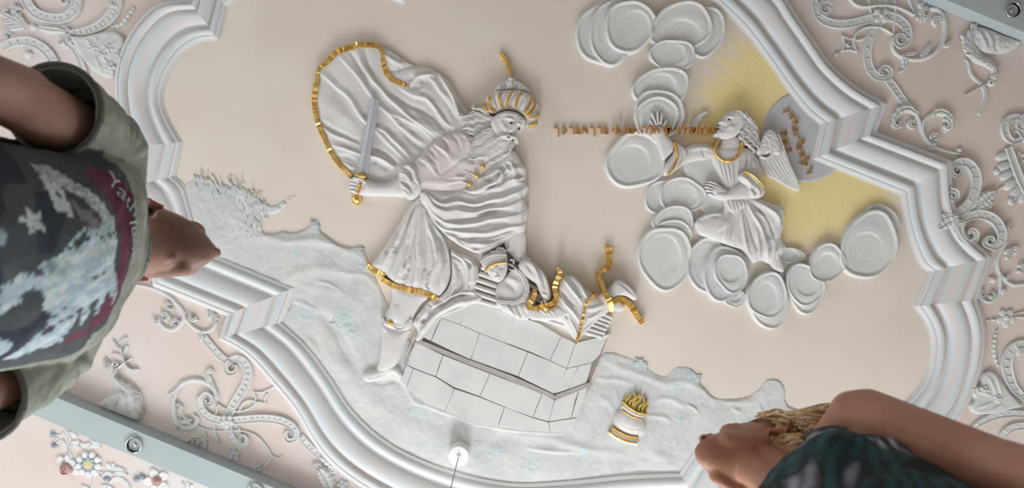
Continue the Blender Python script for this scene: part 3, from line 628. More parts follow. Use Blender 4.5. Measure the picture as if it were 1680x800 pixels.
sweep('garter_tail', [(644, 532), (652, 540), (662, 538), (672, 528)], [3, 4, 4, 2], 3, 'stucco_pinkish', abr, prof='leaf', h0=11, hbase=4)
dome('gold_rosette', 640.5, 529.5, 5, 5, H=4, h0=14, hbase=8, mat='gilt', parent=abr, lobes=5, la=.22, nu=30)
# head
face = [(808, 192), (816, 186), (830, 181), (846, 183), (856, 189), (864, 197), (861, 207), (856, 213), (848, 221), (842, 230), (832, 232), (818, 226), (808, 214), (804, 202)]
FS = [([(829, 194), (838, 196), (844, 199)], 2.2, 2.4), ([(848, 203), (854, 206), (858, 208)], 2, 2.2), ([(846, 203), (843, 210), (840, 216)], 2.4, 4.5, 'e'), ([(839, 202), (840, 202)], 3, -2.6, 'o'), ([(852, 211), (853, 211)], 2.4, -2.4, 'o'), ([(822, 200), (828, 210), (834, 216)], 4, 2), ([(812, 196), (818, 206), (824, 216)], 4, -1), ([(815, 189), (835, 186), (856, 194)], 3, 1.6), ([(835, 199), (839, 199.5), (843, 201)], 1.0, 1.3), ([(835, 204), (839, 205), (843, 204)], 1.0, 1.1)]
fc = relief('face', face, 'stucco_white', abr, H=9, R=13, base=17, edge=2, strokes=FS, res=.8, nz=(.1, 6), hb=16)
for x, y in ((839.3, 201.6), (852, 211)): dome('pupil', x, y, 1.5, 1.5, H=1.6, h0=25, hbase=20, mat='pupil_black', parent=fc)
dome('nostril', 839, 218.5, 1.3, .9, H=1, h0=27, hbase=22, mat='pupil_black', parent=fc)
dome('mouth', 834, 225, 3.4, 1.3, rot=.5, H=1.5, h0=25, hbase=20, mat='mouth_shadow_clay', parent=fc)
beard = [(776, 226), (790, 214), (806, 210), (816, 216), (826, 222), (836, 226), (845, 231), (842, 240), (835, 248), (828, 255), (815, 262), (800, 268), (788, 264), (776, 262), (768, 254), (772, 240)]
bd = relief('beard', beard, 'stucco_white', abr, H=6, R=12, base=15, edge=2, res=1.2, nz=(1, 5), hb=16)
def strands(parent, lst, seed, w=4.6, h0=18, H=3, amp=2.2, lam=21, name='beard_locks', mat='stucco_white', hbase=10):
    r = random.Random(seed); it = []
    for q in lst:
        for k in range(2):
            o = (r.uniform(-2, 2), r.uniform(-2, 2)); pts = wav([(x+o[0], y+o[1]) for x, y in q], amp*r.uniform(.7, 1.2), lam*r.uniform(.8, 1.2), r.uniform(0, 6), 3)
            n = len(pts); it.append(((pts, [w*math.sin(math.pi*min(.92, .15+.85*i/n))**.5 for i in range(n)], H*r.uniform(.8, 1.2)), dict(prof='leaf', h0=h0+r.uniform(-1, 1.5), hbase=hbase, step=2.5, taper=(2, 5))))
    return sweeps(name, it, mat, parent)
strands(bd, [[(838, 226), (828, 234), (812, 240), (792, 252), (780, 262)], [(836, 222), (822, 226), (806, 232), (790, 242), (772, 250)], [(840, 230), (836, 240), (826, 250), (812, 260), (796, 266)], [(832, 218), (816, 216), (800, 224), (784, 230), (770, 240)], [(824, 214), (808, 210), (792, 218), (778, 226)],
             [(843, 232), (842, 240), (834, 250), (824, 256)], [(838, 224), (846, 228), (846, 238)], [(812, 222), (796, 236), (782, 246), (770, 262)], [(820, 230), (804, 250), (790, 258), (772, 258)], [(842, 236), (830, 246), (812, 252), (798, 262)]], 3)
strands(fc, [[(838, 221), (830, 220), (820, 222), (812, 228)], [(840, 222), (848, 226), (850, 234)]], 5, w=3, h0=26, H=3, amp=.8, lam=9, name='moustache', hbase=15)
hr = relief('hair', [(758, 192), (770, 186), (785, 183), (800, 186), (812, 190), (812, 204), (806, 214), (790, 222), (775, 222), (764, 214), (756, 202)], 'stucco_white', abr, H=4, R=8, base=12, edge=2, res=1.2, nz=(1, 4), hb=13)
strands(hr, [[(812, 192), (796, 190), (780, 184), (764, 190), (754, 186)], [(814, 196), (796, 196), (780, 196), (760, 202)], [(812, 202), (794, 204), (776, 208), (760, 208)], [(808, 208), (790, 212), (774, 218), (762, 216)], [(804, 188), (790, 182), (776, 176), (782, 172)], [(806, 212), (790, 218), (776, 228), (764, 228)]], 8, h0=15, name='hair_locks')
# turban
tb = relief('turban', [(792, 172), (795, 162), (801, 155), (811, 149), (824, 147), (848, 146), (862, 149), (872, 154), (881, 164), (887, 176), (887, 190), (883, 202), (872, 208), (863, 206), (862, 197), (850, 185), (831, 181), (814, 187), (803, 186), (795, 181)], 'stucco_white', abr, H=10, R=15, base=13, edge=2, res=1.0, nz=(.1, 5), hb=15,
       strokes=[([(798, 158), (800, 172), (808, 186)], 2.4, -2.4), ([(813, 150), (812, 164), (819, 180)], 2.2, -2.6), ([(834, 148), (827, 162), (827, 178)], 2.2, -2.6), ([(850, 148), (840, 162), (838, 178)], 2.2, -2.6), ([(864, 151), (856, 166), (851, 180)], 2.2, -2.6), ([(884, 172), (878, 182), (864, 196)], 2.2, -2.6), ([(868, 150), (864, 172), (856, 184)], 2, -2)])
for q in ([(794, 168), (795, 177), (801, 184)], [(803, 157), (803, 167), (806, 178), (814, 185)], [(822, 150), (820, 158), (820, 168), (824, 178)], [(842, 147), (836, 158), (832, 168), (831, 179)], [(857, 150), (850, 160), (847, 170), (845, 180)],
          [(872, 157), (870, 168), (865, 178), (858, 187)], [(878, 163), (877, 174), (870, 184), (863, 191)], [(886, 187), (878, 192), (868, 196)], [(883, 200), (876, 205), (866, 206)]):
    sweep('gold_stripe', q, [3.4, 6, 6, 3.4] if len(q) == 4 else [3.4, 5.4, 3.4], 3.4, 'gilt', tb, prof='leaf', h0=21, hbase=14, taper=(2, 2))
relief('turban_crown', [(810, 151), (812, 143), (818, 136), (828, 131), (840, 130), (852, 132), (864, 139), (871, 148), (873, 156), (864, 152), (850, 148), (832, 148), (820, 150)], 'stucco_white', abr, H=5, R=8, base=10, edge=2, res=1.0, hb=12,
       strokes=[([(818, 138), (822, 146)], 2, 2.5), ([(828, 132), (830, 146)], 2, -2.5), ([(838, 131), (838, 146)], 2, 2.5), ([(850, 134), (846, 146)], 2, -2.5), ([(862, 140), (854, 148)], 2, 2.5)])
dome('plume_socket', 839, 130, 5, 4.4, H=4, h0=12, hbase=0, mat='stucco_white', parent=abr, lobes=6, la=.12)
sweep('gold_plume', [(821, 85), (824, 90), (830, 98), (834, 107), (837, 117), (839, 129)], [5, 8, 9, 7.5, 6, 4], 6, 'gilt', abr, prof='leaf', h0=3, taper=(4, 0), ripple=lambda s, L: .5*math.sin(s*1.6))
# left arm reaching down to the boy
relief('reaching_arm', [(826, 396), (832, 380), (848, 366), (860, 372), (864, 388), (864, 404), (865, 418), (871, 430), (872, 442), (867, 447), (862, 440), (857, 434), (846, 430), (838, 420), (830, 410)], 'stucco_white', abr, H=6, R=14, base=11, edge=1.6, res=1.0, hb=10,
       strokes=[([(858, 426), (864, 436), (867, 445)], 1.4, -2), ([(850, 424), (856, 432)], 1.4, -1.6)])
for q in ([(860, 424), (867, 434), (869, 446)], [(866, 422), (873, 432), (876, 442)], [(852, 424), (858, 434), (862, 443)]):
    sweep('finger', q, [5, 4.6, 3.4], 3.5, 'stucco_white', abr, prof='round', h0=15, hbase=6, taper=(0, 4))

# ------------------------------------------------------------------ the bound boy
boy = empty('bound_boy_relief', 880, 490, 10, 'stucco relief of a blindfolded boy lying bound on the firewood, tied with gold bands', 'relief')
LB = 15
relief('boy_robe', [(914, 470), (920, 455), (932, 450), (945, 453), (956, 466), (974, 481), (990, 488), (998, 500), (990, 516), (976, 532), (962, 546), (950, 560), (944, 560), (934, 546), (924, 532), (908, 520), (900, 508), (908, 500), (914, 486)], 'stucco_white', boy, H=10, R=18, base=LB, edge=2, res=1.1, hb=18,
       strokes=[([(924, 458), (934, 474), (948, 490), (954, 500)], 2.4, 4, 'l'), ([(934, 454), (944, 470), (952, 488)], 2, -3), ([(948, 458), (954, 474), (962, 490)], 2.4, 3.6, 'l'), ([(918, 472), (930, 490), (944, 502)], 2, -3), ([(916, 484), (928, 500), (940, 512), (950, 530)], 2.6, 4, 'l'), ([(930, 520), (940, 534), (948, 552)], 2.4, 4), ([(924, 510), (934, 526), (944, 545)], 2, -3), ([(960, 508), (976, 504), (988, 496)], 3.6, 3), ([(962, 524), (974, 518), (986, 508)], 2.4, 3), ([(955, 540), (966, 530), (976, 522)], 2, -2.6)])
relief('boy_chest', [(814, 470), (822, 460), (836, 444), (846, 436), (858, 446), (868, 462), (872, 480), (880, 500), (866, 510), (840, 510), (818, 498), (812, 486)], 'stucco_white', boy, H=9, R=20, base=LB-2, edge=2, res=1.2, hb=18, strokes=[([(826, 462), (838, 468), (848, 480)], 5, -2), ([(830, 452), (842, 458), (852, 464)], 4, 2)])
sweep('ruffled_collar', [(844, 440), (854, 448), (862, 460), (865, 473), (861, 486), (850, 494), (836, 496), (820, 494), (812, 490)], [5, 8, 9, 9, 9, 8, 8, 7, 4], 4, 'stucco_white', boy, prof='leaf', h0=22, hbase=10, ripple=lambda s, L: 1.6*math.sin(s*1.0), wmod=lambda t: 1+.14*math.sin(t*80))
relief('boy_sleeve', [(848, 436), (858, 424), (868, 424), (880, 433), (892, 444), (900, 458), (904, 474), (905, 490), (898, 497), (890, 492), (884, 480), (878, 466), (866, 458), (856, 452)], 'stucco_white', boy, H=8, R=12, base=LB+3, edge=2, res=1.1, hb=20,
       strokes=[([(870, 430), (880, 446), (884, 462)], 2.4, 3), ([(884, 440), (890, 456), (894, 474)], 2.2, -2.6), ([(892, 450), (898, 466), (900, 482)], 2.2, 2.6), ([(862, 432), (872, 448)], 2, -2.4), ([(888, 480), (898, 484)], 2, 2.4)])
relief('boy_near_sleeve', [(812, 496), (822, 492), (842, 496), (862, 496), (876, 500), (874, 514), (866, 526), (848, 524), (834, 516), (820, 508)], 'stucco_white', boy, H=8, R=11, base=LB+3, edge=2, res=1.1, hb=20,
       strokes=[([(830, 496), (836, 508), (846, 520)], 2.2, 2.6), ([(846, 498), (852, 512), (860, 522)], 2.2, -2.6), ([(860, 498), (866, 512)], 2.2, 2.6)])
relief('boy_forearms', [(870, 502), (884, 506), (900, 504), (916, 500), (930, 506), (938, 512), (928, 520), (912, 526), (892, 527), (872, 526), (866, 518)], 'stucco_white', boy, H=7, R=9, base=LB+4, edge=2, res=1.1, hb=20)
for q in ([(892, 492), (897, 498), (900, 504)], [(888, 494), (891, 501), (895, 506)], [(886, 508), (893, 513), (898, 517)], [(898, 512), (903, 516), (902, 521)], [(903, 509), (909, 513), (911, 518)]):
    sweep('finger', q, [4.2, 4, 3], 3, 'stucco_white', boy, prof='round', h0=24, hbase=14, taper=(0, 3))
hd = relief('boy_head', [(788, 428), (794, 419), (806, 412), (820, 409), (831, 413), (834, 424), (834, 440), (831, 452), (825, 461), (817, 464), (808, 459), (800, 450), (792, 440)], 'stucco_white', boy, H=10, R=15, base=LB, edge=2, res=.8, hb=18, nz=(.1, 5),
       strokes=[([(814, 434), (812, 440), (810.5, 446)], 2, 3.4, 'e'), ([(805, 440), (806, 441)], 3, -1.5, 'o'), ([(822, 438), (823, 438)], 3, -1.5, 'o'), ([(811, 453), (815, 451.5), (819, 449)], 1.0, -2.6), ([(812, 451), (815, 449.5), (818, 447.5)], 1.2, 1.3), ([(813, 455), (816, 453.5), (819, 452)], 1.3, 1.5), ([(815, 460), (820, 458)], 2.6, 1.2)])
sweep('blindfold_cloth', [(790, 432), (800, 424), (814, 420), (830, 420)], [10, 11, 11, 10], 3, 'stucco_white', hd, prof='leaf', h0=22, hbase=14)
sweep('gold_blindfold', [(795.5, 447), (797.5, 441), (804, 436), (814, 432.5), (824, 431), (831.5, 430)], [3, 3.6, 4, 4.4, 4, 4], 2.4, 'gilt', hd, prof='round', h0=26, hbase=16, ripple=hem_ripple(5, .5))
strands(hd, [[(830, 414), (820, 410), (808, 412), (798, 418)], [(832, 418), (826, 406), (814, 406)], [(834, 430), (842, 436), (846, 432)], [(834, 440), (840, 444), (846, 440)], [(826, 412), (834, 410), (832, 404)], [(836, 426), (844, 428), (842, 436)]], 12, w=2.6, h0=20, H=2.4, amp=1.2, lam=8, name='curls')
sweep('wrist_band', [(876, 473), (877, 480), (875, 489), (869, 498), (871, 505), (879, 506), (890, 502), (900, 500), (909, 495), (913, 486), (910, 472), (914, 459), (919, 448), (913, 437)], [6, 8, 8, 8.5, 8, 8, 8, 8, 8.5, 8.5, 9, 8.5, 8, 4], 3, 'gilt', boy, prof='ribbon', h0=25, hbase=12, ripple=hem_ripple(6.5, 1.5), taper=(2, 3), sharp=18)
dome('gold_knot', 895, 505, 6, 5, H=5, h0=27, hbase=16, mat='gilt', parent=boy, lobes=6, la=.18, nu=30)
sweep('thigh_band', [(979, 481), (972, 487), (965, 494), (960, 500), (958, 512), (956, 524), (953, 534), (952, 544), (948, 555), (945, 564)], [5, 5, 5, 4.4, 4.2, 4.8, 4.2, 4.8, 4, 3.4], 3, 'gilt', boy, prof='ribbon', h0=25, hbase=12, ripple=hem_ripple(6, .9), sharp=18)
relief('boy_shin', [(966, 496), (980, 483), (996, 478), (1006, 490), (1004, 506), (990, 520), (978, 522), (966, 512)], 'stucco_white', boy, H=7, R=12, base=LB, edge=2, res=1.2, hb=18)
relief('boy_foot', [(988, 482), (998, 470), (1010, 459), (1018, 457), (1028, 463), (1040, 473), (1047, 482), (1046, 492), (1040, 494), (1030, 488), (1020, 486), (1010, 492), (1000, 500), (992, 498)], 'stucco_white', boy, H=8, R=11, base=LB, edge=1.6, res=1.1, hb=18, strokes=[([(1016, 462), (1030, 474), (1042, 486)], 1.8, -1.8)])
relief('boy_foot', [(998, 500), (1008, 492), (1018, 494), (1027, 502), (1024, 509), (1014, 511), (1004, 508)], 'stucco_white', boy, H=6, R=8, base=9, edge=1.6, res=1.1, hb=12)
sweep('ankle_band', [(999, 403), (1001, 412), (1001, 424), (1001, 434), (994, 442), (984, 446), (983, 454), (987, 464), (990, 474), (994, 484), (999, 494), (1002, 503), (1003, 511)], [9, 11, 10, 9, 9, 6, 8, 8, 7, 8, 9, 9, 7], 3, 'gilt', boy, prof='ribbon', sharp=18, hv=[6, 7, 8, 10, 12, 14, 18, 22, 25, 27, 27, 24, 18], hbase=0, ripple=hem_ripple(15, 1.4))
sweep('ankle_band', [(1005, 494), (1013, 490), (1022, 491), (1032, 498), (1040, 508), (1047, 519), (1055, 530)], [6, 9, 9.5, 9.5, 10, 10, 9], 3, 'gilt', boy, prof='ribbon', sharp=18, hv=[22, 20, 16, 12, 9, 8, 7], hbase=0, ripple=hem_ripple(15, 1.4, 2))

# ------------------------------------------------------------------ firewood and altar
for i in range(6):
    t = i/5.0; x0, y0 = 790-4.0*i, 438+10.2*i; x1, y1 = 1003-3.2*i, 520.5+6.4*i
    lg = empty('firewood_log', x1, y1, 8, ('topmost', 'second', 'third', 'fourth', 'fifth', 'lowest')[i]+' round log of the firewood bed under the boy', 'log', 'logs on the altar')
    mx, my = (x0+x1)/2, (y0+y1)/2
    sweep('log_body', [(x0, y0), (mx, my+1.5*math.sin(i*2)), (x1, y1)], [8.6, 8.2, 6.8], 6, 'stucco_white', lg, prof='round', h0=7-.4*i, hbase=0, ripple=lambda s, L, i=i: .35*math.sin(s*.12+i*2))
    dome('log_end', x1, y1, 3.2, 3.4, H=2.5, h0=10-.4*i, hbase=0, mat='stucco_white', parent=lg)
sweep('log_stub', [(1000, 548), (988, 551), (962, 548)], [6, 6, 5], 4, 'stucco_white', lg, prof='round', h0=5)
alt = empty('altar', 840, 620, 0, 'stone block altar in relief with a projecting ledge, below the firewood', 'altar')
relief('altar_core', [(738, 494), (765, 490), (800, 500), (860, 522), (940, 560), (1000, 548), (985, 590), (968, 630), (945, 694), (940, 708), (905, 708), (840, 702), (770, 692), (700, 664), (672, 644), (657, 628), (667, 598), (684, 556), (702, 540), (722, 520)], 'mortar_dark', alt, H=0, R=5, base=3.0, edge=1.5, smooth=False, res=3, nz=(0, 5), hb=3)
J0 = [(742, 496), (765, 492), (786, 498), (860, 520), (892, 536), (942, 562), (1000, 549)]
BL = [[(742, 496), (768, 492), (765, 507), (755, 532), (724, 521), (733, 505)], [(768, 492), (800, 501), (845, 515), (838, 540), (828, 562), (787, 546), (755, 532)], [(845, 515), (885, 530), (921, 551), (902, 591), (870, 577), (838, 565), (828, 562)], [(921, 551), (944, 562), (930, 604), (902, 591)], [(944, 562), (998, 549), (985, 580), (972, 594), (930, 604)],
      [(702, 533), (724, 521), (714, 541), (707, 559), (684, 548)], [(724, 521), (755, 532), (787, 546), (780, 568), (772, 590), (740, 575), (707, 559)], [(787, 546), (828, 562), (866, 577), (858, 597), (850, 617), (812, 604), (772, 590)], [(866, 577), (902, 591), (930, 604), (918, 630), (908, 646), (880, 632), (850, 617)], [(930, 604), (948, 600), (940, 622), (932, 639), (908, 646)], [(948, 600), (972, 594), (962, 628), (932, 639)],
      [(681, 560), (727, 582), (721, 598), (715, 617), (688, 607), (667, 598)], [(727, 582), (804, 612), (796, 630), (787, 650), (760, 640), (745, 635), (715, 617)], [(804, 612), (890, 645), (882, 664), (874, 684), (840, 672), (787, 650)], [(890, 645), (910, 656), (905, 675), (900, 691), (874, 684)], [(910, 656), (950, 640), (944, 656), (937, 685), (900, 691)], [(950, 640), (965, 634), (947, 684), (937, 685)],
      [(667, 598), (678, 604), (667, 634), (656, 625)], [(678, 604), (715, 618), (745, 637), (738, 655), (730, 673), (700, 662), (667, 634)], [(745, 637), (787, 651), (828, 667), (822, 684), (817, 700), (770, 693), (730, 673)], [(828, 667), (875, 685), (900, 692), (903, 708), (860, 706), (817, 700)], [(900, 692), (947, 685), (941, 706), (903, 708)]]
rb = random.Random(2)
for i, q in enumerate(BL):
    hs = 6.6+rb.uniform(-.3, .3); hh = [hs + (1.5 if x > 890 and False else 0) for x, y in q]
    prism('stone_block', q, hs, 'stone_block', alt, bev=.5, inset=.35)
material('ledge_shade_grey', (172, 166, 162), .85, col2=(160, 154, 150), nscale=20)  # shade under the ledge edge, put in as a grey-brown strip colour
sweep('ledge', [(684, 559), (760, 590), (840, 621), (910, 653)], [7, 8, 9, 10], 1.2, 'ledge_shade_grey', alt, prof=[(-1, 0), (-1, 1), (-.7, 1), (-.6, .3), (.8, .1), (1, .1), (1, 0)], h0=6.4, sharp=30, step=8)
sweep('ledge', [(910, 653), (968, 630)], [10, 7], 1.2, 'ledge_shade_grey', alt, prof=[(-1, 0), (-1, 1), (-.7, 1), (-.6, .3), (.8, .1), (1, .1), (1, 0)], h0=6.4, sharp=30, step=8)
# fire pot
pot = empty('fire_pot', 1030, 700, 0, 'white round pot with gold rims and yellow flames standing on the hillside', 'pot')
relief('pot_body', [(1007, 683), (1012, 674), (1022, 668), (1034, 672), (1046, 680), (1056, 686), (1060, 698), (1058, 710), (1050, 717), (1034, 716), (1018, 709), (1008, 702), (1005, 692)], 'stucco_white', pot, H=11, R=20, base=3, res=1.2, hb=6, strokes=[([(1018, 672), (1010, 688), (1014, 704)], .9, -.9), ([(1040, 684), (1036, 700), (1026, 712)], .9, -.9), ([(1052, 690), (1050, 704), (1042, 716)], .9, -.9), ([(1012, 690), (1030, 700), (1056, 704)], .9, -.9)])
PT = dict(prof='round', hbase=0)
sweep('pot_neck', [(1021, 665), (1030, 672), (1042, 679), (1056, 683)], [11, 12, 12, 11], 8, 'stucco_white', pot, h0=4, **PT)
sweep('gold_rim', [(1022, 659), (1032, 668), (1046, 676), (1062, 679)], [3, 3.6, 3.6, 3], 4, 'gilt', pot, h0=9, **PT)
sweep('gold_rim', [(1020, 672), (1031, 680), (1043, 685), (1055, 687)], [2.6, 3.4, 3.4, 2.4], 4, 'gilt', pot, h0=9, **PT)
sweep('pot_foot', [(1002, 707), (1016, 716), (1032, 722), (1047, 725)], [12, 13, 13, 12], 6, 'stucco_white', pot, h0=3, **PT)
sweep('gold_rim', [(1005, 701), (1018, 709), (1032, 715), (1048, 717)], [2.6, 3.2, 3.2, 2.4], 3, 'gilt', pot, h0=10, **PT)
sweep('gold_rim', [(999, 708), (1012, 717), (1028, 724), (1045, 727)], [2.6, 3.4, 3.4, 2.4], 3, 'gilt', pot, h0=8, **PT)
fl_ = [([(1026, 664), (1028, 656), (1034, 650), (1034, 644)]), ([(1032, 668), (1034, 658), (1042, 652), (1040, 642)]), ([(1040, 672), (1042, 662), (1050, 656), (1049, 644)]), ([(1047, 675), (1050, 666), (1058, 660), (1056, 650)]), ([(1054, 677), (1055, 668), (1061, 662), (1062, 654)]), ([(1060, 678), (1060, 672), (1063, 666)]), ([(1036, 670), (1040, 658), (1046, 650), (1052, 647)])]
for q in fl_:
    n = len(q); sweep('flame', q, [6, 6, 4.4, 1.2][:n] if n == 4 else [5, 4, 1.2], 4, 'flame_yellow', pot, prof='ridge', h0=6, hbase=0)

# ------------------------------------------------------------------ the angel
ang = empty('angel_relief', 1210, 300, 0, 'stucco relief of a winged angel with curly hair and gold-edged collar speaking the inscription', 'relief')
relief('far_wing', [(1130, 218), (1132, 205), (1139, 193), (1149, 184), (1158, 180), (1164, 182), (1160, 188), (1152, 194), (1146, 204), (1140, 218)], 'stucco_white', ang, H=4, R=6, base=3, res=1.2, hb=3, strokes=[([(1136, 210), (1146, 194), (1158, 184)], 1.2, -1.4)])
relief('robe_back', [(1121, 262), (1150, 244), (1168, 244), (1180, 262), (1190, 330), (1180, 360), (1150, 345), (1130, 310)], 'stucco_cloud', ang, H=3, R=14, base=4, res=2, hb=4)
rb_ = [(1188, 324), (1205, 322), (1226, 320), (1244, 324), (1264, 331), (1284, 338), (1287, 352), (1285, 372), (1282, 390), (1290, 402), (1286, 415), (1276, 426), (1264, 434), (1250, 428), (1236, 432), (1218, 412), (1200, 406), (1184, 400), (1165, 392), (1148, 385), (1138, 366), (1150, 354), (1168, 347), (1186, 346)]
AS = [([(1222, 326), (1232, 350), (1246, 374), (1252, 400), (1250, 424)], 2.6, 5, 'l'), ([(1226, 324), (1250, 334), (1272, 350), (1278, 368), (1270, 396), (1266, 428)], 2.8, 5, 'L'), ([(1232, 330), (1252, 352), (1264, 376), (1270, 398)], 2, -4), ([(1236, 344), (1256, 360), (1260, 384)], 3.4, 3), ([(1200, 346), (1194, 364), (1188, 380), (1185, 396)], 2.2, 4, 'l'), ([(1208, 350), (1202, 372), (1196, 396)], 2, -3), ([(1216, 344), (1216, 370), (1222, 400), (1232, 424)], 2.2, 4), ([(1224, 350), (1230, 380), (1240, 410)], 2, -3.4),
      ([(1186, 350), (1162, 352), (1146, 360)], 3, 3), ([(1196, 350), (1188, 368), (1176, 380)], 4, 3), ([(1284, 342), (1284, 362), (1276, 392)], 2.2, 4), ([(1260, 390), (1256, 410), (1258, 428)], 3, 3.6), ([(1238, 372), (1242, 396), (1244, 424)], 2, 3), ([(1282, 380), (1280, 400), (1272, 420)], 2.6, 3.4)]
relief('robe_skirt', rb_, 'stucco_white', ang, H=8, R=20, base=8, edge=2, strokes=dents(AS, 5, 2, 1.8, 5), res=1.1, hb=10)
bo = [(1166, 246), (1176, 240), (1190, 236), (1206, 236), (1220, 240), (1234, 246), (1244, 258), (1250, 275), (1250, 296), (1244, 316), (1236, 330), (1216, 344), (1204, 352), (1194, 346), (1190, 330), (1184, 306), (1176, 284), (1168, 264)]
relief('bodice', bo, 'stucco_white', ang, H=9, R=20, base=8, edge=2, res=1.1, hb=12, strokes=[([(1176, 262), (1182, 285), (1190, 310)], 1.5, 2.6), ([(1184, 266), (1188, 288), (1194, 312)], 1.5, 2.6), ([(1192, 267), (1195, 290), (1198, 312)], 1.5, 2.6), ([(1200, 266), (1200, 290), (1201, 312)], 1.5, 2.6), ([(1214, 258), (1208, 285), (1204, 310)], 1.5, 2.6), ([(1188, 330), (1196, 340), (1204, 350)], 1.3, 2.2), ([(1194, 326), (1202, 338), (1210, 346)], 1.3, 2.2), ([(1202, 326), (1210, 338), (1216, 342)], 1.3, 2.2), ([(1210, 325), (1218, 335), (1222, 338)], 1.3, 2.2), ([(1226, 250), (1226, 268), (1222, 284)], 2, -2.4), ([(1236, 262), (1238, 276)], 3, 2)])
relief('neck', [(1182, 234), (1190, 222), (1204, 220), (1214, 226), (1217, 240), (1209, 254), (1198, 260), (1186, 258), (1178, 248)], 'stucco_pinkish', ang, H=6, R=12, base=9, edge=2, res=1.2, hb=13)
sweep('gold_collar', [(1180, 229), (1175, 238), (1173, 248), (1178, 257), (1186, 263), (1194, 264), (1203, 262), (1211, 255), (1216, 246), (1218, 238), (1216, 233)], [4, 5, 4.6, 4.6, 5, 5.4, 5, 5.4, 5, 5.4, 3.4], 4, 'gilt', ang, prof='round', h0=16, hbase=6, ripple=hem_ripple(9, .8))
af = relief('angel_face', [(1212, 178), (1203, 180), (1195, 184), (1189, 189), (1186, 194), (1182, 197), (1178, 200.5), (1180, 204), (1182.5, 205), (1178, 206.5), (1174.5, 208.5), (1180, 210.5), (1175.5, 212.5), (1174, 216), (1171.5, 220), (1176, 225), (1186, 228), (1198, 228), (1208, 224), (1218, 214), (1224, 200), (1222, 186)], 'stucco_white', ang, H=8, R=14, base=12, edge=1.5, res=.8, hb=16, smooth=True, step=2,
       strokes=[([(1190, 192), (1196, 191), (1202, 193)], 1.5, 1.8), ([(1196, 196), (1197, 196)], 2.8, -2.6, 'o'), ([(1184, 196), (1181, 201)], 2, 2), ([(1186, 206), (1189, 212)], 2.6, -1), ([(1196, 206), (1200, 214)], 6, 1.6), ([(1176, 209.5), (1184, 210)], 1.0, -2.6)])
dome('pupil', 1196, 195.6, 1.8, 1.6, H=1.6, h0=17.5, hbase=14, mat='pupil_black', parent=af)
ah = relief('angel_hair', [(1208, 179), (1218, 179), (1230, 186), (1239, 197), (1243, 208), (1246, 220), (1250, 234), (1244, 242), (1234, 240), (1224, 232), (1214, 226), (1212, 216), (1218, 206), (1220, 194), (1214, 186)], 'stucco_white', ang, H=5, R=9, base=12, edge=2, res=1.1, nz=(1, 4), hb=15)
strands(ah, [[(1210, 180), (1224, 186), (1234, 196), (1241, 206)], [(1216, 184), (1226, 196), (1238, 206), (1242, 216)], [(1220, 196), (1228, 206), (1240, 216), (1246, 226)], [(1218, 206), (1228, 214), (1238, 226), (1248, 238)], [(1214, 214), (1224, 222), (1234, 232), (1246, 244)], [(1212, 222), (1220, 230), (1232, 240), (1240, 250)], [(1216, 212), (1220, 222), (1216, 230)], [(1228, 190), (1236, 200), (1234, 212)], [(1222, 202), (1232, 218), (1230, 232)]], 21, w=3.2, h0=16, H=3, amp=2.2, lam=11, name='angel_curls')
slv = relief('far_sleeve', [(1102, 236), (1108, 231), (1118, 236), (1124, 241), (1134, 236), (1150, 234), (1162, 235), (1174, 242), (1172, 256), (1160, 262), (1140, 265), (1122, 270), (1112, 278), (1102, 286), (1090, 288), (1088, 276), (1092, 266), (1102, 254), (1105, 244)], 'stucco_white', ang, H=7, R=13, base=8, edge=2, res=1.1, hb=10, strokes=[([(1116, 240), (1118, 256), (1108, 276)], 2, -2.6), ([(1124, 244), (1122, 262), (1112, 276)], 2.2, 2.8), ([(1128, 246), (1150, 242), (1166, 246)], 3, 2), ([(1154, 238), (1152, 250), (1158, 260)], 2, -2)])
sweep('gold_trim', [(1106, 233), (1109, 240), (1110, 247), (1112, 257), (1108, 268), (1103, 278), (1096, 287)], [4, 4.6, 4, 4.4, 4, 4, 2.6], 3, 'gilt', ang, prof='round', h0=15, hbase=6)
relief('far_forearm', [(1069, 216), (1075, 206), (1084, 204), (1091, 212), (1097, 222), (1105, 232), (1106, 246), (1098, 256), (1089, 263), (1083, 252), (1078, 238), (1072, 226)], 'stucco_white', ang, H=6, R=11, base=10, edge=1.6, res=1.0, hb=12)
for q in ([(1074, 210), (1069, 202), (1067, 195)], [(1077, 206), (1073, 194), (1069, 184)], [(1080, 204), (1079, 192), (1079, 180)], [(1084, 204), (1085, 194), (1086, 183)], [(1088, 208), (1092, 200), (1094, 194)]):
    sweep('finger', q, [4.8, 4.4, 3.2], 4.5, 'stucco_white', ang, prof='round', h0=12.5, hbase=0, taper=(0, 3))
relief('near_forearm', [(1192, 312), (1206, 303), (1222, 299), (1232, 302), (1236, 316), (1228, 326), (1210, 328), (1194, 329), (1180, 327), (1172, 320), (1178, 312)], 'stucco_white', ang, H=7, R=12, base=16, edge=1.6, res=1.0, hb=20)
relief('near_hand', [(1170, 306), (1178, 300), (1188, 306), (1196, 312), (1194, 326), (1180, 327), (1170, 320), (1166, 312)], 'stucco_white', ang, H=6, R=9, base=15, edge=1.6, res=1.0, hb=18)
for q in ([(1178, 303), (1168, 299), (1160, 298)], [(1174, 307), (1166, 303), (1158, 302)], [(1172, 311), (1164, 308), (1157, 306)], [(1172, 315), (1165, 313), (1159, 311)], [(1178, 324), (1170, 320), (1163, 317)]):
    sweep('finger', q, [4.8, 4.4, 3], 4, 'stucco_white', ang, prof='round', h0=15, hbase=4, taper=(0, 3))
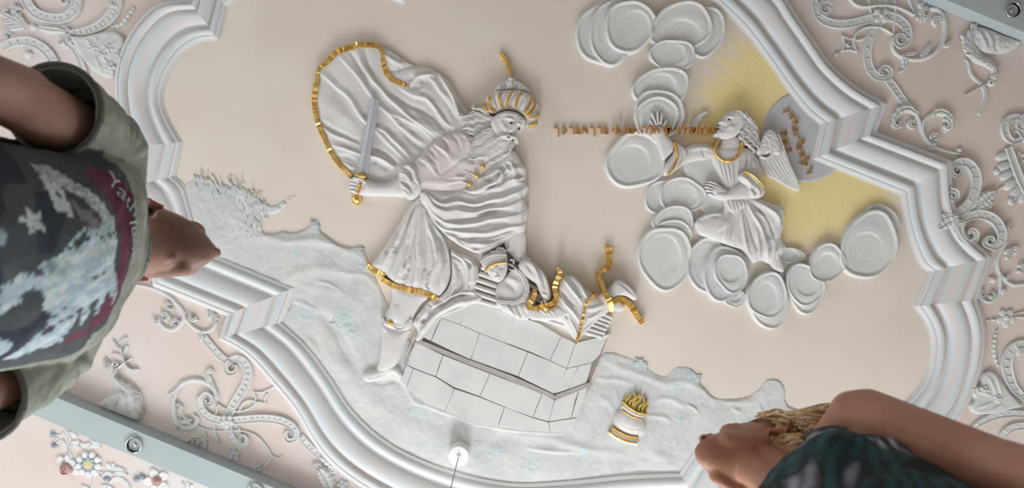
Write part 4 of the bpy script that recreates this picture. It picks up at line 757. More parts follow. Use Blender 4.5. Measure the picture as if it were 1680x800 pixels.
relief('near_sleeve', [(1209, 290), (1214, 282), (1222, 279), (1236, 285), (1246, 294), (1254, 304), (1257, 314), (1252, 323), (1242, 327), (1230, 325), (1224, 314), (1216, 302)], 'stucco_white', ang, H=8, R=12, base=17, edge=2, res=1.0, nz=(.5, 4), hb=20, strokes=[([(1214, 288), (1224, 296), (1232, 306)], 2, 3, 's'), ([(1222, 284), (1232, 294), (1240, 304)], 2, -2.6), ([(1228, 310), (1234, 318), (1236, 326)], 1.8, 2.6), ([(1238, 306), (1244, 314), (1246, 324)], 1.8, 2.6), ([(1232, 308), (1240, 318)], 1.6, -2.2), ([(1212, 296), (1222, 304), (1228, 312)], 1.8, -2.4)])
sweep('gold_trim', [(1221, 281), (1230, 284), (1239, 290), (1247, 298), (1253, 307)], [3, 4.4, 4.4, 4.4, 3], 3, 'gilt', ang, prof='round', h0=24, hbase=10)
relief('waist_sash', [(1188, 322), (1206, 326), (1222, 326), (1224, 338), (1214, 346), (1202, 353), (1196, 346), (1190, 334)], 'stucco_white', ang, H=4, R=6, base=14, res=1, hb=16, strokes=[([(1190, 330), (1198, 348)], 1.2, 2.4), ([(1197, 328), (1204, 348)], 1.2, 2.4), ([(1204, 328), (1210, 346)], 1.2, 2.4), ([(1211, 328), (1217, 342)], 1.2, 2.4), ([(1218, 328), (1222, 338)], 1.2, 2.4)])
# near wing: coverts and single flight feathers
wg = relief('near_wing', [(1243, 240), (1248, 229), (1254, 217), (1262, 211), (1270, 212), (1277, 222), (1283, 240), (1284, 252), (1276, 256), (1266, 252), (1258, 256), (1246, 256), (1240, 248)], 'stucco_white', ang, H=5, R=9, base=14, edge=2, res=1.0, nz=(1.2, 3.2), hb=16)
for i, q in enumerate([[(1246, 250), (1252, 268), (1262, 284), (1275, 294)], [(1250, 248), (1257, 266), (1268, 284), (1284, 300)], [(1254, 246), (1262, 264), (1274, 284), (1292, 305)], [(1258, 243), (1267, 261), (1280, 282), (1300, 309)], [(1262, 238), (1271, 257), (1285, 280), (1307, 312)], [(1267, 232), (1276, 252), (1289, 278), (1312, 313)], [(1272, 224), (1280, 246), (1292, 274), (1313, 309)], [(1276, 220), (1284, 242), (1293, 268), (1309, 300)]]):
    sweep('wing_feather', q, [6.5, 7.5, 7.5, 3.5], 3, 'stucco_white', ang, prof='leaf', h0=7+i*.9, hbase=0, taper=(0, 5), ripple=lambda s, L: .25*math.sin(s*1.3))
sweep('wing_shoulder', [(1248, 256), (1258, 259), (1266, 253), (1264, 240), (1262, 226)], [3, 4, 4, 3, 2], 2, 'stucco_white', ang, prof='round', h0=18, hbase=8)
relief('bare_foot', [(1262, 430), (1258, 418), (1262, 404), (1270, 398), (1277, 408), (1282, 424), (1288, 440), (1284, 448), (1274, 446), (1266, 440)], 'stucco_white', ang, H=6, R=9, base=9, res=1.1, hb=10, strokes=[([(1270, 402), (1274, 424)], 3, 2)])
# ------------------------------------------------------------------ clouds
def puff(parent, cx, cy, rx, ry, rot=0, base=5, seed=0, front=(), rings=3, irr=.06, off=(0, 0), name='cloud_puff', swirl=1.0, rim=4.0):
    r = random.Random(seed*13+5); c, s = math.cos(rot), math.sin(rot); p1, p2, p3 = r.uniform(0, 6), r.uniform(0, 6), r.uniform(0, 6)
    poly = []
    for i in range(40):
        a = 2*math.pi*i/40; m = 1+irr*math.sin(2*a+p1)+irr*.7*math.sin(3*a+p2)+irr*.3*math.sin(5*a+p3)
        x, y = rx*m*math.cos(a), ry*m*math.sin(a); poly.append((cx+x*c-y*s, cy+x*s+y*c))
    R0 = min(rx, ry); ox, oy = off
    def fn(X, Y, dd):
        dx = (X-cx-ox*R0); dy = (Y-cy-oy*R0); u = (dx*c+dy*s)/rx; v = (-dx*s+dy*c)/ry; rad = np.sqrt(u*u+v*v); a = np.arctan2(v, u)
        w_ = vnoise(X, Y, 26)*0.35
        h = rim*.55*np.exp(-((dd-R0*.08)/(R0*.06))**2) - .55*np.exp(-((dd-R0*.2)/(R0*.05))**2)   # raised lip
        h += -2.8*(1-np.clip(rad, 0, 1)**2)                                   # dished hollow
        g = (0.5+.5*np.sin(a+p1))**1.5; h += 1.7*swirl*g*sstep(rad-.10*np.sin(a+p2), .50, .58)*(1-sstep(rad, .6, .95))   # inner ledge on one side
        h += .13*np.sin((rad+w_*.5)*30+a)*np.exp(-(rad/.8)**2)*(.5+vnoise(X, Y, 12))              # trowel rings
        for q in front:      # the part tucked in behind a nearer puff lies deep
            c2, s2 = math.cos(q[4]), math.sin(q[4]); ex = ((X-q[0])*c2+(Y-q[1])*s2)/(q[2]*.9); ey = (-(X-q[0])*s2+(Y-q[1])*c2)/(q[3]*.9)
            h -= 14*sstep(1-np.sqrt(ex*ex+ey*ey), 0, .08)
        return h
    return relief(name, poly, 'stucco_cloud', parent, H=4, R=R0*.12, base=base, edge=1.6, fn=fn, res=1.5, nz=(.25, 10), hb=base+4)
BANKS = []
def bank(name, label, puffs): BANKS.append((name, label, puffs))
def build_bank(name, label, puffs, later):
    x = sum(p[0] for p in puffs)/len(puffs); y = sum(p[1] for p in puffs)/len(puffs)
    e = empty(name, x, y, 0, label, 'cloud', 'stucco clouds around the angel')
    for i, p in enumerate(puffs): puff(e, *p[:4], rot=p[4], base=p[5], seed=int(x)+i*7, front=puffs[i+1:]+later, off=p[6] if len(p) > 6 else (0, 0))
    return e
bank('cloud_bank', 'cloud of three overlapping round puffs at the top, left of the twin cloud', [(994, 54, 47, 59, .1, 2), (1006, 50, 40, 56, .1, 5), (1034, 42, 42, 47, 0, 9, (.15, .1))])
bank('cloud_bank', 'broad double-rimmed cloud at the top beside the frame', [(1156, 50, 34, 45, 0, 2), (1118, 43, 53, 43, -.1, 5, (.1, .2))])
bank('cloud_bank', 'column of stacked puffs running down behind the angel\'s raised hand', [(1104, 90, 37, 30, 0, 6), (1085, 145, 47, 39, -.1, 6), (1082, 186, 45, 41, 0, 6), (1077, 194, 39, 38, 0, 7)])
bank('cloud_bank', 'single round puff below the gold inscription, left of the angel', [(1043, 262, 49, 50, .2, 4, (-.15, -.02))])
bank('cloud_bank', 'three stacked puffs below the angel\'s raised sleeve', [(1092, 324, 34, 32, 0, 1), (1120, 320, 38, 33, 0, 4), (1106, 362, 36, 26, -.3, 6), (1100, 388, 36, 30, -.3, 5)])
bank('cloud_bank', 'large oval puff at the lower left end of the cloud chain', [(1092, 422, 44, 58, -.15, 6)])
bank('cloud_bank', 'heart-shaped puff with a smaller disc in front, under the angel\'s robe', [(1166, 438, 39, 52, -.2, 3), (1205, 488, 20, 17, 0, 2), (1190, 448, 38, 47, -.1, 7), (1200, 447, 29, 34, 0, 11)])
bank('cloud_bank', 'low hanging teardrop puff below the angel\'s feet', [(1262, 496, 37, 42, 0, 5), (1260, 484, 33, 42, 0, 9)])
bank('cloud_bank', 'round puff right of the teardrop one', [(1323, 476, 33, 37, 0, 4), (1322, 466, 33, 37, 0, 8)])
bank('cloud_bank', 'smaller knobbly puff between the round and the largest right-hand puff', [(1298, 418, 24, 15, .2, 3), (1357, 431, 31, 34, 0, 6)])
bank('cloud_bank', 'largest puff at the right end of the cloud chain, by the frame', [(1446, 364, 31, 31, 0, 2), (1427, 402, 49, 58, .15, 6, (-.1, .1))])

for i, b_ in enumerate(BANKS): build_bank(*b_, later=[p for q in BANKS[i+1:] for p in q[2]])

# ------------------------------------------------------------------ name disc and inscriptions
disc = [(1322+74*math.cos(a), 223+76*math.sin(a)) for a in [2*math.pi*i/72 for i in range(72)]]
bm = bmesh.new()
dd = relief('name_disc', [p for p in disc], 'stucco_cloud', None, H=1.0, R=3, base=1.6, edge=1.2, res=2.2, nz=(0, 5), hb=1)
dd.data.materials.clear(); material('disc_grey', (192, 193, 197), .8, col2=(184, 186, 190), nscale=8, bump=.15, bscale=20); dd.data.materials.append(M['disc_grey'])
tag(dd, 'plain grey disc behind the wing, half covered by the frame and bearing gold letters', 'disc')
bnd = relief('speech_band', [(846, 206), (900, 207), (1000, 209), (1060, 211), (1060, 222), (1000, 224), (900, 229), (848, 238)], 'disc_grey', None, H=.3, R=4, base=.7, edge=2, res=3, smooth=False, nz=(0, 5), hb=.5)
bnd.data.materials.clear(); material('band_wash', (205, 204, 202), .85, col2=(212, 204, 196), nscale=6); bnd.data.materials.append(M['band_wash'])
tag(bnd, 'pale flat speech band behind the left part of the inscription', 'band')
def letter(ch, cx, cy, hpx, rot, parent, h0, stretch=1.0):
    cu = bpy.data.curves.new('letter', 'FONT'); cu.body = ch; cu.size = 1.0; cu.extrude = 0.0; cu.resolution_u = 3; cu.align_x = 'LEFT'
    ob = bpy.data.objects.new('tmp', cu); COL.objects.link(ob); dg = bpy.context.evaluated_depsgraph_get(); me = bpy.data.meshes.new_from_object(ob.evaluated_get(dg))
    bpy.data.objects.remove(ob); bpy.data.curves.remove(cu)
    if not len(me.vertices): return None
    bm = bmesh.new(); bm.from_mesh(me); bpy.data.meshes.remove(me)
    bmesh.ops.remove_doubles(bm, verts=bm.verts, dist=1e-4)
    g = bmesh.ops.extrude_face_region(bm, geom=bm.faces[:]); tv = [e for e in g['geom'] if isinstance(e, bmesh.types.BMVert)]
    tops = set(tv)
    xs = [v.co.x for v in bm.verts]; mx = (min(xs)+max(xs))/2; c, s = math.cos(rot), math.sin(rot)
    # glyph space: x right, y up; cap height about .62 -> hpx
    k = hpx/0.62; par = (D-(h0+2)*S)/D
    for v in bm.verts:
        x = (v.co.x-mx)*k*stretch; y = -(v.co.y-.31)*k
        X, Y = cx+x*c-y*s, cy+x*s+y*c; hh = h0+3.0 if v in tops else h0-8
        v.co = ((X-840)*S*par, (Y-400)*S*par, ZC-max(hh, 0)*S)
    me = bpy.data.meshes.new('letter'); bm.to_mesh(me); bm.free()
    return link_mesh('letter', me, 'gilt_letter', parent)
material('gilt_letter', (224, 170, 88), .4, .6, col2=(186, 132, 58), nscale=60, bump=.3, bscale=120)
ins = empty('gold_inscription', 1040, 214, 2, 'line of raised gold Hebrew letters running from the angel\'s mouth to the patriarch', 'inscription')
for ch, x in zip('ךכרבאךרביכרע:הלאךדיחלשהלא', (913, 926, 938, 948.5, 960, 972, 983.5, 994, 1006.5, 1015, 1028, 1038.5, 1048.5, 1057.5, 1070, 1078.5, 1090, 1097.5, 1103, 1113.5, 1125, 1138, 1150.5, 1162, 1170.5)):
    o = letter(ch, x, 214 - (x-913)*.004, 11.5, 0, ins, 3 if x < 1000 else (10.5 if x < 1062 else 15 if x < 1118 else 12.5), .98 if x < 1100 else .86)
nm = empty('gold_name_letters', 1300, 225, 2, 'two columns of small gold Hebrew letters set sideways on the grey disc', 'inscription')
for ch, x, y, r in (('ך', 1292, 180, 75), ('א', 1300, 191, 72), ('ל', 1305, 200, 70), ('מ', 1305, 212, 72), ('ו', 1307, 222, 76), ('י', 1311, 227, 76), ('ל', 1315, 233, 78), ('א', 1312, 242, 80), ('א', 1317, 254, 76), ('ר', 1324, 259, 78), ('ק', 1321, 269, 74), ('י', 1330, 277, 72), ('ו', 1329, 284, 72), ('ם', 1287, 219, 82), ('ש', 1290, 233, 80), ('ה', 1295, 246, 76)) if True else (('ן', 1293, 181, 75), ('א', 1300, 191, 70), ('ל', 1303, 201, 68), ('ש', 1304, 212, 74), ('ט', 1309, 225, 80), ('ל', 1314, 233, 85), ('א', 1312, 243, 84), ('צ', 1317, 257, 80), ('ה', 1324, 263, 96), ('ק', 1323, 273, 60), ('ז', 1331, 283, 60), ('ם', 1288, 219, 82), (':', 1294, 218, 82), ('ש', 1291, 233, 78), ('ה', 1296, 246, 72)):
    letter(ch, x, y, 9.5, math.radians(r), nm, 3.2)
# ------------------------------------------------------------------ stucco ornament on the pink ceiling
OR = 'stucco_ornament'
def band(e, pts, w, H=3.2, notches=0, name='scroll_band', taper=(0, 0), h0=0, **kw):
    o = sweep(name, pts, w, H, OR, e, prof='band', taper=taper, sharp=35, h0=h0, hbase=0, **kw)
    if notches:
        P = crom(pts, step=3); T = np.gradient(P, axis=0); T /= np.linalg.norm(T, axis=1, keepdims=True)
        ww = w if not isinstance(w, (list, tuple)) else max(w); its = []
        for i in np.linspace(len(P)*.1, len(P)*.9, notches).astype(int):
            n_ = np.array([-T[i][1], T[i][0]]); a = P[i]-n_*ww*.2+T[i]*ww*.06; b = P[i]+n_*ww*.2; m = P[i]+T[i]*ww*.12
            its.append((([tuple(a), tuple(m), tuple(b)], [ww*.08, ww*.16, ww*.08], 1.5), dict(prof='round', h0=h0+H*.6, step=3)))
        sweeps('incised_beads', its, OR, e)['kind'] = 'stuff'
    return o
def tube(e, pts, w=4, H=3, name='tendril', taper=(0, 5), **kw):
    return sweep(name, pts, w, H, OR, e, prof='round', taper=taper, hbase=0, **kw)
def acan(e, pts, w=12, H=4, k=5, name='acanthus_leaf', mat=OR, h0=0):
    return sweep(name, pts, w, H, mat, e, prof='leaf', h0=h0, hbase=0, step=1.6, wmod=lambda t: max(.08, math.sin(math.pi*min(.97, .06+t*.94)))**.6*(1+.24*abs(math.sin(math.pi*k*t))**.6*1.2-.12), ripple=lambda s, L: 1.1*abs(math.sin(math.pi*k*s/L)))
def spiral(cx, cy, r0, a0, turns, sgn=1, n=10):
    return [(cx+r0*(1-.82*i/n)*math.cos(a0+sgn*turns*2*math.pi*i/n), cy+r0*(1-.82*i/n)*math.sin(a0+sgn*turns*2*math.pi*i/n)) for i in range(n+1)]
def rosette(e, cx, cy, r=7, n=4, a0=.78, h0=2, mat=OR, pm=None, cr=.35, cm=None, name='petal'):
    for i in range(n):
        a = a0+2*math.pi*i/n; dome(name, cx+math.cos(a)*r*.62, cy+math.sin(a)*r*.62, r*.5, r*.42, rot=a, H=3.4, h0=h0, dent=.35, nu=14, nv=4, mat=pm or mat, parent=e)
    dome('flower_centre', cx, cy, r*cr, r*cr, H=3, h0=h0+1.5, nu=12, nv=4, mat=cm or mat, parent=e)
def curlleaf(e, cx, cy, r, a0, sgn=1, w=7):
    """acanthus knot: a fat curling leaf with side lobes"""
    acan(e, spiral(cx, cy, r, a0, .85, sgn, 8), w, 5, 5)
    for i in range(4):
        a = a0+sgn*i*1.1; dome('leaf_lobe', cx+math.cos(a)*r*.95, cy+math.sin(a)*r*.95, r*.36, r*.24, rot=a, H=4.4, h0=.5, dent=.4, nu=12, nv=4, mat=OR, parent=e)
def beads(e, pts, n, r=2.6):
    P = crom(pts, step=1.5)
    for j, i in enumerate(np.linspace(0, len(P)-1, n).astype(int)):
        a = math.atan2(*(P[min(i+2, len(P)-1)]-P[max(i-2, 0)])[::-1]); q = r*(.7+.5*math.sin(math.pi*(j+.5)/n))
        dome('bead', P[i][0], P[i][1], q*1.25, q*.8, rot=a, H=q, nu=12, nv=4, mat=OR, parent=e)

# --- top right: strapwork with rosette
e = empty('strapwork_ornament', 1447, 25, 0, 'interlaced strapwork scrolls with a four-petal rosette at the top right', 'ornament')
band(e, [(1352, 16), (1357, 13), (1361, 18), (1356, 24), (1346, 20), (1344, 8), (1354, 1), (1366, 6)], [3, 4, 5, 6, 6, 5, 5, 4], 4, name='volute')
band(e, [(1336, -4), (1338, 12), (1345, 28), (1360, 37), (1382, 40), (1408, 36), (1440, 27)], [8, 12, 14, 15, 15, 15, 15], 3.4, 7)
band(e, [(1455, 26), (1472, 31), (1485, 42), (1490, 57), (1488, 68), (1480, 74)], [15, 16, 16, 15, 13, 9], 3.4, 7)
band(e, [(1485, 72), (1476, 76), (1468, 68), (1472, 59), (1481, 59), (1483, 65), (1478, 67)], [6, 8, 8, 7, 6, 5, 4], 5, name='volute')
band(e, [(1449, -6), (1449, 14), (1446, 30), (1436, 48), (1427, 66), (1423, 88), (1426, 108), (1434, 122), (1446, 128), (1456, 126)], [12, 13, 14, 14, 14, 14, 14, 14, 12, 9], 3.2, 8)
band(e, [(1450, 131), (1459, 126), (1460, 116), (1452, 110), (1443, 114), (1444, 121), (1450, 121)], [7, 9, 8, 7, 6, 5, 4], 5, name='volute')
band(e, [(1456, 130), (1466, 142), (1476, 157), (1487, 172)], [12, 13, 13, 12], 3, 6)
rosette(e, 1447, 25, 13, 4, .78, 4)
T_ = dict(w=4.2, H=3.6)
tube(e, [(1401, 64), (1406, 54), (1418, 46), (1433, 44), (1450, 47), (1466, 57)], **T_, h0=1)
tube(e, [(1403, 66), (1416, 64), (1426, 54), (1430, 42)], **T_)
tube(e, [(1394, -4), (1402, 6), (1416, 11), (1440, 9), (1470, 11), (1501, 25)], **T_, h0=2, taper=(0, 0))
tube(e, [(1490, -4), (1495, 10), (1501, 25)], **T_, taper=(0, 0)); tube(e, [(1466, -4), (1469, 12), (1467, 40), (1465, 57)], **T_, taper=(0, 0)); tube(e, [(1424, -4), (1428, 14), (1432, 44)], w=3.6, H=3)
for q in ([(1382, 58), (1391, 63), (1401, 64)], [(1401, 64), (1402, 75), (1407, 86)], [(1407, 86), (1395, 82), (1381, 84)], [(1381, 84), (1385, 72), (1382, 58)]): tube(e, q, w=3.6, H=3, name='diamond_edge', taper=(0, 0))
curlleaf(e, 1392, 72, 4.5, 0, 1, 4); dome('bud', 1373, 89, 5, 4, rot=2.4, H=4, mat=OR, parent=e); tube(e, [(1383, 82), (1376, 87)], w=2.5, H=2, taper=(0, 0))
e = empty('acanthus_scroll', 1510, 70, 0, 'curling acanthus scroll at the top right, just below the dark beam', 'ornament')
tube(e, [(1466, 60), (1464, 76), (1471, 88), (1488, 96), (1510, 97), (1532, 88), (1546, 70), (1551, 48), (1548, 28), (1538, 16), (1524, 14)], w=[4, 6, 7, 7, 7, 8, 9, 10, 10, 9, 7], H=4.5, taper=(3, 3))
curlleaf(e, 1519, 23, 10, 5, -1, 10); curlleaf(e, 1540, 34, 9, 2, 1, 9); curlleaf(e, 1508, 32, 5, 1, -1, 6)
acan(e, [(1480, 88), (1484, 100), (1483, 112), (1475, 118)], 9, 4, 4); acan(e, [(1510, 92), (1520, 84), (1526, 72)], 9, 5, 4); acan(e, [(1548, 76), (1556, 72), (1560, 66)], 9, 5, 3); acan(e, [(1484, 90), (1496, 88), (1504, 86)], 8, 4, 4); acan(e, [(1514, 16), (1510, 8), (1518, 4)], 8, 5, 3)
e = empty('acanthus_branch', 1520, 200, 0, 'double acanthus branch lying along the outer frame moulding, right', 'ornament')
tube(e, [(1488, 172), (1500, 182), (1508, 198), (1514, 216), (1524, 234), (1546, 246), (1584, 254)], w=[5, 7, 8, 8, 8, 7, 3], H=4.5); tube(e, [(1514, 220), (1514, 204), (1522, 192), (1536, 186), (1548, 190)], w=[6, 8, 8, 7, 4], H=5)
acan(e, [(1506, 188), (1492, 178), (1478, 180), (1468, 192), (1466, 202)], 14, 6, 6); curlleaf(e, 1473, 202, 9, 4, -1, 9); curlleaf(e, 1497, 202, 8, 1, 1, 9); curlleaf(e, 1552, 205, 10, 4.5, 1, 11); acan(e, [(1528, 190), (1540, 182), (1556, 188), (1562, 200)], 13, 6, 6); curlleaf(e, 1534, 226, 8, 3, 1, 9); curlleaf(e, 1528, 240, 6, 5, 1, 7); dome('bud', 1574, 246, 6, 5, H=5, mat=OR, parent=e, lobes=5, la=.15); dome('bud', 1492, 172, 6, 5, H=5, mat=OR, parent=e, lobes=5, la=.15)
# --- C scrolls at the right corner
e = empty('c_scroll', 1585, 300, 0, 'upper of the two fat C-scrolls riding over the right corner of the frame', 'ornament')
band(e, [(1569, 279), (1572, 274), (1566, 271), (1561, 279), (1566, 288), (1577, 285), (1577, 272)], [3, 4, 5, 6, 6, 6, 5], 5, name='volute', h0=3)
band(e, [(1562, 272), (1574, 266), (1588, 268), (1599, 281), (1602, 300), (1597, 320), (1586, 338), (1570, 349), (1556, 346), (1548, 332), (1550, 318), (1560, 311)], [10, 14, 16, 17, 17, 17, 17, 17, 16, 14, 11, 8], 5, 9, h0=3)
band(e, [(1558, 311), (1568, 314), (1570, 324), (1561, 327), (1559, 320)], [7, 8, 7, 6, 4], 5, name='volute', h0=8)
e = empty('c_scroll', 1605, 380, 0, 'lower of the two fat C-scrolls riding over the right corner of the frame', 'ornament')
band(e, [(1577, 362), (1592, 354), (1612, 352), (1632, 361), (1643, 380), (1642, 396), (1632, 405), (1622, 403)], [12, 15, 17, 17, 17, 16, 12, 8], 5, 8, h0=3)
band(e, [(1625, 405), (1616, 401), (1617, 392), (1626, 390), (1630, 397), (1625, 400)], [7, 9, 8, 7, 5, 4], 6, name='volute', h0=3)
band(e, [(1578, 362), (1573, 378), (1579, 392), (1590, 398)], [12, 14, 13, 8], 5, 3, h0=9); band(e, [(1588, 398), (1600, 392), (1601, 381), (1593, 376), (1590, 384)], [7, 9, 8, 6, 4], 5, name='volute', h0=9)
acan(e, [(1592, 346), (1606, 334), (1620, 322), (1634, 314)], 26, 7, 7); acan(e, [(1598, 342), (1610, 326), (1612, 316)], 14, 6, 5); acan(e, [(1604, 342), (1620, 338), (1628, 330)], 14, 6, 5)
acan(e, [(1572, 356), (1558, 362), (1546, 370), (1538, 376)], 20, 7, 5, h0=8); acan(e, [(1570, 358), (1556, 354), (1546, 352)], 12, 6, 4, h0=8); acan(e, [(1572, 362), (1566, 374), (1566, 382)], 12, 6, 4, h0=8)
tube(e, [(1634, 314), (1646, 306), (1662, 304), (1676, 308)], w=5); curlleaf(e, 1656, 370, 6, 1, 1, 7); curlleaf(e, 1662, 410, 7, 1, -1, 7)
e = empty('shell_cartouche', 1665, 270, 0, 'fluted shell cartouche cut off by the right edge', 'ornament')
band(e, [(1654, 242), (1664, 270), (1676, 300), (1690, 326)], [12, 13, 13, 13], 6, 0, name='cartouche_rim'); band(e, [(1688, 236), (1678, 220), (1672, 206), (1676, 194), (1690, 190)], [10, 12, 12, 11, 9], 5, 3)
band(e, [(1666, 212), (1676, 218), (1674, 228), (1662, 232), (1652, 224), (1648, 210), (1652, 198), (1664, 192), (1674, 194)], [6, 8, 9, 10, 12, 13, 13, 11, 8], 5, 5)
for i, (x, y, a) in enumerate(((1646, 256, 2.9), (1648, 272, 2.8), (1652, 287, 2.6), (1658, 302, 2.4), (1668, 314, 2.2), (1680, 322, 2.0))): dome('flute', x, y, 12, 7.5, rot=a, H=7, dent=.3, mat=OR, parent=e)
curlleaf(e, 1662, 328, 6, 1, 1, 7); dome('bud', 1636, 281, 6, 6, H=5, mat=OR, parent=e)
for i in range(14): dome('grain', 1672+(i % 3)*6+i*.5, 250+(i//3)*13+(i % 2)*4, 3, 3, H=3, nu=10, nv=3, mat=OR, parent=e)
# --- lower right
e = empty('leafy_tendril', 1645, 450, 0, 'thin leafy tendril on the right edge below the C-scrolls', 'ornament')
tube(e, [(1652, 396), (1644, 408), (1637, 424), (1638, 442), (1648, 458), (1664, 467), (1690, 464)], w=[4, 6, 7, 7, 7, 7, 6], H=4, taper=(0, 0)); tube(e, [(1641, 450), (1641, 470), (1636, 486), (1624, 495), (1610, 490)], w=[5, 7, 7, 6, 4], H=4)
curlleaf(e, 1612, 484, 8, 5, -1, 9); curlleaf(e, 1658, 414, 7, 2, 1, 8); curlleaf(e, 1652, 420, 5, 5, 1, 6); curlleaf(e, 1674, 438, 8, 2, -1, 9); dome('bud', 1629, 458, 6, 6, H=5, mat=OR, parent=e, lobes=5, la=.2); curlleaf(e, 1652, 452, 5, 3, -1, 6); curlleaf(e, 1626, 484, 6, 5, 1, 7); curlleaf(e, 1648, 478, 5, 2, 1, 6)
e = empty('ceiling_flower', 1652, 521, 0, 'small stucco flower with stem between the tendril and the bead chain', 'flower')
rosette(e, 1652, 521, 15, 5, .3, 1); beads(e, [(1621, 525), (1640, 523)], 3, 3); tube(e, [(1664, 516), (1674, 512), (1690, 510)], w=3); tube(e, [(1664, 520), (1676, 520), (1690, 522)], w=3)
e = empty('bead_chain', 1634, 560, 0, 'hanging chain of stucco beads left of the right-hand shell', 'ornament'); beads(e, [(1635, 543), (1632, 560), (1632, 580), (1637, 598)], 8, 4)
def shell(e, outline, lobes, flowers):
    relief('shell_fan', outline, OR, e, H=3.5, R=6, base=3, edge=1.6, res=1.4, hb=4, nz=(.3, 5), strokes=[(q, 2.2, 1.8) for q in lobes])
    for x, y, r in flowers: rosette(e, x, y, r, 5, x % 1, 6)
e = empty('shell_ornament', 1640, 640, 0, 'scalloped shell set with flowers at the lower right, above the woman\'s arm', 'ornament')
shell(e, [(1612, 613), (1620, 606), (1632, 610), (1644, 624), (1656, 642), (1672, 658), (1680, 666), (1660, 672), (1636, 678), (1614, 680), (1596, 676), (1591, 664), (1598, 652), (1588, 644), (1586, 632), (1596, 630), (1608, 632), (1610, 622)], [[(1618, 614), (1626, 630), (1634, 648)], [(1632, 618), (1638, 634), (1644, 650)], [(1598, 640), (1612, 644), (1626, 648)], [(1600, 670), (1616, 664), (1630, 658)], [(1620, 676), (1634, 668), (1646, 662)]], [(1616, 640, 8), (1638, 654, 7), (1597, 638, 9)])
beads(e, [(1646, 657), (1668, 662)], 4, 2.4)
e = empty('c_scroll', 1660, 620, 0, 'large C-scroll cut by the right edge behind the shell', 'ornament')
band(e, [(1690, 566), (1672, 566), (1658, 576), (1652, 592), (1654, 612), (1664, 636), (1682, 654)], [14, 17, 19, 20, 19, 15, 9], 4, 9); curlleaf(e, 1676, 576, 7, 2, 1, 7)
e = empty('c_scroll', 1640, 690, 0, 'flat arching band below the shell, partly behind the woman\'s arm', 'ornament')
band(e, [(1586, 712), (1606, 694), (1632, 682), (1660, 678), (1692, 680)], [6, 10, 12, 12, 12], 4, 8); band(e, [(1640, 730), (1646, 712), (1664, 700), (1692, 698)], [10, 12, 13, 13], 4, 4)

# --- top left
e = empty('c_scroll', 85, 15, 0, 'big C-scroll cut by the top edge, left one of the pair', 'ornament')
band(e, [(40, -14), (46, 6), (60, 22), (84, 30), (106, 29), (122, 16), (127, -4)], [17, 17, 17, 17, 17, 17, 16], 4, 10); tube(e, [(97, -4), (104, 6), (114, 2)], w=5)
e = empty('c_scroll', 170, 40, 0, 'tapering C-scroll at the top left curling up to a knob', 'ornament')
band(e, [(112, 53), (136, 52), (160, 44), (180, 28), (190, 8), (192, -8)], [6, 12, 16, 19, 20, 18], 4, 12); curlleaf(e, 186, 2, 8, 1, 1, 8)
e = empty('c_scroll', 50, 90, 0, 'ring-like scroll at the left edge above the man\'s arm', 'ornament')
band(e, [(4, 78), (24, 69), (48, 68), (70, 78), (86, 96), (94, 120)], [14, 15, 16, 16, 16, 15], 4, 8); dome('bud', 46, 88, 7, 7, H=5, mat=OR, parent=e, lobes=5, la=.15)
e = empty('c_scroll', 130, 90, 0, 'narrow curved band behind the man\'s raised sleeve, left of the top shell', 'ornament')
band(e, [(106, 68), (122, 80), (132, 98), (140, 124)], [7, 10, 10, 10], 3.5, 3)
e = empty('shell_ornament', 165, 80, 0, 'scalloped shell set with flowers at the top left beside the frame', 'ornament')
shell(e, [(114, 59), (135, 59), (158, 54), (178, 50), (194, 52), (202, 60), (204, 74), (198, 82), (206, 90), (204, 102), (194, 104), (190, 112), (184, 126), (172, 126), (158, 118), (144, 108), (128, 84)], [[(180, 56), (176, 70), (168, 80)], [(192, 66), (184, 76), (174, 86)], [(160, 60), (160, 70), (160, 78)], [(186, 112), (176, 100), (166, 90)], [(168, 116), (162, 102), (156, 92)], [(144, 64), (148, 72), (150, 78)]], [(176, 80, 9), (168, 90, 8), (152, 78, 8), (180, 110, 9), (197, 94, 9)])
beads(e, [(122, 66), (146, 76)], 5, 2.6)
beads(empty('bead_chain', 205, 28, 0, 'diagonal chain of stucco beads at the top left between scroll and frame', 'ornament'), [(218, 14), (208, 28), (200, 38), (186, 44)], 7, 4.2)
e = empty('acanthus_spray', 30, 35, 0, 'acanthus spray with berries in the top left corner', 'ornament')
for q, w_ in (([(42, 42), (26, 34), (12, 26), (-4, 20)], 11), ([(44, 42), (28, 26), (22, 14), (30, 8)], 10), ([(40, 44), (20, 46), (10, 52)], 10), ([(38, 42), (20, 36), (4, 38)], 9), ([(44, 40), (34, 28), (34, 20)], 8), ([(6, 28), (8, 18), (14, 14)], 8)): acan(e, q, w_, 5, 5)
curlleaf(e, 14, 54, 7, 2, 1, 7); curlleaf(e, 30, 10, 6, 4, -1, 7); dome('bud', 54, 43, 7, 5.5, rot=.3, H=5, mat=OR, parent=e)
acan(e, [(64, 46), (80, 48), (98, 50), (110, 54)], 12, 5, 4); curlleaf(e, 108, 48, 5, 4, 1, 6); curlleaf(e, 116, 62, 7, 1, 1, 8); curlleaf(e, 102, 68, 5, 3, -1, 6)
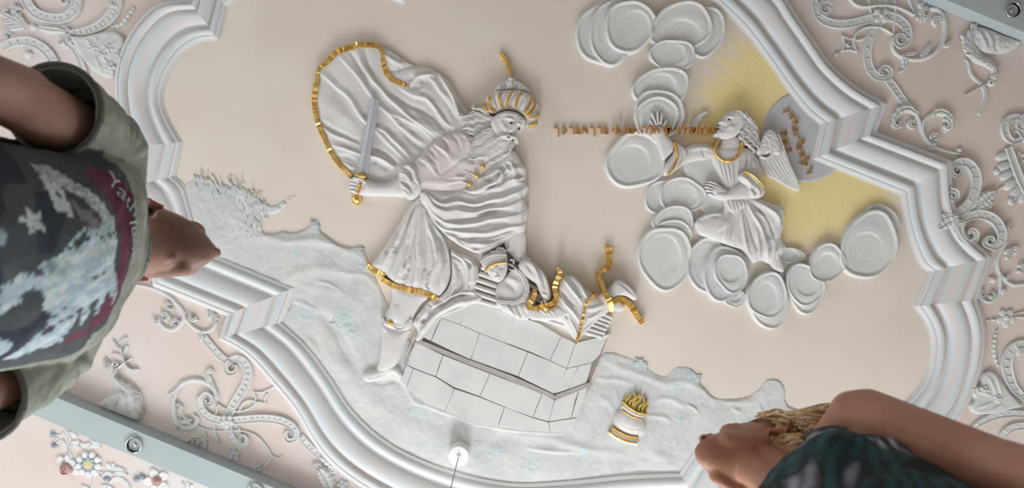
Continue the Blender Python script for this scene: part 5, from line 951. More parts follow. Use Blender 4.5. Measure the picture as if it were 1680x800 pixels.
# --- bottom left
e = empty('acanthus_scroll', 300, 510, 0, 'acanthus scrolls beneath the man\'s chin along the lower left frame', 'ornament')
tube(e, [(216, 466), (240, 470), (262, 477), (282, 490), (296, 505), (304, 522), (318, 537), (334, 544), (348, 539), (356, 526)], w=[4, 6, 7, 7, 7, 7, 7, 7, 7, 5], H=4); tube(e, [(290, 497), (301, 512), (299, 528), (286, 540), (272, 538), (262, 528), (262, 518)], w=[5, 7, 8, 8, 8, 7, 5], H=4)
curlleaf(e, 270, 520, 8, 4, 1, 8); curlleaf(e, 278, 500, 7, 1, 1, 8); curlleaf(e, 288, 530, 7, 6, -1, 7); curlleaf(e, 318, 520, 7, 4, -1, 8); curlleaf(e, 350, 522, 7, 3, 1, 8); curlleaf(e, 344, 515, 6, 4, 1, 7); acan(e, [(330, 544), (330, 552), (326, 558)], 8, 4, 3); curlleaf(e, 250, 462, 8, 4, 1, 8); curlleaf(e, 256, 526, 4, 2, 1, 5)
e = empty('strapwork_ornament', 375, 690, 0, 'interlaced strapwork scrolls with a rosette at the lower left', 'ornament')
band(e, [(334, 551), (348, 569), (362, 584), (374, 592)], [11, 12, 12, 10], 3, 5)
band(e, [(374, 592), (388, 587), (401, 594), (407, 610), (404, 628), (396, 642), (386, 658), (379, 672), (374, 690), (376, 708), (384, 722), (396, 730)], [8, 11, 14, 15, 15, 15, 14, 14, 14, 14, 12, 9], 3.2, 16)
band(e, [(378, 592), (371, 600), (375, 611), (386, 610), (388, 601), (381, 600)], [6, 8, 8, 7, 5, 4], 5, name='volute')
band(e, [(392, 731), (403, 728), (405, 719), (398, 714), (393, 720), (398, 723)], [7, 8, 7, 6, 4, 3], 5, name='volute')
band(e, [(330, 650), (328, 664), (336, 678), (350, 686), (372, 690), (400, 688), (430, 686), (458, 689), (478, 698), (487, 711), (482, 721)], [9, 13, 14, 14, 14, 14, 14, 14, 14, 11, 8], 3.6, 18, h0=1)
band(e, [(330, 654), (338, 646), (347, 652), (346, 662), (338, 661), (339, 655)], [8, 9, 8, 7, 5, 3], 5, name='volute', h0=1)
band(e, [(484, 720), (475, 722), (469, 715), (473, 708), (479, 711), (476, 715)], [7, 8, 7, 6, 4, 3], 5, name='volute')
band(e, [(493, 714), (504, 728), (516, 740), (526, 748)], [10, 12, 12, 10], 3, 6)
rosette(e, 372, 691, 11, 5, .3, 5)
tube(e, [(357, 661), (366, 668), (380, 673), (396, 674), (412, 668), (420, 659), (410, 656), (398, 662), (392, 676)], w=3.6, taper=(0, 0)); tube(e, [(320, 697), (338, 704), (360, 707), (396, 706), (420, 714), (434, 728), (442, 740), (444, 752), (434, 768)], w=4, taper=(0, 3)); tube(e, [(437, 735), (448, 748), (460, 751), (463, 744)], w=4)
tube(e, [(357, 664), (354, 684), (352, 704), (360, 728)], w=3.6); tube(e, [(334, 704), (338, 718), (357, 726)], w=3.6); tube(e, [(392, 700), (396, 712)], w=3.6)
for q in ([(416, 642), (430, 643), (446, 636)], [(438, 645), (434, 655), (436, 662)], [(436, 662), (426, 659), (416, 660)], [(418, 659), (420, 650), (416, 642)]): tube(e, q, w=3.2, H=2.6, name='diamond_edge', taper=(0, 0))
dome('bud', 448, 635, 4, 3, rot=-.6, H=3, mat=OR, parent=e)
e = empty('leafy_ring', 315, 660, 0, 'round leafy scroll with berries at the lower left, above the beam', 'ornament')
tube(e, [(276, 648), (288, 640), (300, 628), (318, 623), (336, 626), (350, 636), (358, 648)], w=[3, 6, 8, 9, 9, 8, 5], H=4); tube(e, [(292, 634), (285, 654), (285, 674), (290, 692), (304, 702), (318, 698), (324, 686), (316, 678)], w=[5, 8, 8, 9, 9, 8, 7, 4], H=4)
acan(e, [(352, 640), (346, 626), (340, 614), (347, 606), (350, 612)], 10, 4, 3); acan(e, [(356, 656), (352, 640), (346, 628)], 9, 4, 2); curlleaf(e, 293, 668, 6, 4, 1, 7); curlleaf(e, 302, 686, 7, 3, -1, 8); curlleaf(e, 314, 690, 6, 1, 1, 6); acan(e, [(288, 700), (290, 706)], 7, 3, 2)
e = empty('small_tendril_ring', 325, 728, 0, 'small ring tendril beside the beam at the lower left', 'ornament')
tube(e, [(306, 724), (316, 718), (330, 716), (337, 724), (336, 740)], w=4); tube(e, [(330, 700), (337, 712), (337, 726)], w=3.5); curlleaf(e, 326, 728, 4, 2, 1, 5); curlleaf(e, 316, 724, 3, 4, 1, 4)
e = empty('acanthus_mask', 536, 766, 0, 'bold acanthus head at the bottom, left of the lower frame curve', 'ornament')
acan(e, [(526, 746), (538, 752), (550, 762), (560, 768)], 22, 8, 4); acan(e, [(536, 744), (548, 752), (556, 762)], 12, 7, 4); acan(e, [(524, 768), (534, 782), (542, 806)], 24, 8, 5); curlleaf(e, 522, 768, 8, 3, 1, 10); curlleaf(e, 542, 768, 8, 5, 1, 11); curlleaf(e, 560, 762, 5, 5, -1, 6); curlleaf(e, 532, 786, 7, 1, -1, 8); dome('bud', 535, 744, 6, 5, H=5, mat=OR, parent=e, lobes=4, la=.15)
e = empty('ceiling_flower', 383, 747, 0, 'little white rosette under the strapwork, next to the beam', 'flower'); rosette(e, 383, 745, 9, 5, 1, 1); dome('petal', 377, 738, 4, 3, H=4, mat=OR, parent=e); dome('petal', 388, 753, 4, 3, H=4, mat=OR, parent=e)
e = empty('ceiling_flower', 421, 766, 0, 'little white rosette at the beam edge right of the strapwork', 'flower'); rosette(e, 420, 766, 9, 5, 2, 1)
e = empty('ceiling_flower', 560, 796, 0, 'little white flower at the bottom edge below the acanthus head', 'flower'); rosette(e, 562, 796, 9, 5, 2, 1)
# --- painted flowers beyond the beam
FLK = [('stalk', [(108, 702), (112, 720), (116, 735), (114, 748)])]
e = empty('daisy', 144, 762, 0, 'large stucco daisy with yellow heart and blue ring, bottom left', 'flower')
for i in range(9): a = i*2*math.pi/9+.2; dome('petal', 144+math.cos(a)*16, 762+math.sin(a)*16, 6.2, 5.4, rot=a, H=4.5, h0=2, dent=.5, nu=14, nv=5, mat='petal_white', parent=e)
for i in range(8): a = i*2*math.pi/8; dome('inner_petal', 144+math.cos(a)*9, 762+math.sin(a)*9, 4.6, 3.6, rot=a, H=3, h0=4, dent=.4, nu=12, nv=4, mat='petal_blue', parent=e)
dome('flower_heart', 144, 762, 9, 8, H=3.5, h0=4, mat='petal_yellow', parent=e, lobes=9, la=.05, dent=.3, nu=36)
e = empty('rose', 106, 769, 0, 'half-open pink stucco rose, left of the daisy', 'flower')
for x, y, a in ((98, 754, 2), (110, 752, 1.4), (117, 758, .6), (124, 774, 0), (118, 768, .3)): dome('outer_petal', x, y, 7, 5.5, rot=a, H=5, h0=1, dent=.5, mat='petal_white', parent=e)
dome('rose_head', 107, 770, 11.5, 9, rot=.1, H=7, h0=3, dent=.2, mat='petal_rose', parent=e, lobes=5, la=.05); dome('rose_fold', 103, 771, 6, 5, H=5, h0=7, dent=.9, mat='petal_rose', parent=e)
sweep('rose_lip', spiral(104, 772, 6.5, 1, 1.3), 2, 2.5, 'petal_rose', e, prof='round', h0=8, hbase=3)
e = empty('rose', 256, 790, 0, 'open flower with five white petals and rose-pink heart at the bottom', 'flower')
for i in range(5): a = i*2*math.pi/5-1.9; dome('petal', 256+math.cos(a)*13, 789+math.sin(a)*13, 8.6, 7.4, rot=a, H=5, h0=1, dent=.55, mat='petal_white', parent=e)
dome('flower_cup', 256, 789, 9, 8.6, H=5, h0=3, dent=.8, mat='petal_rose', parent=e); dome('flower_heart', 256, 789, 5.5, 5.2, H=6, h0=4, mat='petal_rose', parent=e, lobes=5, la=.08)
lab = ['upper', 'lower', 'single', 'left', 'right']
for i, (x, y, w_) in enumerate(((86, 713, 'blue berry bud farthest left and topmost, by the beam'), (88, 731, 'blue berry bud below the topmost one at the far left'), (174, 786, 'single blue berry bud below the daisy stem'), (223, 786, 'left berry bud of the pair beside the pink-hearted flower'), (232, 782, 'right berry bud of the pair beside the pink-hearted flower'))):
    e = empty('berry_bud', x, y, 0, w_, 'flower')
    for j in range(6): a = j*1.05; dome('berry', x+3*math.cos(a), y+3*math.sin(a), 2.4, 2.2, H=3, h0=1, nu=10, nv=4, mat='petal_blue', parent=e)
    dome('berry', x, y, 2.6, 2.6, H=3, h0=2.5, nu=10, nv=4, mat='petal_blue', parent=e)
def painted_leaf(e, q, w_=7, mat='petal_white', H=2.6): return sweep('leaf', q, w_, H, mat, e, prof='leaf', step=1.6, wmod=lambda t: max(.1, math.sin(math.pi*min(.96, .05+t*.95)))**.7*(1+.12*math.sin(t*34)))
e = empty('leaf_spray', 110, 720, 0, 'leaf spray with thin stalks above the daisy, cut off by the beam', 'plant')
for q in ([(108, 704), (110, 722), (115, 736), (114, 750)], [(108, 704), (116, 720), (118, 732)], [(106, 708), (98, 716), (90, 722)], [(106, 712), (98, 713), (90, 713)], [(104, 720), (96, 724), (90, 730)]): sweep('stalk', q, 1.8, 1.6, 'petal_white', e, prof='round')
for q in ([(112, 708), (120, 712), (128, 716)], [(104, 722), (106, 732), (112, 738)], [(116, 724), (124, 726), (130, 722)], [(118, 730), (126, 732), (132, 734)], [(130, 726), (140, 730), (148, 726)], [(146, 734), (156, 730), (166, 734)], [(148, 722), (156, 726), (168, 728)], [(112, 740), (116, 750), (114, 758)]): painted_leaf(e, q, 8)
e = empty('leaf_spray', 190, 780, 0, 'long serrated leaves trailing right of the daisy at the bottom', 'plant')
for q in ([(156, 772), (164, 780), (172, 788)], [(156, 776), (154, 788), (150, 800)], [(160, 770), (172, 776), (182, 772)]): sweep('stalk', q, 1.6, 1.5, 'petal_white', e, prof='round')
for q in ([(176, 758), (178, 764), (182, 770)], [(184, 758), (186, 764), (186, 770)], [(182, 768), (194, 768), (206, 772)], [(186, 776), (198, 776), (210, 778)], [(178, 792), (192, 784), (206, 790), (214, 800)], [(166, 796), (176, 798), (190, 804)], [(168, 782), (176, 776), (186, 778)], [(134, 796), (142, 800), (150, 806)]): painted_leaf(e, q, 8)
e = empty('leaf_spray', 305, 795, 0, 'small leaves at the bottom edge right of the pink-hearted flower', 'plant')
for q in ([(300, 790), (300, 796), (302, 802)], [(308, 790), (308, 797), (306, 803)], [(316, 794), (312, 800), (308, 806)]): painted_leaf(e, q, 6)

# --- birds
def bird(e, body, bodys, neck, nw, head, seed, feathers):
    relief('bird_body', body, OR, e, H=7, R=14, base=2, res=1.4, hb=5, nz=(1.6, 4), strokes=bodys)
    sweep('bird_neck', neck, nw, 7, OR, e, prof='round', hbase=0, taper=(2, 2))
    r = random.Random(seed); P, E = crom(neck, step=2.2, extra=nw); T = np.gradient(P, axis=0); T /= np.linalg.norm(T, axis=1, keepdims=True); its = []
    for i in range(2, len(P)-1):
        for k in range(3):
            o = r.uniform(-.36, .36)*E[i]; n_ = np.array([-T[i][1], T[i][0]]); a = P[i]+n_*o; l = feathers*(.5+.6*i/len(P))*r.uniform(.8, 1.2); dv = T[i]+n_*r.uniform(-.5, .5)
            its.append((([tuple(a), tuple(a+dv*l*.5+n_*l*.12), tuple(a+dv*l)], [l*.25, l*.42, l*.1], 2), dict(prof='ridge', h0=6.2*(1-(2*o/E[i])**2)**.5, hbase=2, step=2)))
    sweeps('neck_feathers', its, OR, e)['kind'] = 'stuff'
    dome('bird_head', head[0], head[1], head[2], head[2]*.85, H=7, h0=0, mat=OR, parent=e); dome('bird_eye', head[3], head[4], 1.6, 1.6, H=1.5, h0=6, hbase=4, nu=12, nv=4, mat='pupil_black', parent=e)
e = empty('stucco_bird', 1625, 100, 0, 'stucco bird with long beak gripping a snake, hanging from the top right beam', 'bird')
bird(e, [(1594, 50), (1600, 44), (1616, 44), (1640, 54), (1664, 62), (1676, 68), (1672, 76), (1658, 84), (1644, 88), (1632, 88), (1622, 88), (1610, 84), (1598, 70)], [([(1632, 58), (1630, 72), (1636, 84)], 2, -3), ([(1602, 52), (1610, 66), (1618, 80)], 2, 2.6), ([(1612, 50), (1620, 62), (1626, 74)], 2, 2.6), ([(1592, 60), (1600, 72), (1610, 86)], 2, 3)],
     [(1628, 132), (1633, 122), (1630, 110), (1618, 101), (1604, 93), (1594, 80), (1590, 66), (1597, 50)], [10, 10, 12, 16, 20, 22, 20, 12], (1627, 135, 7.5, 1627, 136), 3, 12)
sweep('beak', [(1624, 134), (1606, 144), (1583, 156)], [4.5, 3.4, 1.6], 5, OR, e, prof='ridge', sharp=30)
sweep('snake', [(1584, 97), (1589, 103), (1591, 113), (1594, 122), (1602, 131), (1611, 139), (1616, 149), (1617, 160), (1613, 173), (1606, 188)], [2, 4, 4.6, 5, 5.4, 6, 8, 8.6, 8, 5], 3.6, OR, e, prof='leaf')
e = empty('peacock', 205, 630, 0, 'stucco peacock with fan crest holding a leafy twig, above the lower left beam', 'bird')
bird(e, [(188, 645), (196, 641), (204, 643), (220, 640), (230, 656), (232, 668), (226, 690), (205, 684), (165, 668), (162, 662), (172, 652)], [([(198, 644), (194, 658), (190, 670)], 2, -3), ([(206, 646), (206, 662), (210, 676)], 2.4, 2.4), ([(218, 644), (220, 660), (222, 676)], 2.4, 2.4)],
     [(187, 597), (186, 610), (190, 622), (200, 630), (212, 638), (220, 650), (222, 668)], [9, 9, 11, 14, 20, 24, 22], (188, 597, 6.6, 188, 598), 8, 11)
sweep('beak', [(192, 604), (202, 596), (216, 587)], [4, 3, 1.6], 4.5, OR, e, prof='ridge', sharp=30)
for i in range(6): a = 2.35+i*.34; sweep('crest_feather', [(182, 595), (182+math.cos(a)*8, 595-math.sin(a)*8), (182+math.cos(a)*15, 595-math.sin(a)*15)], [1.2, 1.6, 4.6], 2.4, OR, e, prof='leaf', taper=(0, 2))
tw = empty('leafy_twig', 202, 590, 0, 'leafy twig held in the peacock\'s beak', 'twig')
sweep('stem', [(226, 605), (216, 606), (206, 598), (201, 584), (197, 568)], 2.6, 2.4, OR, tw, prof='round', h0=3)
for q in ([(202, 588), (196, 582), (184, 579)], [(199, 574), (190, 566), (186, 556)], [(198, 572), (200, 560), (208, 552)], [(202, 580), (206, 572), (210, 565)], [(216, 606), (222, 608), (226, 603)]): sweep('leaf', q, [2.4, 7, 1.6], 3, OR, tw, prof='leaf')

# ------------------------------------------------------------------ lighting beams, downlights, pendant
def beam(label, p0, p1, nrm, wpx, hz=0.096):
    """p0,p1: inner lower edge seen from below (frame units at the beam's underside)"""
    dz = D-hz
    a = Vector(((p0[0]-840)/F*dz, (p0[1]-400)/F*dz, 0)); b = Vector(((p1[0]-840)/F*dz, (p1[1]-400)/F*dz, 0)); n = Vector((nrm[0], nrm[1], 0)).normalized(); wd = wpx/F*dz
    e = bpy.data.objects.new('lighting_beam', None); COL.objects.link(e); e.location = (a.x, a.y, ZC); tag(e, label, 'beam'); bpy.context.view_layer.update()
    bm = bmesh.new(); q = [a, b, b+n*wd, a+n*wd]; lo = [bm.verts.new((v.x, v.y, ZC-hz)) for v in q]; hi = [bm.verts.new((v.x, v.y, ZC-.001)) for v in q]
    bm.faces.new(lo); bm.faces.new(hi[::-1])
    for i in range(4): bm.faces.new((lo[i], hi[i], hi[(i+1) % 4], lo[(i+1) % 4]))
    bmesh.ops.recalc_face_normals(bm, faces=bm.faces); bmesh.ops.bevel(bm, geom=[ed for ed in bm.edges], offset=.0015, segments=2, affect='EDGES', profile=.5)
    me = bpy.data.meshes.new('beam_casing'); bm.to_mesh(me); bm.free(); link_mesh('beam_casing', me, 'beam_paint', e)
    return e
def ring_geo(cx, cy, prof, nu=40):
    V = []; Fc = []; m = len(prof)
    for j in range(nu):
        b = 2*math.pi*j/nu
        for r, z in prof: V.append((cx+r*math.cos(b), cy+r*math.sin(b), z))
    for j in range(nu):
        for i in range(m-1): a = j*m+i; c = ((j+1) % nu)*m+i; Fc.append((a, a+1, c+1, c))
    return V, Fc
def downlight(label, px, py, hz=0.096):
    dz = D-hz-.012; x, y = (px-840)/F*dz, (py-400)/F*dz; z = ZC-hz
    e = bpy.data.objects.new('downlight', None); COL.objects.link(e); e.location = (x, y, z-.012); tag(e, label, 'lamp'); bpy.context.view_layer.update()
    link_mesh('chrome_ring', raw_mesh('chrome_ring', *ring_geo(x, y, [(.037, z+.001), (.0385, z-.008), (.0375, z-.0125), (.0345, z-.0125), (.034, z-.008)])), 'chrome', e)
    V, Fc = ring_geo(x, y, [(.034, z-.008), (.031, z-.001), (.022, z+.012), (.010, z+.018), (.0004, z+.019)], 16); link_mesh('reflector', raw_mesh('reflector', V, Fc, False), 'reflector_dark', e)
    V, Fc = ring_geo(x, y, [(.012, z+.015), (.012, z-.002), (.009, z-.006), (.0002, z-.007)], 14); link_mesh('bulb', raw_mesh('bulb', V, Fc, False), 'chrome', e)
    return e
material('reflector_dark', (62, 56, 52), .12, 1.0)
beam('pale blue-grey lighting beam crossing the lower left corner below the peacock', (-600, 364), (1900, 1401.5), (-.383, .924), 41)
beam('lighting beam crossing the top right corner, its underside in shade', (100, -601.3), (2250, 289), (.383, -.924), 60)
downlight('round chrome downlight on the middle of the lower left beam', 219, 730)
downlight('chrome downlight on the lower left beam at the bottom edge', 419, 806)
downlight('round chrome downlight on the top right beam', 1663, 16)
z = ZC
hx, hy = -.2555, 1.0165
e = bpy.data.objects.new('pendant_lamp', None); COL.objects.link(e); e.location = (hx, hy, ZC); tag(e, 'white ceiling canopy with a thin hanging cable, beside the lower frame', 'lamp'); bpy.context.view_layer.update()
link_mesh('ceiling_canopy', raw_mesh('ceiling_canopy', *ring_geo(hx, hy, [(.049, ZC-.002), (.0485, ZC-.088), (.0465, ZC-.0905), (.012, ZC-.0905), (.009, ZC-.096), (.0003, ZC-.097)])), 'canopy_white', e)
autosmooth(bpy.data.objects['ceiling_canopy'], 35)
link_mesh('cable', raw_mesh('cable', *ring_geo(hx, hy, [(.0022, ZC-.09), (.0022, ZC-1.15)], 10)), 'cable_grey', e)
link_mesh('lamp_shade', raw_mesh('lamp_shade', *ring_geo(hx, hy, [(.004, ZC-1.13), (.03, ZC-1.14), (.06, ZC-1.2), (.10, ZC-1.28), (.097, ZC-1.28), (.055, ZC-1.205)])), 'canopy_white', e)
# ------------------------------------------------------------------ people
def prim_caps(bm, p0, r0, p1, r1, n=16, m=6):
    p0, p1 = Vector(p0), Vector(p1); ax = (p1-p0); L_ = ax.length; ax.normalize(); q = ax.to_track_quat('Z', 'Y'); rings = []
    for i in range(m+1):
        a = -math.pi/2+i/m*math.pi/2; rings.append((r0*math.cos(a), r0*math.sin(a)))
    for i in range(m+1):
        a = i/m*math.pi/2; rings.append((r1*math.cos(a), L_+r1*math.sin(a)))
    vs = [[bm.verts.new(p0+q@Vector((max(r, 1e-4)*math.cos(2*math.pi*j/n), max(r, 1e-4)*math.sin(2*math.pi*j/n), z))) for j in range(n)] for r, z in rings]
    for a, b in zip(vs[:-1], vs[1:]):
        for j in range(n): bm.faces.new((a[j], a[(j+1) % n], b[(j+1) % n], b[j]))
    bm.faces.new(vs[0][::-1]); bm.faces.new(vs[-1])
def prim_ell(bm, c, r, rot=(0, 0, 0), n=20, m=12):
    R = Euler(rot).to_matrix(); c = Vector(c); vs = []
    for i in range(m+1):
        a = -math.pi/2+i/m*math.pi; vs.append([bm.verts.new(c+R@Vector((r[0]*max(math.cos(a), 1e-4)*math.cos(2*math.pi*j/n), r[1]*max(math.cos(a), 1e-4)*math.sin(2*math.pi*j/n), r[2]*math.sin(a)))) for j in range(n)])
    for a, b in zip(vs[:-1], vs[1:]):
        for j in range(n): bm.faces.new((a[j], a[(j+1) % n], b[(j+1) % n], b[j]))
    bm.faces.new(vs[0][::-1]); bm.faces.new(vs[-1])
def prim_loft(bm, rings, n=28, ex=1.0):
    vs = []
    for r in rings:
        z, cx, rx, ry = r[:4]; cy = r[4] if len(r) > 4 else 0; R_ = []
        for j in range(n):
            a = 2*math.pi*j/n; c, s = math.cos(a), math.sin(a); R_.append(bm.verts.new((cx+rx*math.copysign(abs(c)**ex, c), cy+ry*math.copysign(abs(s)**ex, s), z)))
        vs.append(R_)
    for a, b in zip(vs[:-1], vs[1:]):
        for j in range(n): bm.faces.new((a[j], a[(j+1) % n], b[(j+1) % n], b[j]))
    bm.faces.new(vs[0][::-1]); bm.faces.new(vs[-1])
def xf(bm, start, mat):
    bm.verts.ensure_lookup_table()
    for v in bm.verts[start:]: v.co = mat@v.co
def voxel(name, bm, size, smooth, mat, parent, disp=None, cut=None):
    me = bpy.data.meshes.new('t'); bm.to_mesh(me); bm.free(); o = bpy.data.objects.new('t', me); COL.objects.link(o)
    r = o.modifiers.new('r', 'REMESH'); r.mode = 'VOXEL'; r.voxel_size = size; r.use_smooth_shade = True
    if smooth: s = o.modifiers.new('s', 'SMOOTH'); s.iterations = smooth; s.factor = .5
    bpy.context.view_layer.update(); dg = bpy.context.evaluated_depsgraph_get(); m2 = bpy.data.meshes.new_from_object(o.evaluated_get(dg)); bpy.data.objects.remove(o)
    m2.name = name; n = len(m2.vertices); co = np.empty(n*3, np.float32); m2.vertices.foreach_get('co', co); co = co.reshape(-1, 3)
    if disp is not None:
        no = np.empty(n*3, np.float32); m2.vertices.foreach_get('normal', no); co = disp(co.astype(float), no.reshape(-1, 3).astype(float)).astype(np.float32); m2.vertices.foreach_set('co', co.ravel())
    if cut is not None:
        b2 = bmesh.new(); b2.from_mesh(m2); b2.verts.ensure_lookup_table(); kill = [v for v, k in zip(b2.verts, cut(co.astype(float))) if k]; bmesh.ops.delete(b2, geom=kill, context='VERTS'); b2.to_mesh(m2); b2.free()
    m2.polygons.foreach_set('use_smooth', np.ones(len(m2.polygons), bool)); m2.update()
    return link_mesh(name, m2, mat, parent, local=True)
def vcol(o, fn):
    me = o.data; n = len(me.vertices); co = np.empty(n*3, np.float32); me.vertices.foreach_get('co', co); c = fn(co.reshape(-1, 3).astype(float))
    at = me.color_attributes.new('Col', 'FLOAT_COLOR', 'POINT'); at.data.foreach_set('color', np.c_[c, np.ones(n)].astype(np.float32).ravel())
def tube3(name, pts, radii, mat, parent, n=8, flat=1.0, local=True):
    P = [Vector(p) for p in crom(pts, step=.012)] if len(pts) > 2 else [Vector(p) for p in pts]; k = len(P); rs = np.interp(np.linspace(0, 1, k), np.linspace(0, 1, len(radii)), radii); V = []; Fc = []
    up = Vector((.3, .2, 1)).normalized()
    for i in range(k):
        t = (P[min(i+1, k-1)]-P[max(i-1, 0)]).normalized(); a = t.cross(up).normalized(); b = t.cross(a)
        for j in range(n): th = 2*math.pi*j/n; V.append(P[i]+(a*math.cos(th)+b*math.sin(th)*flat)*rs[i])
    for i in range(k-1):
        for j in range(n): q = i*n+j; w_ = i*n+(j+1) % n; Fc.append((q, w_, w_+n, q+n))
    return V, Fc
material('skin_man', (156, 122, 108), .5, col2=(142, 108, 95), nscale=14, bump=.12, bscale=180, sss=.08, attr='Col')
material('skin_woman', (190, 142, 118), .48, col2=(176, 126, 104), nscale=12, bump=.10, bscale=220, sss=.08, attr='Col')
material('hair_dark', (62, 52, 44), .6, col2=(40, 34, 30), nscale=60, bump=.6, bscale=200)
material('hair_blond', (246, 216, 180), .38, col2=(214, 176, 132), nscale=30, stretch=(3, 3, 3))
material('hair_blond_dark', (206, 168, 126), .42, col2=(150, 114, 82), nscale=30)
material('nostril_dark', (70, 38, 32), .6)
material('eye_white', (225, 222, 215), .2)
material('lip', (178, 110, 100), .45)
material('shirt', (255, 255, 255), .9, col2=(232, 234, 232), nscale=90, bump=.2, bscale=300, attr='Col')
material('jeans', (60, 70, 92), .9, col2=(50, 58, 78), nscale=40)
material('shoe_leather', (60, 50, 44), .5)

def head(parent, T, voxel_size, mat, female=False, ears=True):
    """T places the head frame: x forward, y to its left, z up, origin between the ears"""
    bm = bmesh.new(); f = .955 if female else 1.0; w = .94 if female else 1.0
    prim_ell(bm, (-.008, 0, .052), (.098, .077*w, .086)); prim_ell(bm, (.045, 0, .055), (.052, .062*w, .058))
    prim_loft(bm, [(-.118, .082, .012, .014*w), (-.113, .078, .020, .022*w), (-.100, .068, .032, .034*w), (-.082, .050, .048, .047*w), (-.062, .036, .060, .056*w), (-.035, .026, .068, .062*w), (0, .018, .076, .068*w), (.03, .012, .084, .072*w), (.05, .01, .086, .070*w)], 32)
    prim_ell(bm, (.083, 0, -.101), (.016, .021*w, .015)); prim_ell(bm, (.060, .036*w, -.022), (.030, .024, .026)); prim_ell(bm, (.060, -.036*w, -.022), (.030, .024, .026))   # chin, cheeks
    for s in (-1, 1): prim_caps(bm, (.074, s*.040*w, .030), .013, (.090, s*.014, .036), .011); prim_ell(bm, (.10, s*.0125, -.026), (.014, .0095, .0095)); prim_caps(bm, (-.004, s*.058*w, -.052), .014, (.05, s*.04*w, -.088), .016)  # brow, nose wing, jaw edge
    prim_caps(bm, (.090, 0, .028), .009, (.117, 0, -.016), .0125); prim_ell(bm, (.088, 0, -.052), (.016, .028*w, .016)); prim_ell(bm, (.099, 0, -.0515), (.010, .021*w, .0065)); prim_ell(bm, (.096, 0, -.0635), (.0105, .018*w, .0075))
    xf(bm, 0, T@Matrix.Diagonal((f, f, f, 1)))
    if ears:
        s0 = len(bm.verts)
        for s in (-1, 1):
            pts = [(-.002+.0, s*.074*w, .012), (-.010, s*.083*w, .030), (-.022, s*.088*w, .034), (-.031, s*.089*w, .022), (-.030, s*.087*w, .004), (-.022, s*.083*w, -.012), (-.010, s*.078*w, -.024), (-.003, s*.075*w, -.022)]
            for a, b in zip(pts[:-1], pts[1:]): prim_caps(bm, a, .0046, b, .0046, 8, 3)
            prim_ell(bm, (-.016, s*.077*w, .004), (.015, .0055, .026), (0, .15, s*-.25)); prim_ell(bm, (-.004, s*.077*w, -.020), (.007, .005, .009)); prim_ell(bm, (.000, s*.076*w, .0), (.004, .004, .008))
        xf(bm, s0, T@Matrix.Diagonal((f, f, f, 1)))
    return bm
def Thead(px, py, pz, yaw, tilt, roll=0):
    return Matrix.Translation((px, py, pz))@Matrix.Rotation(yaw, 4, 'Z')@Matrix.Rotation(-tilt, 4, 'Y')@Matrix.Rotation(roll, 4, 'X')
def face_bits(parent, T, f=1.0):
    for s in (-1, 1):
        bm = bmesh.new(); prim_ell(bm, (.107*f, s*.0072, -.0352), (.0062, .0042, .0022), (0, -.35, 0)); xf(bm, 0, T); me = bpy.data.meshes.new('nostril'); bm.to_mesh(me); bm.free(); link_mesh('nostril', me, 'nostril_dark', parent, local=True)
        bm = bmesh.new(); prim_ell(bm, (.076*f, s*.030, .016), (.0125, .0125, .0125)); xf(bm, 0, T); me = bpy.data.meshes.new('eye'); bm.to_mesh(me); bm.free(); ey = link_mesh('eye', me, 'eye_white', parent, local=True)
        bm = bmesh.new(); prim_ell(bm, (.0865*f, s*.030, .0165), (.003, .005, .005)); xf(bm, 0, T); me = bpy.data.meshes.new('pupil'); bm.to_mesh(me); bm.free(); link_mesh('pupil', me, 'pupil_black', ey, local=True)
def hand_prims(bm, wrist, d, side, s=1.0):
    """relaxed hand hanging along d from the wrist; side = direction of the palm's width"""
    d = Vector(d).normalized(); side = Vector(side).normalized(); nrm = d.cross(side).normalized(); wv = Vector(wrist)
    prim_caps(bm, wv, .026*s, wv+d*.03*s, .028*s)
    for i, o in enumerate((-.030, -.010, .010, .029)):
        k = wv+d*.088*s+side*o*s; prim_caps(bm, wv+d*.02*s+side*o*.6*s, .017*s, k, .0125*s, 10, 4); L1 = (.040, .046, .043, .032)[i]*s
        a = k+(d*.95+nrm*.3).normalized()*L1; b = a+(d*.8+nrm*.6).normalized()*L1*.6; c = b+(d*.55+nrm*.85).normalized()*L1*.5
        prim_caps(bm, k, .0105*s, a, .0095*s, 10, 4); prim_caps(bm, a, .0095*s, b, .0085*s, 10, 4); prim_caps(bm, b, .0085*s, c, .0075*s, 10, 4)
    t0 = wv+d*.02*s-side*.022*s; t1 = t0+(d*.6-side*.7+nrm*.3).normalized()*.042*s; t2 = t1+(d*.9-side*.2+nrm*.4).normalized()*.034*s; t3 = t2+(d*1+nrm*.3).normalized()*.026*s
    prim_caps(bm, t0, .016*s, t1, .0125*s, 10, 4); prim_caps(bm, t1, .0125*s, t2, .0105*s, 10, 4); prim_caps(bm, t2, .0105*s, t3, .009*s, 10, 4)

# ---- the man
MX, MY, MYAW = -.733, .012, math.radians(15)
man = bpy.data.objects.new('person', None); COL.objects.link(man); man.location = (MX, MY, 0); man.rotation_euler = (0, 0, MYAW)
tag(man, 'man seen from below in a grey-green printed T-shirt, head tipped back, at the left', 'person')
TM = Thead(-.018, -.010, 1.630, math.radians(-3), math.radians(33), math.radians(-4))
bm = head(man, TM, .003, None)
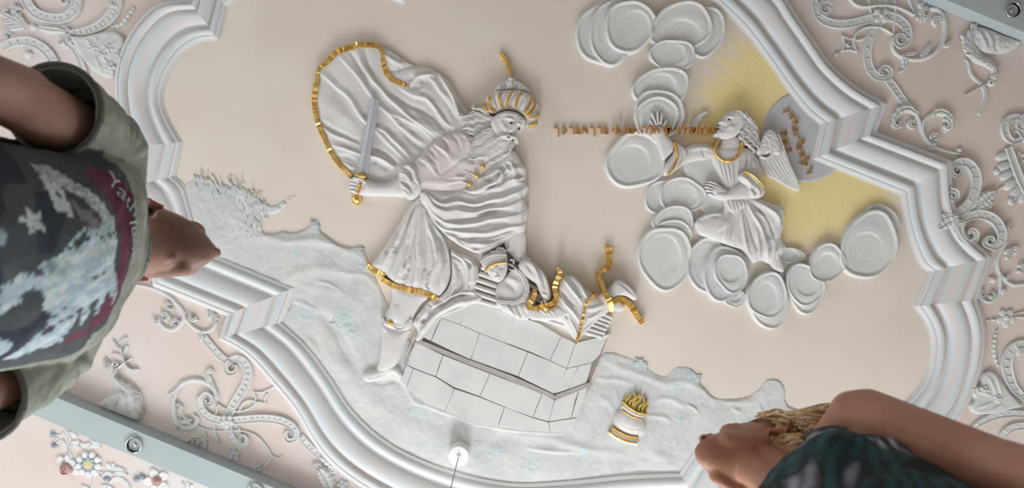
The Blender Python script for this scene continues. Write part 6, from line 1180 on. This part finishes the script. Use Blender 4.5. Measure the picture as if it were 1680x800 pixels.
# neck, shoulders, arms, hands, legs: one body
prim_caps(bm, (.0, 0, 1.42), .060, (-.020, -.005, 1.60), .058); prim_caps(bm, (.030, 0, 1.46), .034, (.036, -.004, 1.575), .032); prim_ell(bm, (.062, -.002, 1.535), (.014, .011, .018))
prim_loft(bm, [(.86, 0, .10, .155), (.98, 0, .095, .145), (1.1, .0, .10, .150), (1.25, 0, .092, .150), (1.34, -.01, .070, .150), (1.39, -.01, .055, .13), (1.43, -.01, .045, .08)], 28)
for s in (-1, 1):
    prim_caps(bm, (-.012, s*.10, 1.38), .040, (-.012, s*.172, 1.37), .044); prim_caps(bm, (-.012, s*.182, 1.355), .048, (.010, s*.218, 1.12), .043); prim_caps(bm, (.012, s*.222, 1.12), .042, (.055, s*.235, .885), .029); hand_prims(bm, (.06, s*.236, .865), (.1, 0, -1), (1, 0, 0))
    prim_caps(bm, (0, s*.085, .90), .088, (.01, s*.095, .50), .058); prim_caps(bm, (.01, s*.095, .50), .058, (0, s*.10, .10), .040)
def cut_under(co): return (co[:, 2] < .50)
bd = voxel('body', bm, .0048, 3, 'skin_man', man)
def man_skin(co):
    c = np.ones((len(co), 3)); z = co[:, 2]; x = co[:, 0]
    P = (np.array(TM.inverted())@np.c_[co, np.ones(len(co))].T).T
    fx, fy, fz = P[:, 0], P[:, 1], P[:, 2]
    # shaved beard shadow on jaw and upper lip, ruddy ears
    bshade = sstep(-fz, .035, .075)*sstep(fx, -.01, .03)*(1-sstep(-fz, .12, .16))*(fx < .2)
    c *= (1-(bshade*.20)[:, None]*np.array([1.0, .85, .75]))
    ear = sstep(np.abs(fy), .074, .082)*(np.abs(fx+.015) < .035)*(np.abs(fz) < .05)
    c = c*(1-ear[:, None])+ear[:, None]*np.array([1.15, .62, .58])
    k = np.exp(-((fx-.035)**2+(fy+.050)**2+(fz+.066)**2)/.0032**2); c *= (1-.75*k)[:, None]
    return np.clip(c, 0, 1.3)
vcol(bd, man_skin); face_bits(man, TM)
bm = bmesh.new(); prim_ell(bm, (.0975, 0, -.0575), (.006, .022, .0016)); xf(bm, 0, TM); me = bpy.data.meshes.new('mouth'); bm.to_mesh(me); bm.free(); link_mesh('mouth', me, 'nostril_dark', man, local=True)
bm = bmesh.new(); prim_ell(bm, (-.012, 0, .058), (.103, .0825, .090), n=64, m=48); xf(bm, 0, TM)
Ti = TM.inverted()
def hcut(co):
    P = (np.array(Ti)@np.c_[co, np.ones(len(co))].T).T; return ((P[:, 0] > -.005+.35*(P[:, 2]-.02)) & (P[:, 2] < .085)) | (P[:, 2] < -.045)
me = bpy.data.meshes.new('hair'); bm.to_mesh(me); bm.free()
def plain_cut(name, me, mat, parent, cutf, noise_amp=0.0):
    n = len(me.vertices); co = np.empty(n*3, np.float32); me.vertices.foreach_get('co', co); co = co.reshape(-1, 3).astype(float)
    b2 = bmesh.new(); b2.from_mesh(me); b2.verts.ensure_lookup_table(); b2.normal_update(); kc = cutf(co)
    if noise_amp:
        for v in b2.verts: v.co += v.normal*random.uniform(0, noise_amp)
    bmesh.ops.delete(b2, geom=[v for v, k in zip(b2.verts, kc) if k], context='VERTS'); b2.to_mesh(me); b2.free(); me.polygons.foreach_set('use_smooth', np.ones(len(me.polygons), bool))
    return link_mesh(name, me, mat, parent, local=True)
random.seed(3); plain_cut('hair', me, 'hair_dark', man, hcut, .003)
# shirt: torso and short sleeves as one cloth surface
bm = bmesh.new()
prim_loft(bm, [(.80, 0, .128, .172), (.92, 0, .124, .166), (1.05, .004, .122, .160), (1.18, .006, .124, .166), (1.27, .004, .118, .174), (1.35, .0, .100, .182), (1.40, -.004, .080, .172), (1.435, -.006, .070, .130), (1.46, -.006, .066, .086), (1.47, -.006, .06, .076)], 40, .9)
for s in (-1, 1):
    prim_caps(bm, (-.01, s*.10, 1.40), .060, (-.012, s*.172, 1.385), .060); prim_caps(bm, (-.012, s*.180, 1.38), .059, (.006, s*.218, 1.20), .064)
def shirt_disp(co, no):
    x, y, z = co.T; n1 = vnoise(y*1000+300, z*1000, 60)+.6*vnoise(y*1000+z*300, z*1000, 26)
    fold = np.zeros(len(co))
    for s in (-1, 1):
        for k in range(5):     # folds radiating from the armpit
            a = math.radians(-35+k*26); d = -(y*s-.165)*math.sin(a)+(z-1.31)*math.cos(a); t = (y*s-.165)*math.cos(a)+(z-1.31)*math.sin(a); fold += .0055*np.exp(-(d/.008)**2)*np.exp(-((np.abs(t)-.06)/.06)**2)
    return co+no*(n1*.006+fold)[:, None]
def shirt_cut(co):
    x, y, z = co.T; k = z < .815
    for s in (-1, 1): k |= (y*s > .150) & (z < 1.215+.0*x) & (y*s > .150+0.0*z) & (np.hypot(x-.006, y*s-.218) < .072) & (z < 1.20)
    k |= (np.hypot(x+.006, y) < .072) & (z > 1.448-.10*x)
    return k
sh = voxel('t_shirt', bm, .0048, 3, 'shirt', man, disp=shirt_disp, cut=shirt_cut)
ss = sh.modifiers.new('cloth_thickness', 'SOLIDIFY'); ss.thickness = .0028; ss.offset = 1
# print on the chest, laid out in garment coordinates (across, height)
ca, sa = math.cos(MYAW), math.sin(MYAW)
def gar(px, py):
    """garment front (local y, z) of a mark observed at a spot of the photograph, on the chest plane local x=.12"""
    u, v = (px-840)/F, (py-400)/F      # world x = u d, y = v d ; local x = ca (x-MX) + sa (y-MY) = .12
    d = (.12+ca*MX+sa*MY)/(ca*u+sa*v); X, Y = u*d-MX, v*d-MY
    return (-sa*X+ca*Y, CAMZ+d)
def shirt_col(co):
    x, y, z = co.T; n = len(co); C = lambda *c: np.array(lin(c))
    c = np.tile(C(146, 151, 141), (n, 1)); nz_ = vnoise(y*1000, z*1000, 30)+.5*vnoise(y*1000, z*1000, 9); c = c*(1+.22*nz_)[:, None]
    front = x > .0
    def paint(mask, col, soft=None):
        m = mask & front; c[m] = col
    def poly(pts): return inside(y, z, np.array([gar(*p) for p in pts]))
    J = lambda a, s=1: vnoise(y*1000*s+a, z*1000*s, 5)*.006
    yy, zz = y, z
    def polyj(pts, a=0, s=1.0):
        return inside(y+J(a, s), z+J(a+70, s), np.array([gar(*p) for p in pts]))
    slate = polyj([(-60, 225), (0, 232), (60, 240), (110, 252), (160, 250), (205, 258), (232, 262), (246, 300), (238, 360), (222, 420), (210, 460), (190, 510), (176, 546), (160, 590), (60, 618), (-60, 640)])
    paint(slate, C(72, 78, 84)); 
    pch = slate & (vnoise(y*1000+33, z*1000, 34) > .04); paint(pch, C(80, 84, 86))
    pch = slate & (vnoise(y*1000+133, z*1000+20, 44) > .08) ; paint(pch & (z < gar(110, 380)[1]), C(50, 58, 70))
    lb, wh, mar = C(168, 188, 198), C(196, 208, 212), C(104, 58, 76)
    # maroon banner with pale script
    paint(polyj([(190, 290), (206, 300), (222, 330), (226, 370), (220, 410), (208, 450), (196, 490), (178, 520), (160, 545), (148, 540), (168, 500), (182, 460), (192, 420), (197, 380), (195, 340), (180, 305)]), mar)
    paint(polyj([(196, 288), (214, 292), (232, 304), (242, 326), (240, 340), (226, 322), (206, 306)]), mar); paint(polyj([(222, 318), (236, 330), (238, 346), (228, 338)]), mar); paint(polyj([(110, 560), (140, 545), (170, 520), (178, 530), (150, 556), (120, 568)]), mar)
    # helmet shaped emblem
    ring = polyj([(96, 282), (128, 290), (158, 310), (180, 335), (190, 360), (186, 385), (174, 376), (166, 355), (150, 330), (128, 314), (104, 300)], 5); strip = (np.floor(vnoise(y*1000+z*700, z*1000, 6)*9) % 2 == 0)
    paint(ring & strip, wh); paint(ring & ~strip, lb*.75)
    paint(polyj([(98, 300), (124, 310), (126, 345), (118, 360), (98, 342)], 9), wh); paint(polyj([(108, 322), (114, 320), (116, 330), (110, 334)]), C(50, 54, 60)); paint(polyj([(128, 330), (150, 350), (164, 372), (150, 378), (132, 362)], 3), C(140, 144, 144)*.8)
    # winged eagle
    wing = [(92, 412), (110, 388), (132, 372), (160, 368), (182, 378), (188, 396), (178, 430), (184, 462), (186, 500), (172, 472), (160, 520), (150, 484), (138, 540), (128, 500), (112, 560), (60, 590), (30, 596), (58, 560), (76, 528), (62, 500), (60, 470), (36, 470), (24, 494), (-8, 520), (-8, 470), (18, 452), (48, 442), (64, 424)]
    w_ = polyj(wing, 20, 1.3); tex = vnoise(y*900+z*300, z*260, 9)+.7*vnoise(y*1500-z*400, z*420, 7)
    paint(w_ & (tex > -.34), lb); paint(w_ & (tex > .18), wh)
    paint(polyj([(-20, 560), (10, 556), (30, 566), (24, 580), (0, 600), (-20, 606)], 30), lb); paint(polyj([(62, 430), (74, 420), (84, 436), (72, 446)], 8), lb*.6)
    # star
    cx, cy = 54, 364; st = [(cx+(25 if i % 2 == 0 else 10.5)*math.cos(-1.75+i*math.pi/5), cy+(25 if i % 2 == 0 else 10.5)*math.sin(-1.75+i*math.pi/5)) for i in range(10)]
    sm = polyj(st, 2); paint(sm, wh); paint(sm & (vnoise(y*1600, z*1600, 6) > .22), lb*.6)
    for k in range(3): paint(polyj([(-14, 290+k*44), (2, 288+k*44), (5, 300+k*44), (0, 312+k*44), (-14, 314+k*44)], k), lb*.7)
    paint(np.hypot(y-gar(236, 286)[0], z-gar(236, 286)[1]) < .0, mar)
    return np.clip(c, 0, 1)
vcol(sh, shirt_col)
# rolled collar, sleeve hems
V, Fc = tube3('c', [(-.006+.074*math.cos(a), .078*math.sin(a), 1.462-.014*math.cos(a)+.004*abs(math.sin(a))) for a in [2*math.pi*i/16 for i in range(17)]], [.0052], None, None); cl = link_mesh('collar', raw_mesh('collar', V, Fc), 'shirt', man, local=True); vcol(cl, lambda co: np.tile(np.array(lin((120, 138, 132))), (len(co), 1)))
for s in (-1, 1):
    V, Fc = tube3('c', [(.006+.0685*math.cos(a), s*.218+.0675*math.sin(a), 1.203) for a in [2*math.pi*i/16 for i in range(17)]], [.0042], None, None); cl = link_mesh('sleeve_hem', raw_mesh('sleeve_hem', V, Fc), 'shirt', man, local=True); vcol(cl, lambda co: np.tile(np.array(lin((96, 100, 94))), (len(co), 1)))
# lettering of the banner
def shirt_word(txt, p0, p1, size, parent):
    (y0, z0), (y1, z1) = gar(*p0), gar(*p1); L_ = math.hypot(y1-y0, z1-z0); dy, dz = (y1-y0)/L_, (z1-z0)/L_
    cu = bpy.data.curves.new('l', 'FONT'); cu.body = txt; cu.size = size; cu.shear = .3; cu.resolution_u = 2; ob = bpy.data.objects.new('t', cu); COL.objects.link(ob); dg = bpy.context.evaluated_depsgraph_get(); me = bpy.data.meshes.new_from_object(ob.evaluated_get(dg)); bpy.data.objects.remove(ob)
    me.transform(Matrix(((0, 0, 1, 0), (dy, -dz, 0, y0), (dz, dy, 0, z0), (0, 0, 0, 1))))
    o = link_mesh('banner_script', me, 'script_pale', parent, local=True)
    sw_ = o.modifiers.new('on_cloth', 'SHRINKWRAP'); sw_.target = sh; sw_.wrap_method = 'PROJECT'; sw_.use_project_x = True; sw_.use_negative_direction = True; sw_.use_positive_direction = True; sw_.use_project_y = False; sw_.use_project_z = False; sw_.offset = .0048
    for v in me.vertices: v.co.x = .25
    return o
material('script_pale', (168, 176, 184), .9)
shirt_word('Yach', (201, 304), (222, 352), .040, man); shirt_word('Iden', (213, 362), (212, 412), .036, man)
# trousers and shoes (below the frame)
bm = bmesh.new(); prim_loft(bm, [(.78, 0, .12, .165), (.86, 0, .128, .175), (.93, 0, .122, .17)], 28)
for s in (-1, 1): prim_caps(bm, (0, s*.085, .86), .098, (.01, s*.095, .50), .074); prim_caps(bm, (.01, s*.095, .50), .074, (0, s*.10, .12), .064)
voxel('trousers', bm, .008, 3, 'jeans', man)
for s in (-1, 1):
    bm = bmesh.new(); prim_ell(bm, (.06, s*.105, .045), (.135, .048, .042)); prim_caps(bm, (-.02, s*.10, .05), .045, (-.01, s*.10, .10), .042); voxel('shoe', bm, .006, 2, 'shoe_leather', man, disp=lambda co, no: np.c_[co[:, :2], np.maximum(co[:, 2], .004)])

# ---- the woman
WX, WY, WYAW = .462, .412, math.radians(-140)
wom = bpy.data.objects.new('person', None); COL.objects.link(wom); wom.location = (WX, WY, 0); wom.rotation_euler = (0, 0, WYAW)
tag(wom, 'blonde woman seen from below, head tipped back, in a sleeveless teal and grey leaf-patterned top', 'person')
Rl = Matrix.Rotation(-WYAW, 3, 'Z')
hp = Rl@(Vector((.4576, .400, 0))-Vector((WX, WY, 0)))
TW = Thead(hp.x, hp.y, 1.45, math.radians(197)-WYAW, math.radians(38), math.radians(-4))@Matrix.Diagonal((.96, .96, .96, 1))
bm = head(wom, TW, .003, None, True)
nb = TW@Vector((-.03, 0, -.04))
prim_caps(bm, (-.02, 0, 1.30), .050, tuple(nb), .048); prim_caps(bm, (.02, 0, 1.32), .026, tuple(TW@Vector((.015, 0, -.055))), .03)
prim_loft(bm, [(.78, 0, .10, .155), (.90, 0, .085, .13), (1.0, .0, .085, .125), (1.12, 0, .085, .128), (1.22, 0, .075, .130), (1.29, 0, .060, .128), (1.335, 0, .045, .085)], 28)
for s in (-1, 1):
    prim_caps(bm, (0, s*.08, 1.325), .038, (0, s*.150, 1.315), .046); prim_ell(bm, (.004, s*.166, 1.305), (.048, .042, .058)); prim_caps(bm, (.002, s*.172, 1.295), .047, (-.008, s*.186, 1.03), .040); prim_caps(bm, (-.008, s*.186, 1.03), .040, (.035, s*.20, .81), .026); hand_prims(bm, (.04, s*.202, .79), (.1, 0, -1), (1, 0, 0), .9)
    prim_caps(bm, (0, s*.08, .82), .088, (.01, s*.085, .45), .055); prim_caps(bm, (.01, s*.085, .45), .055, (0, s*.09, .09), .034)
    prim_ell(bm, (.055, s*.062, 1.12), (.045, .05, .052))
wb = voxel('body', bm, .0046, 3, 'skin_woman', wom)
TWi = TW.inverted()
def w_skin(co):
    c = np.ones((len(co), 3)); P = (np.array(TWi)@np.c_[co, np.ones(len(co))].T).T; fx, fy, fz = P[:, 0], P[:, 1], P[:, 2]
    lip = np.exp(-(((fz+.0575)/.013)**2+(fy/.022)**2))*sstep(fx, .088, .095); c = c*(1-lip[:, None]*.8)+lip[:, None]*.8*np.array([.98, .62, .60])
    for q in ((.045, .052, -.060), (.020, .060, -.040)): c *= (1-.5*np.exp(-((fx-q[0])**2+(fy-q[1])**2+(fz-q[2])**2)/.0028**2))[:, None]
    ear = sstep(np.abs(fy), .070, .078)*(np.abs(fx+.015) < .035)*(np.abs(fz) < .05); c = c*(1-.6*ear[:, None])+.6*ear[:, None]*np.array([1.15, .72, .64])
    return c
vcol(wb, w_skin); face_bits(wom, TW)
bm = bmesh.new(); prim_ell(bm, (.0975, 0, -.0575), (.006, .019, .0014)); xf(bm, 0, TW); me = bpy.data.meshes.new('mouth'); bm.to_mesh(me); bm.free(); link_mesh('mouth', me, 'nostril_dark', wom, local=True)
# hair: cap plus long locks falling behind the shoulder
bm = bmesh.new(); prim_ell(bm, (-.014, 0, .058), (.108, .086, .093), n=56, m=40); xf(bm, 0, TW); me = bpy.data.meshes.new('hair'); bm.to_mesh(me); bm.free()
def wcut(co):
    P = (np.array(TWi)@np.c_[co, np.ones(len(co))].T).T; return ((P[:, 0] > .01+.45*(P[:, 2]-.02)) & (P[:, 2] < .09)) | (P[:, 2] < -.035)
hc = plain_cut('hair', me, 'hair_blond', wom, wcut, .002)
r = random.Random(11)
def lock_set(name, n, starts, ends, mids, mat, rad):
    gs = []
    for i in range(n):
        t = i/(n-1)+r.uniform(-.02, .02); jit = lambda a: Vector((r.uniform(-a, a), r.uniform(-a, a), r.uniform(-a, a)))
        s_ = Vector(starts[0]).lerp(Vector(starts[1]), t)+jit(.005); e_ = Vector(ends[0]).lerp(Vector(ends[1]), t)+jit(.02); m_ = [Vector(a).lerp(Vector(b), t)+jit(.010) for a, b in mids]
        gs.append(tube3('l', [tuple(s_)]+[tuple(q) for q in m_]+[tuple(e_)], [rad*.7, rad, rad, rad*.9, rad*.25], None, None, 6, .6))
    V, Fc = join_geo(gs); return link_mesh(name, raw_mesh(name, V, Fc), mat, hc, local=True)
H_ = lambda x, y, z: tuple(TW@Vector((x, y, z)))
# hair locks: from temples and crown over the ear, down behind the visible shoulder (+y is her left, toward the picture)
for k, (mat, rad, n) in enumerate((('hair_blond', .0034, 46), ('hair_blond_dark', .0030, 34), ('hair_blond', .0024, 40))):
    lock_set('hair_lock', n, (H_(.050, .070, .060), H_(-.06, .088, .02)), ((-.06, .18, 1.24), (-.10, .13, 1.22)), ((H_(.01, .092, .035), H_(-.075, .098, -.02)), (H_(-.030, .108, -.010), H_(-.09, .105, -.065)), ((.012, .160, 1.385), (-.06, .120, 1.375)), ((-.03, .185, 1.33), (-.085, .13, 1.30))), mat, rad)
for mt_, sd_ in (('hair_blond', .0034), ('hair_blond_dark', .003)): lock_set('hair_lock', 22, (H_(-.03, .088, .02), H_(-.06, .08, -.0)), ((-.01, .105, 1.36), (-.045, .115, 1.335)), ((H_(-.035, .098, -.02), H_(-.07, .095, -.03)), ((.022, .070, 1.425), (-.02, .085, 1.42)), ((.032, .058, 1.40), (-.01, .085, 1.395)), ((.024, .085, 1.372), (-.02, .10, 1.37))), mt_, sd_)
lock_set('hair_lock', 20, (H_(-.03, -.088, .0), H_(-.07, -.06, -.01)), ((-.10, -.10, 1.16), (-.11, .02, 1.16)), ((H_(-.05, -.095, -.04), H_(-.09, -.05, -.05)), ((-.095, -.09, 1.30), (-.11, -.02, 1.30))), 'hair_blond_dark', .005)
bm = bmesh.new(); prim_caps(bm, H_(-.055, .035, .0), .05, (-.088, .10, 1.33), .030); prim_caps(bm, H_(-.06, -.02, .0), .055, (-.10, 0, 1.25), .04); voxel('hair_mass', bm, .006, 3, 'hair_blond_dark', hc)
# sleeveless top
def top_material():
    m = bpy.data.materials.new('leaf_print'); m.use_nodes = True; nt = m.node_tree; N = nt.nodes; L = nt.links; b = N['Principled BSDF']; b.inputs['Roughness'].default_value = .8
    tc = N.new('ShaderNodeTexCoord'); mp = N.new('ShaderNodeMapping'); mp.inputs['Rotation'].default_value = (.5, .3, .4); mp.inputs['Scale'].default_value = (9, 9, 5); L.new(tc.outputs['Object'], mp.inputs[0])
    n = N.new('ShaderNodeTexNoise'); n.inputs['Scale'].default_value = .9; n.inputs['Detail'].default_value = 1; n.inputs['Distortion'].default_value = 1.6; L.new(mp.outputs[0], n.inputs['Vector'])
    w_ = N.new('ShaderNodeTexWave'); w_.inputs['Scale'].default_value = 2.2; w_.inputs['Distortion'].default_value = 7; w_.inputs['Detail'].default_value = 1.5; w_.inputs['Detail Scale'].default_value = .8; L.new(mp.outputs[0], w_.inputs['Vector'])
    r1 = N.new('ShaderNodeValToRGB'); L.new(n.outputs[0], r1.inputs[0]); e_ = r1.color_ramp.elements; r1.color_ramp.interpolation = 'EASE'
    e_[0].position = .36; e_[0].color = lin((14, 20, 26))+(1,); e_[1].position = .66; e_[1].color = lin((176, 174, 190))+(1,)
    a = e_.new(.44); a.color = lin((34, 74, 84))+(1,); a = e_.new(.53); a.color = lin((22, 46, 54))+(1,); a = e_.new(.58); a.color = lin((120, 122, 138))+(1,)
    mx = N.new('ShaderNodeMix'); mx.data_type = 'RGBA'; mx.blend_type = 'MULTIPLY'; L.new(r1.outputs[0], mx.inputs[6]); L.new(w_.outputs[0], mx.inputs[7]); mx.inputs[0].default_value = .6; L.new(mx.outputs[2], b.inputs['Base Color'])
    return m
M['leaf_print'] = top_material()
bm = bmesh.new()
prim_loft(bm, [(.74, 0, .13, .175), (.88, 0, .105, .15), (1.0, .004, .105, .145), (1.10, .008, .110, .150), (1.17, .006, .108, .152), (1.23, .0, .095, .148), (1.28, 0, .078, .140), (1.31, 0, .064, .128), (1.335, 0, .056, .112), (1.35, 0, .045, .09)], 36, .92)
for s in (-1, 1): prim_ell(bm, (.072, s*.066, 1.13), (.052, .058, .060))
def top_disp(co, no):
    x, y, z = co.T; return co+no*((vnoise(y*1000+300, z*1000+x*300, 40)+.6*vnoise(y*1000+z*500, z*1000, 16))*.008)[:, None]
def top_cut(co):
    x, y, z = co.T; k = z < .755
    k |= (z > 1.235) & (np.abs(y) < .078) & (x > .0)                       # neckline
    k |= (z > 1.30) & (np.abs(y) < .074)
    k |= (np.abs(y) > .128) & (z > 1.17)                                 # arm holes
    return k
tp = voxel('leaf_print_top', bm, .0048, 2, 'leaf_print', wom, disp=top_disp, cut=top_cut)
sm_ = tp.modifiers.new('cloth_thickness', 'SOLIDIFY'); sm_.thickness = .0025; sm_.offset = 1
bm = bmesh.new(); prim_loft(bm, [(.70, 0, .125, .17), (.80, 0, .115, .16), (.86, 0, .10, .145)], 28)
for s in (-1, 1): prim_caps(bm, (0, s*.08, .80), .098, (.01, s*.085, .45), .070); prim_caps(bm, (.01, s*.085, .45), .070, (0, s*.09, .12), .056)
voxel('trousers', bm, .008, 3, 'jeans', wom)
for s in (-1, 1):
    bm = bmesh.new(); prim_ell(bm, (.05, s*.092, .04), (.118, .042, .036)); prim_caps(bm, (-.02, s*.09, .045), .038, (-.01, s*.09, .09), .034); voxel('shoe', bm, .006, 2, 'shoe_leather', wom, disp=lambda co, no: np.c_[co[:, :2], np.maximum(co[:, 2], .004)])
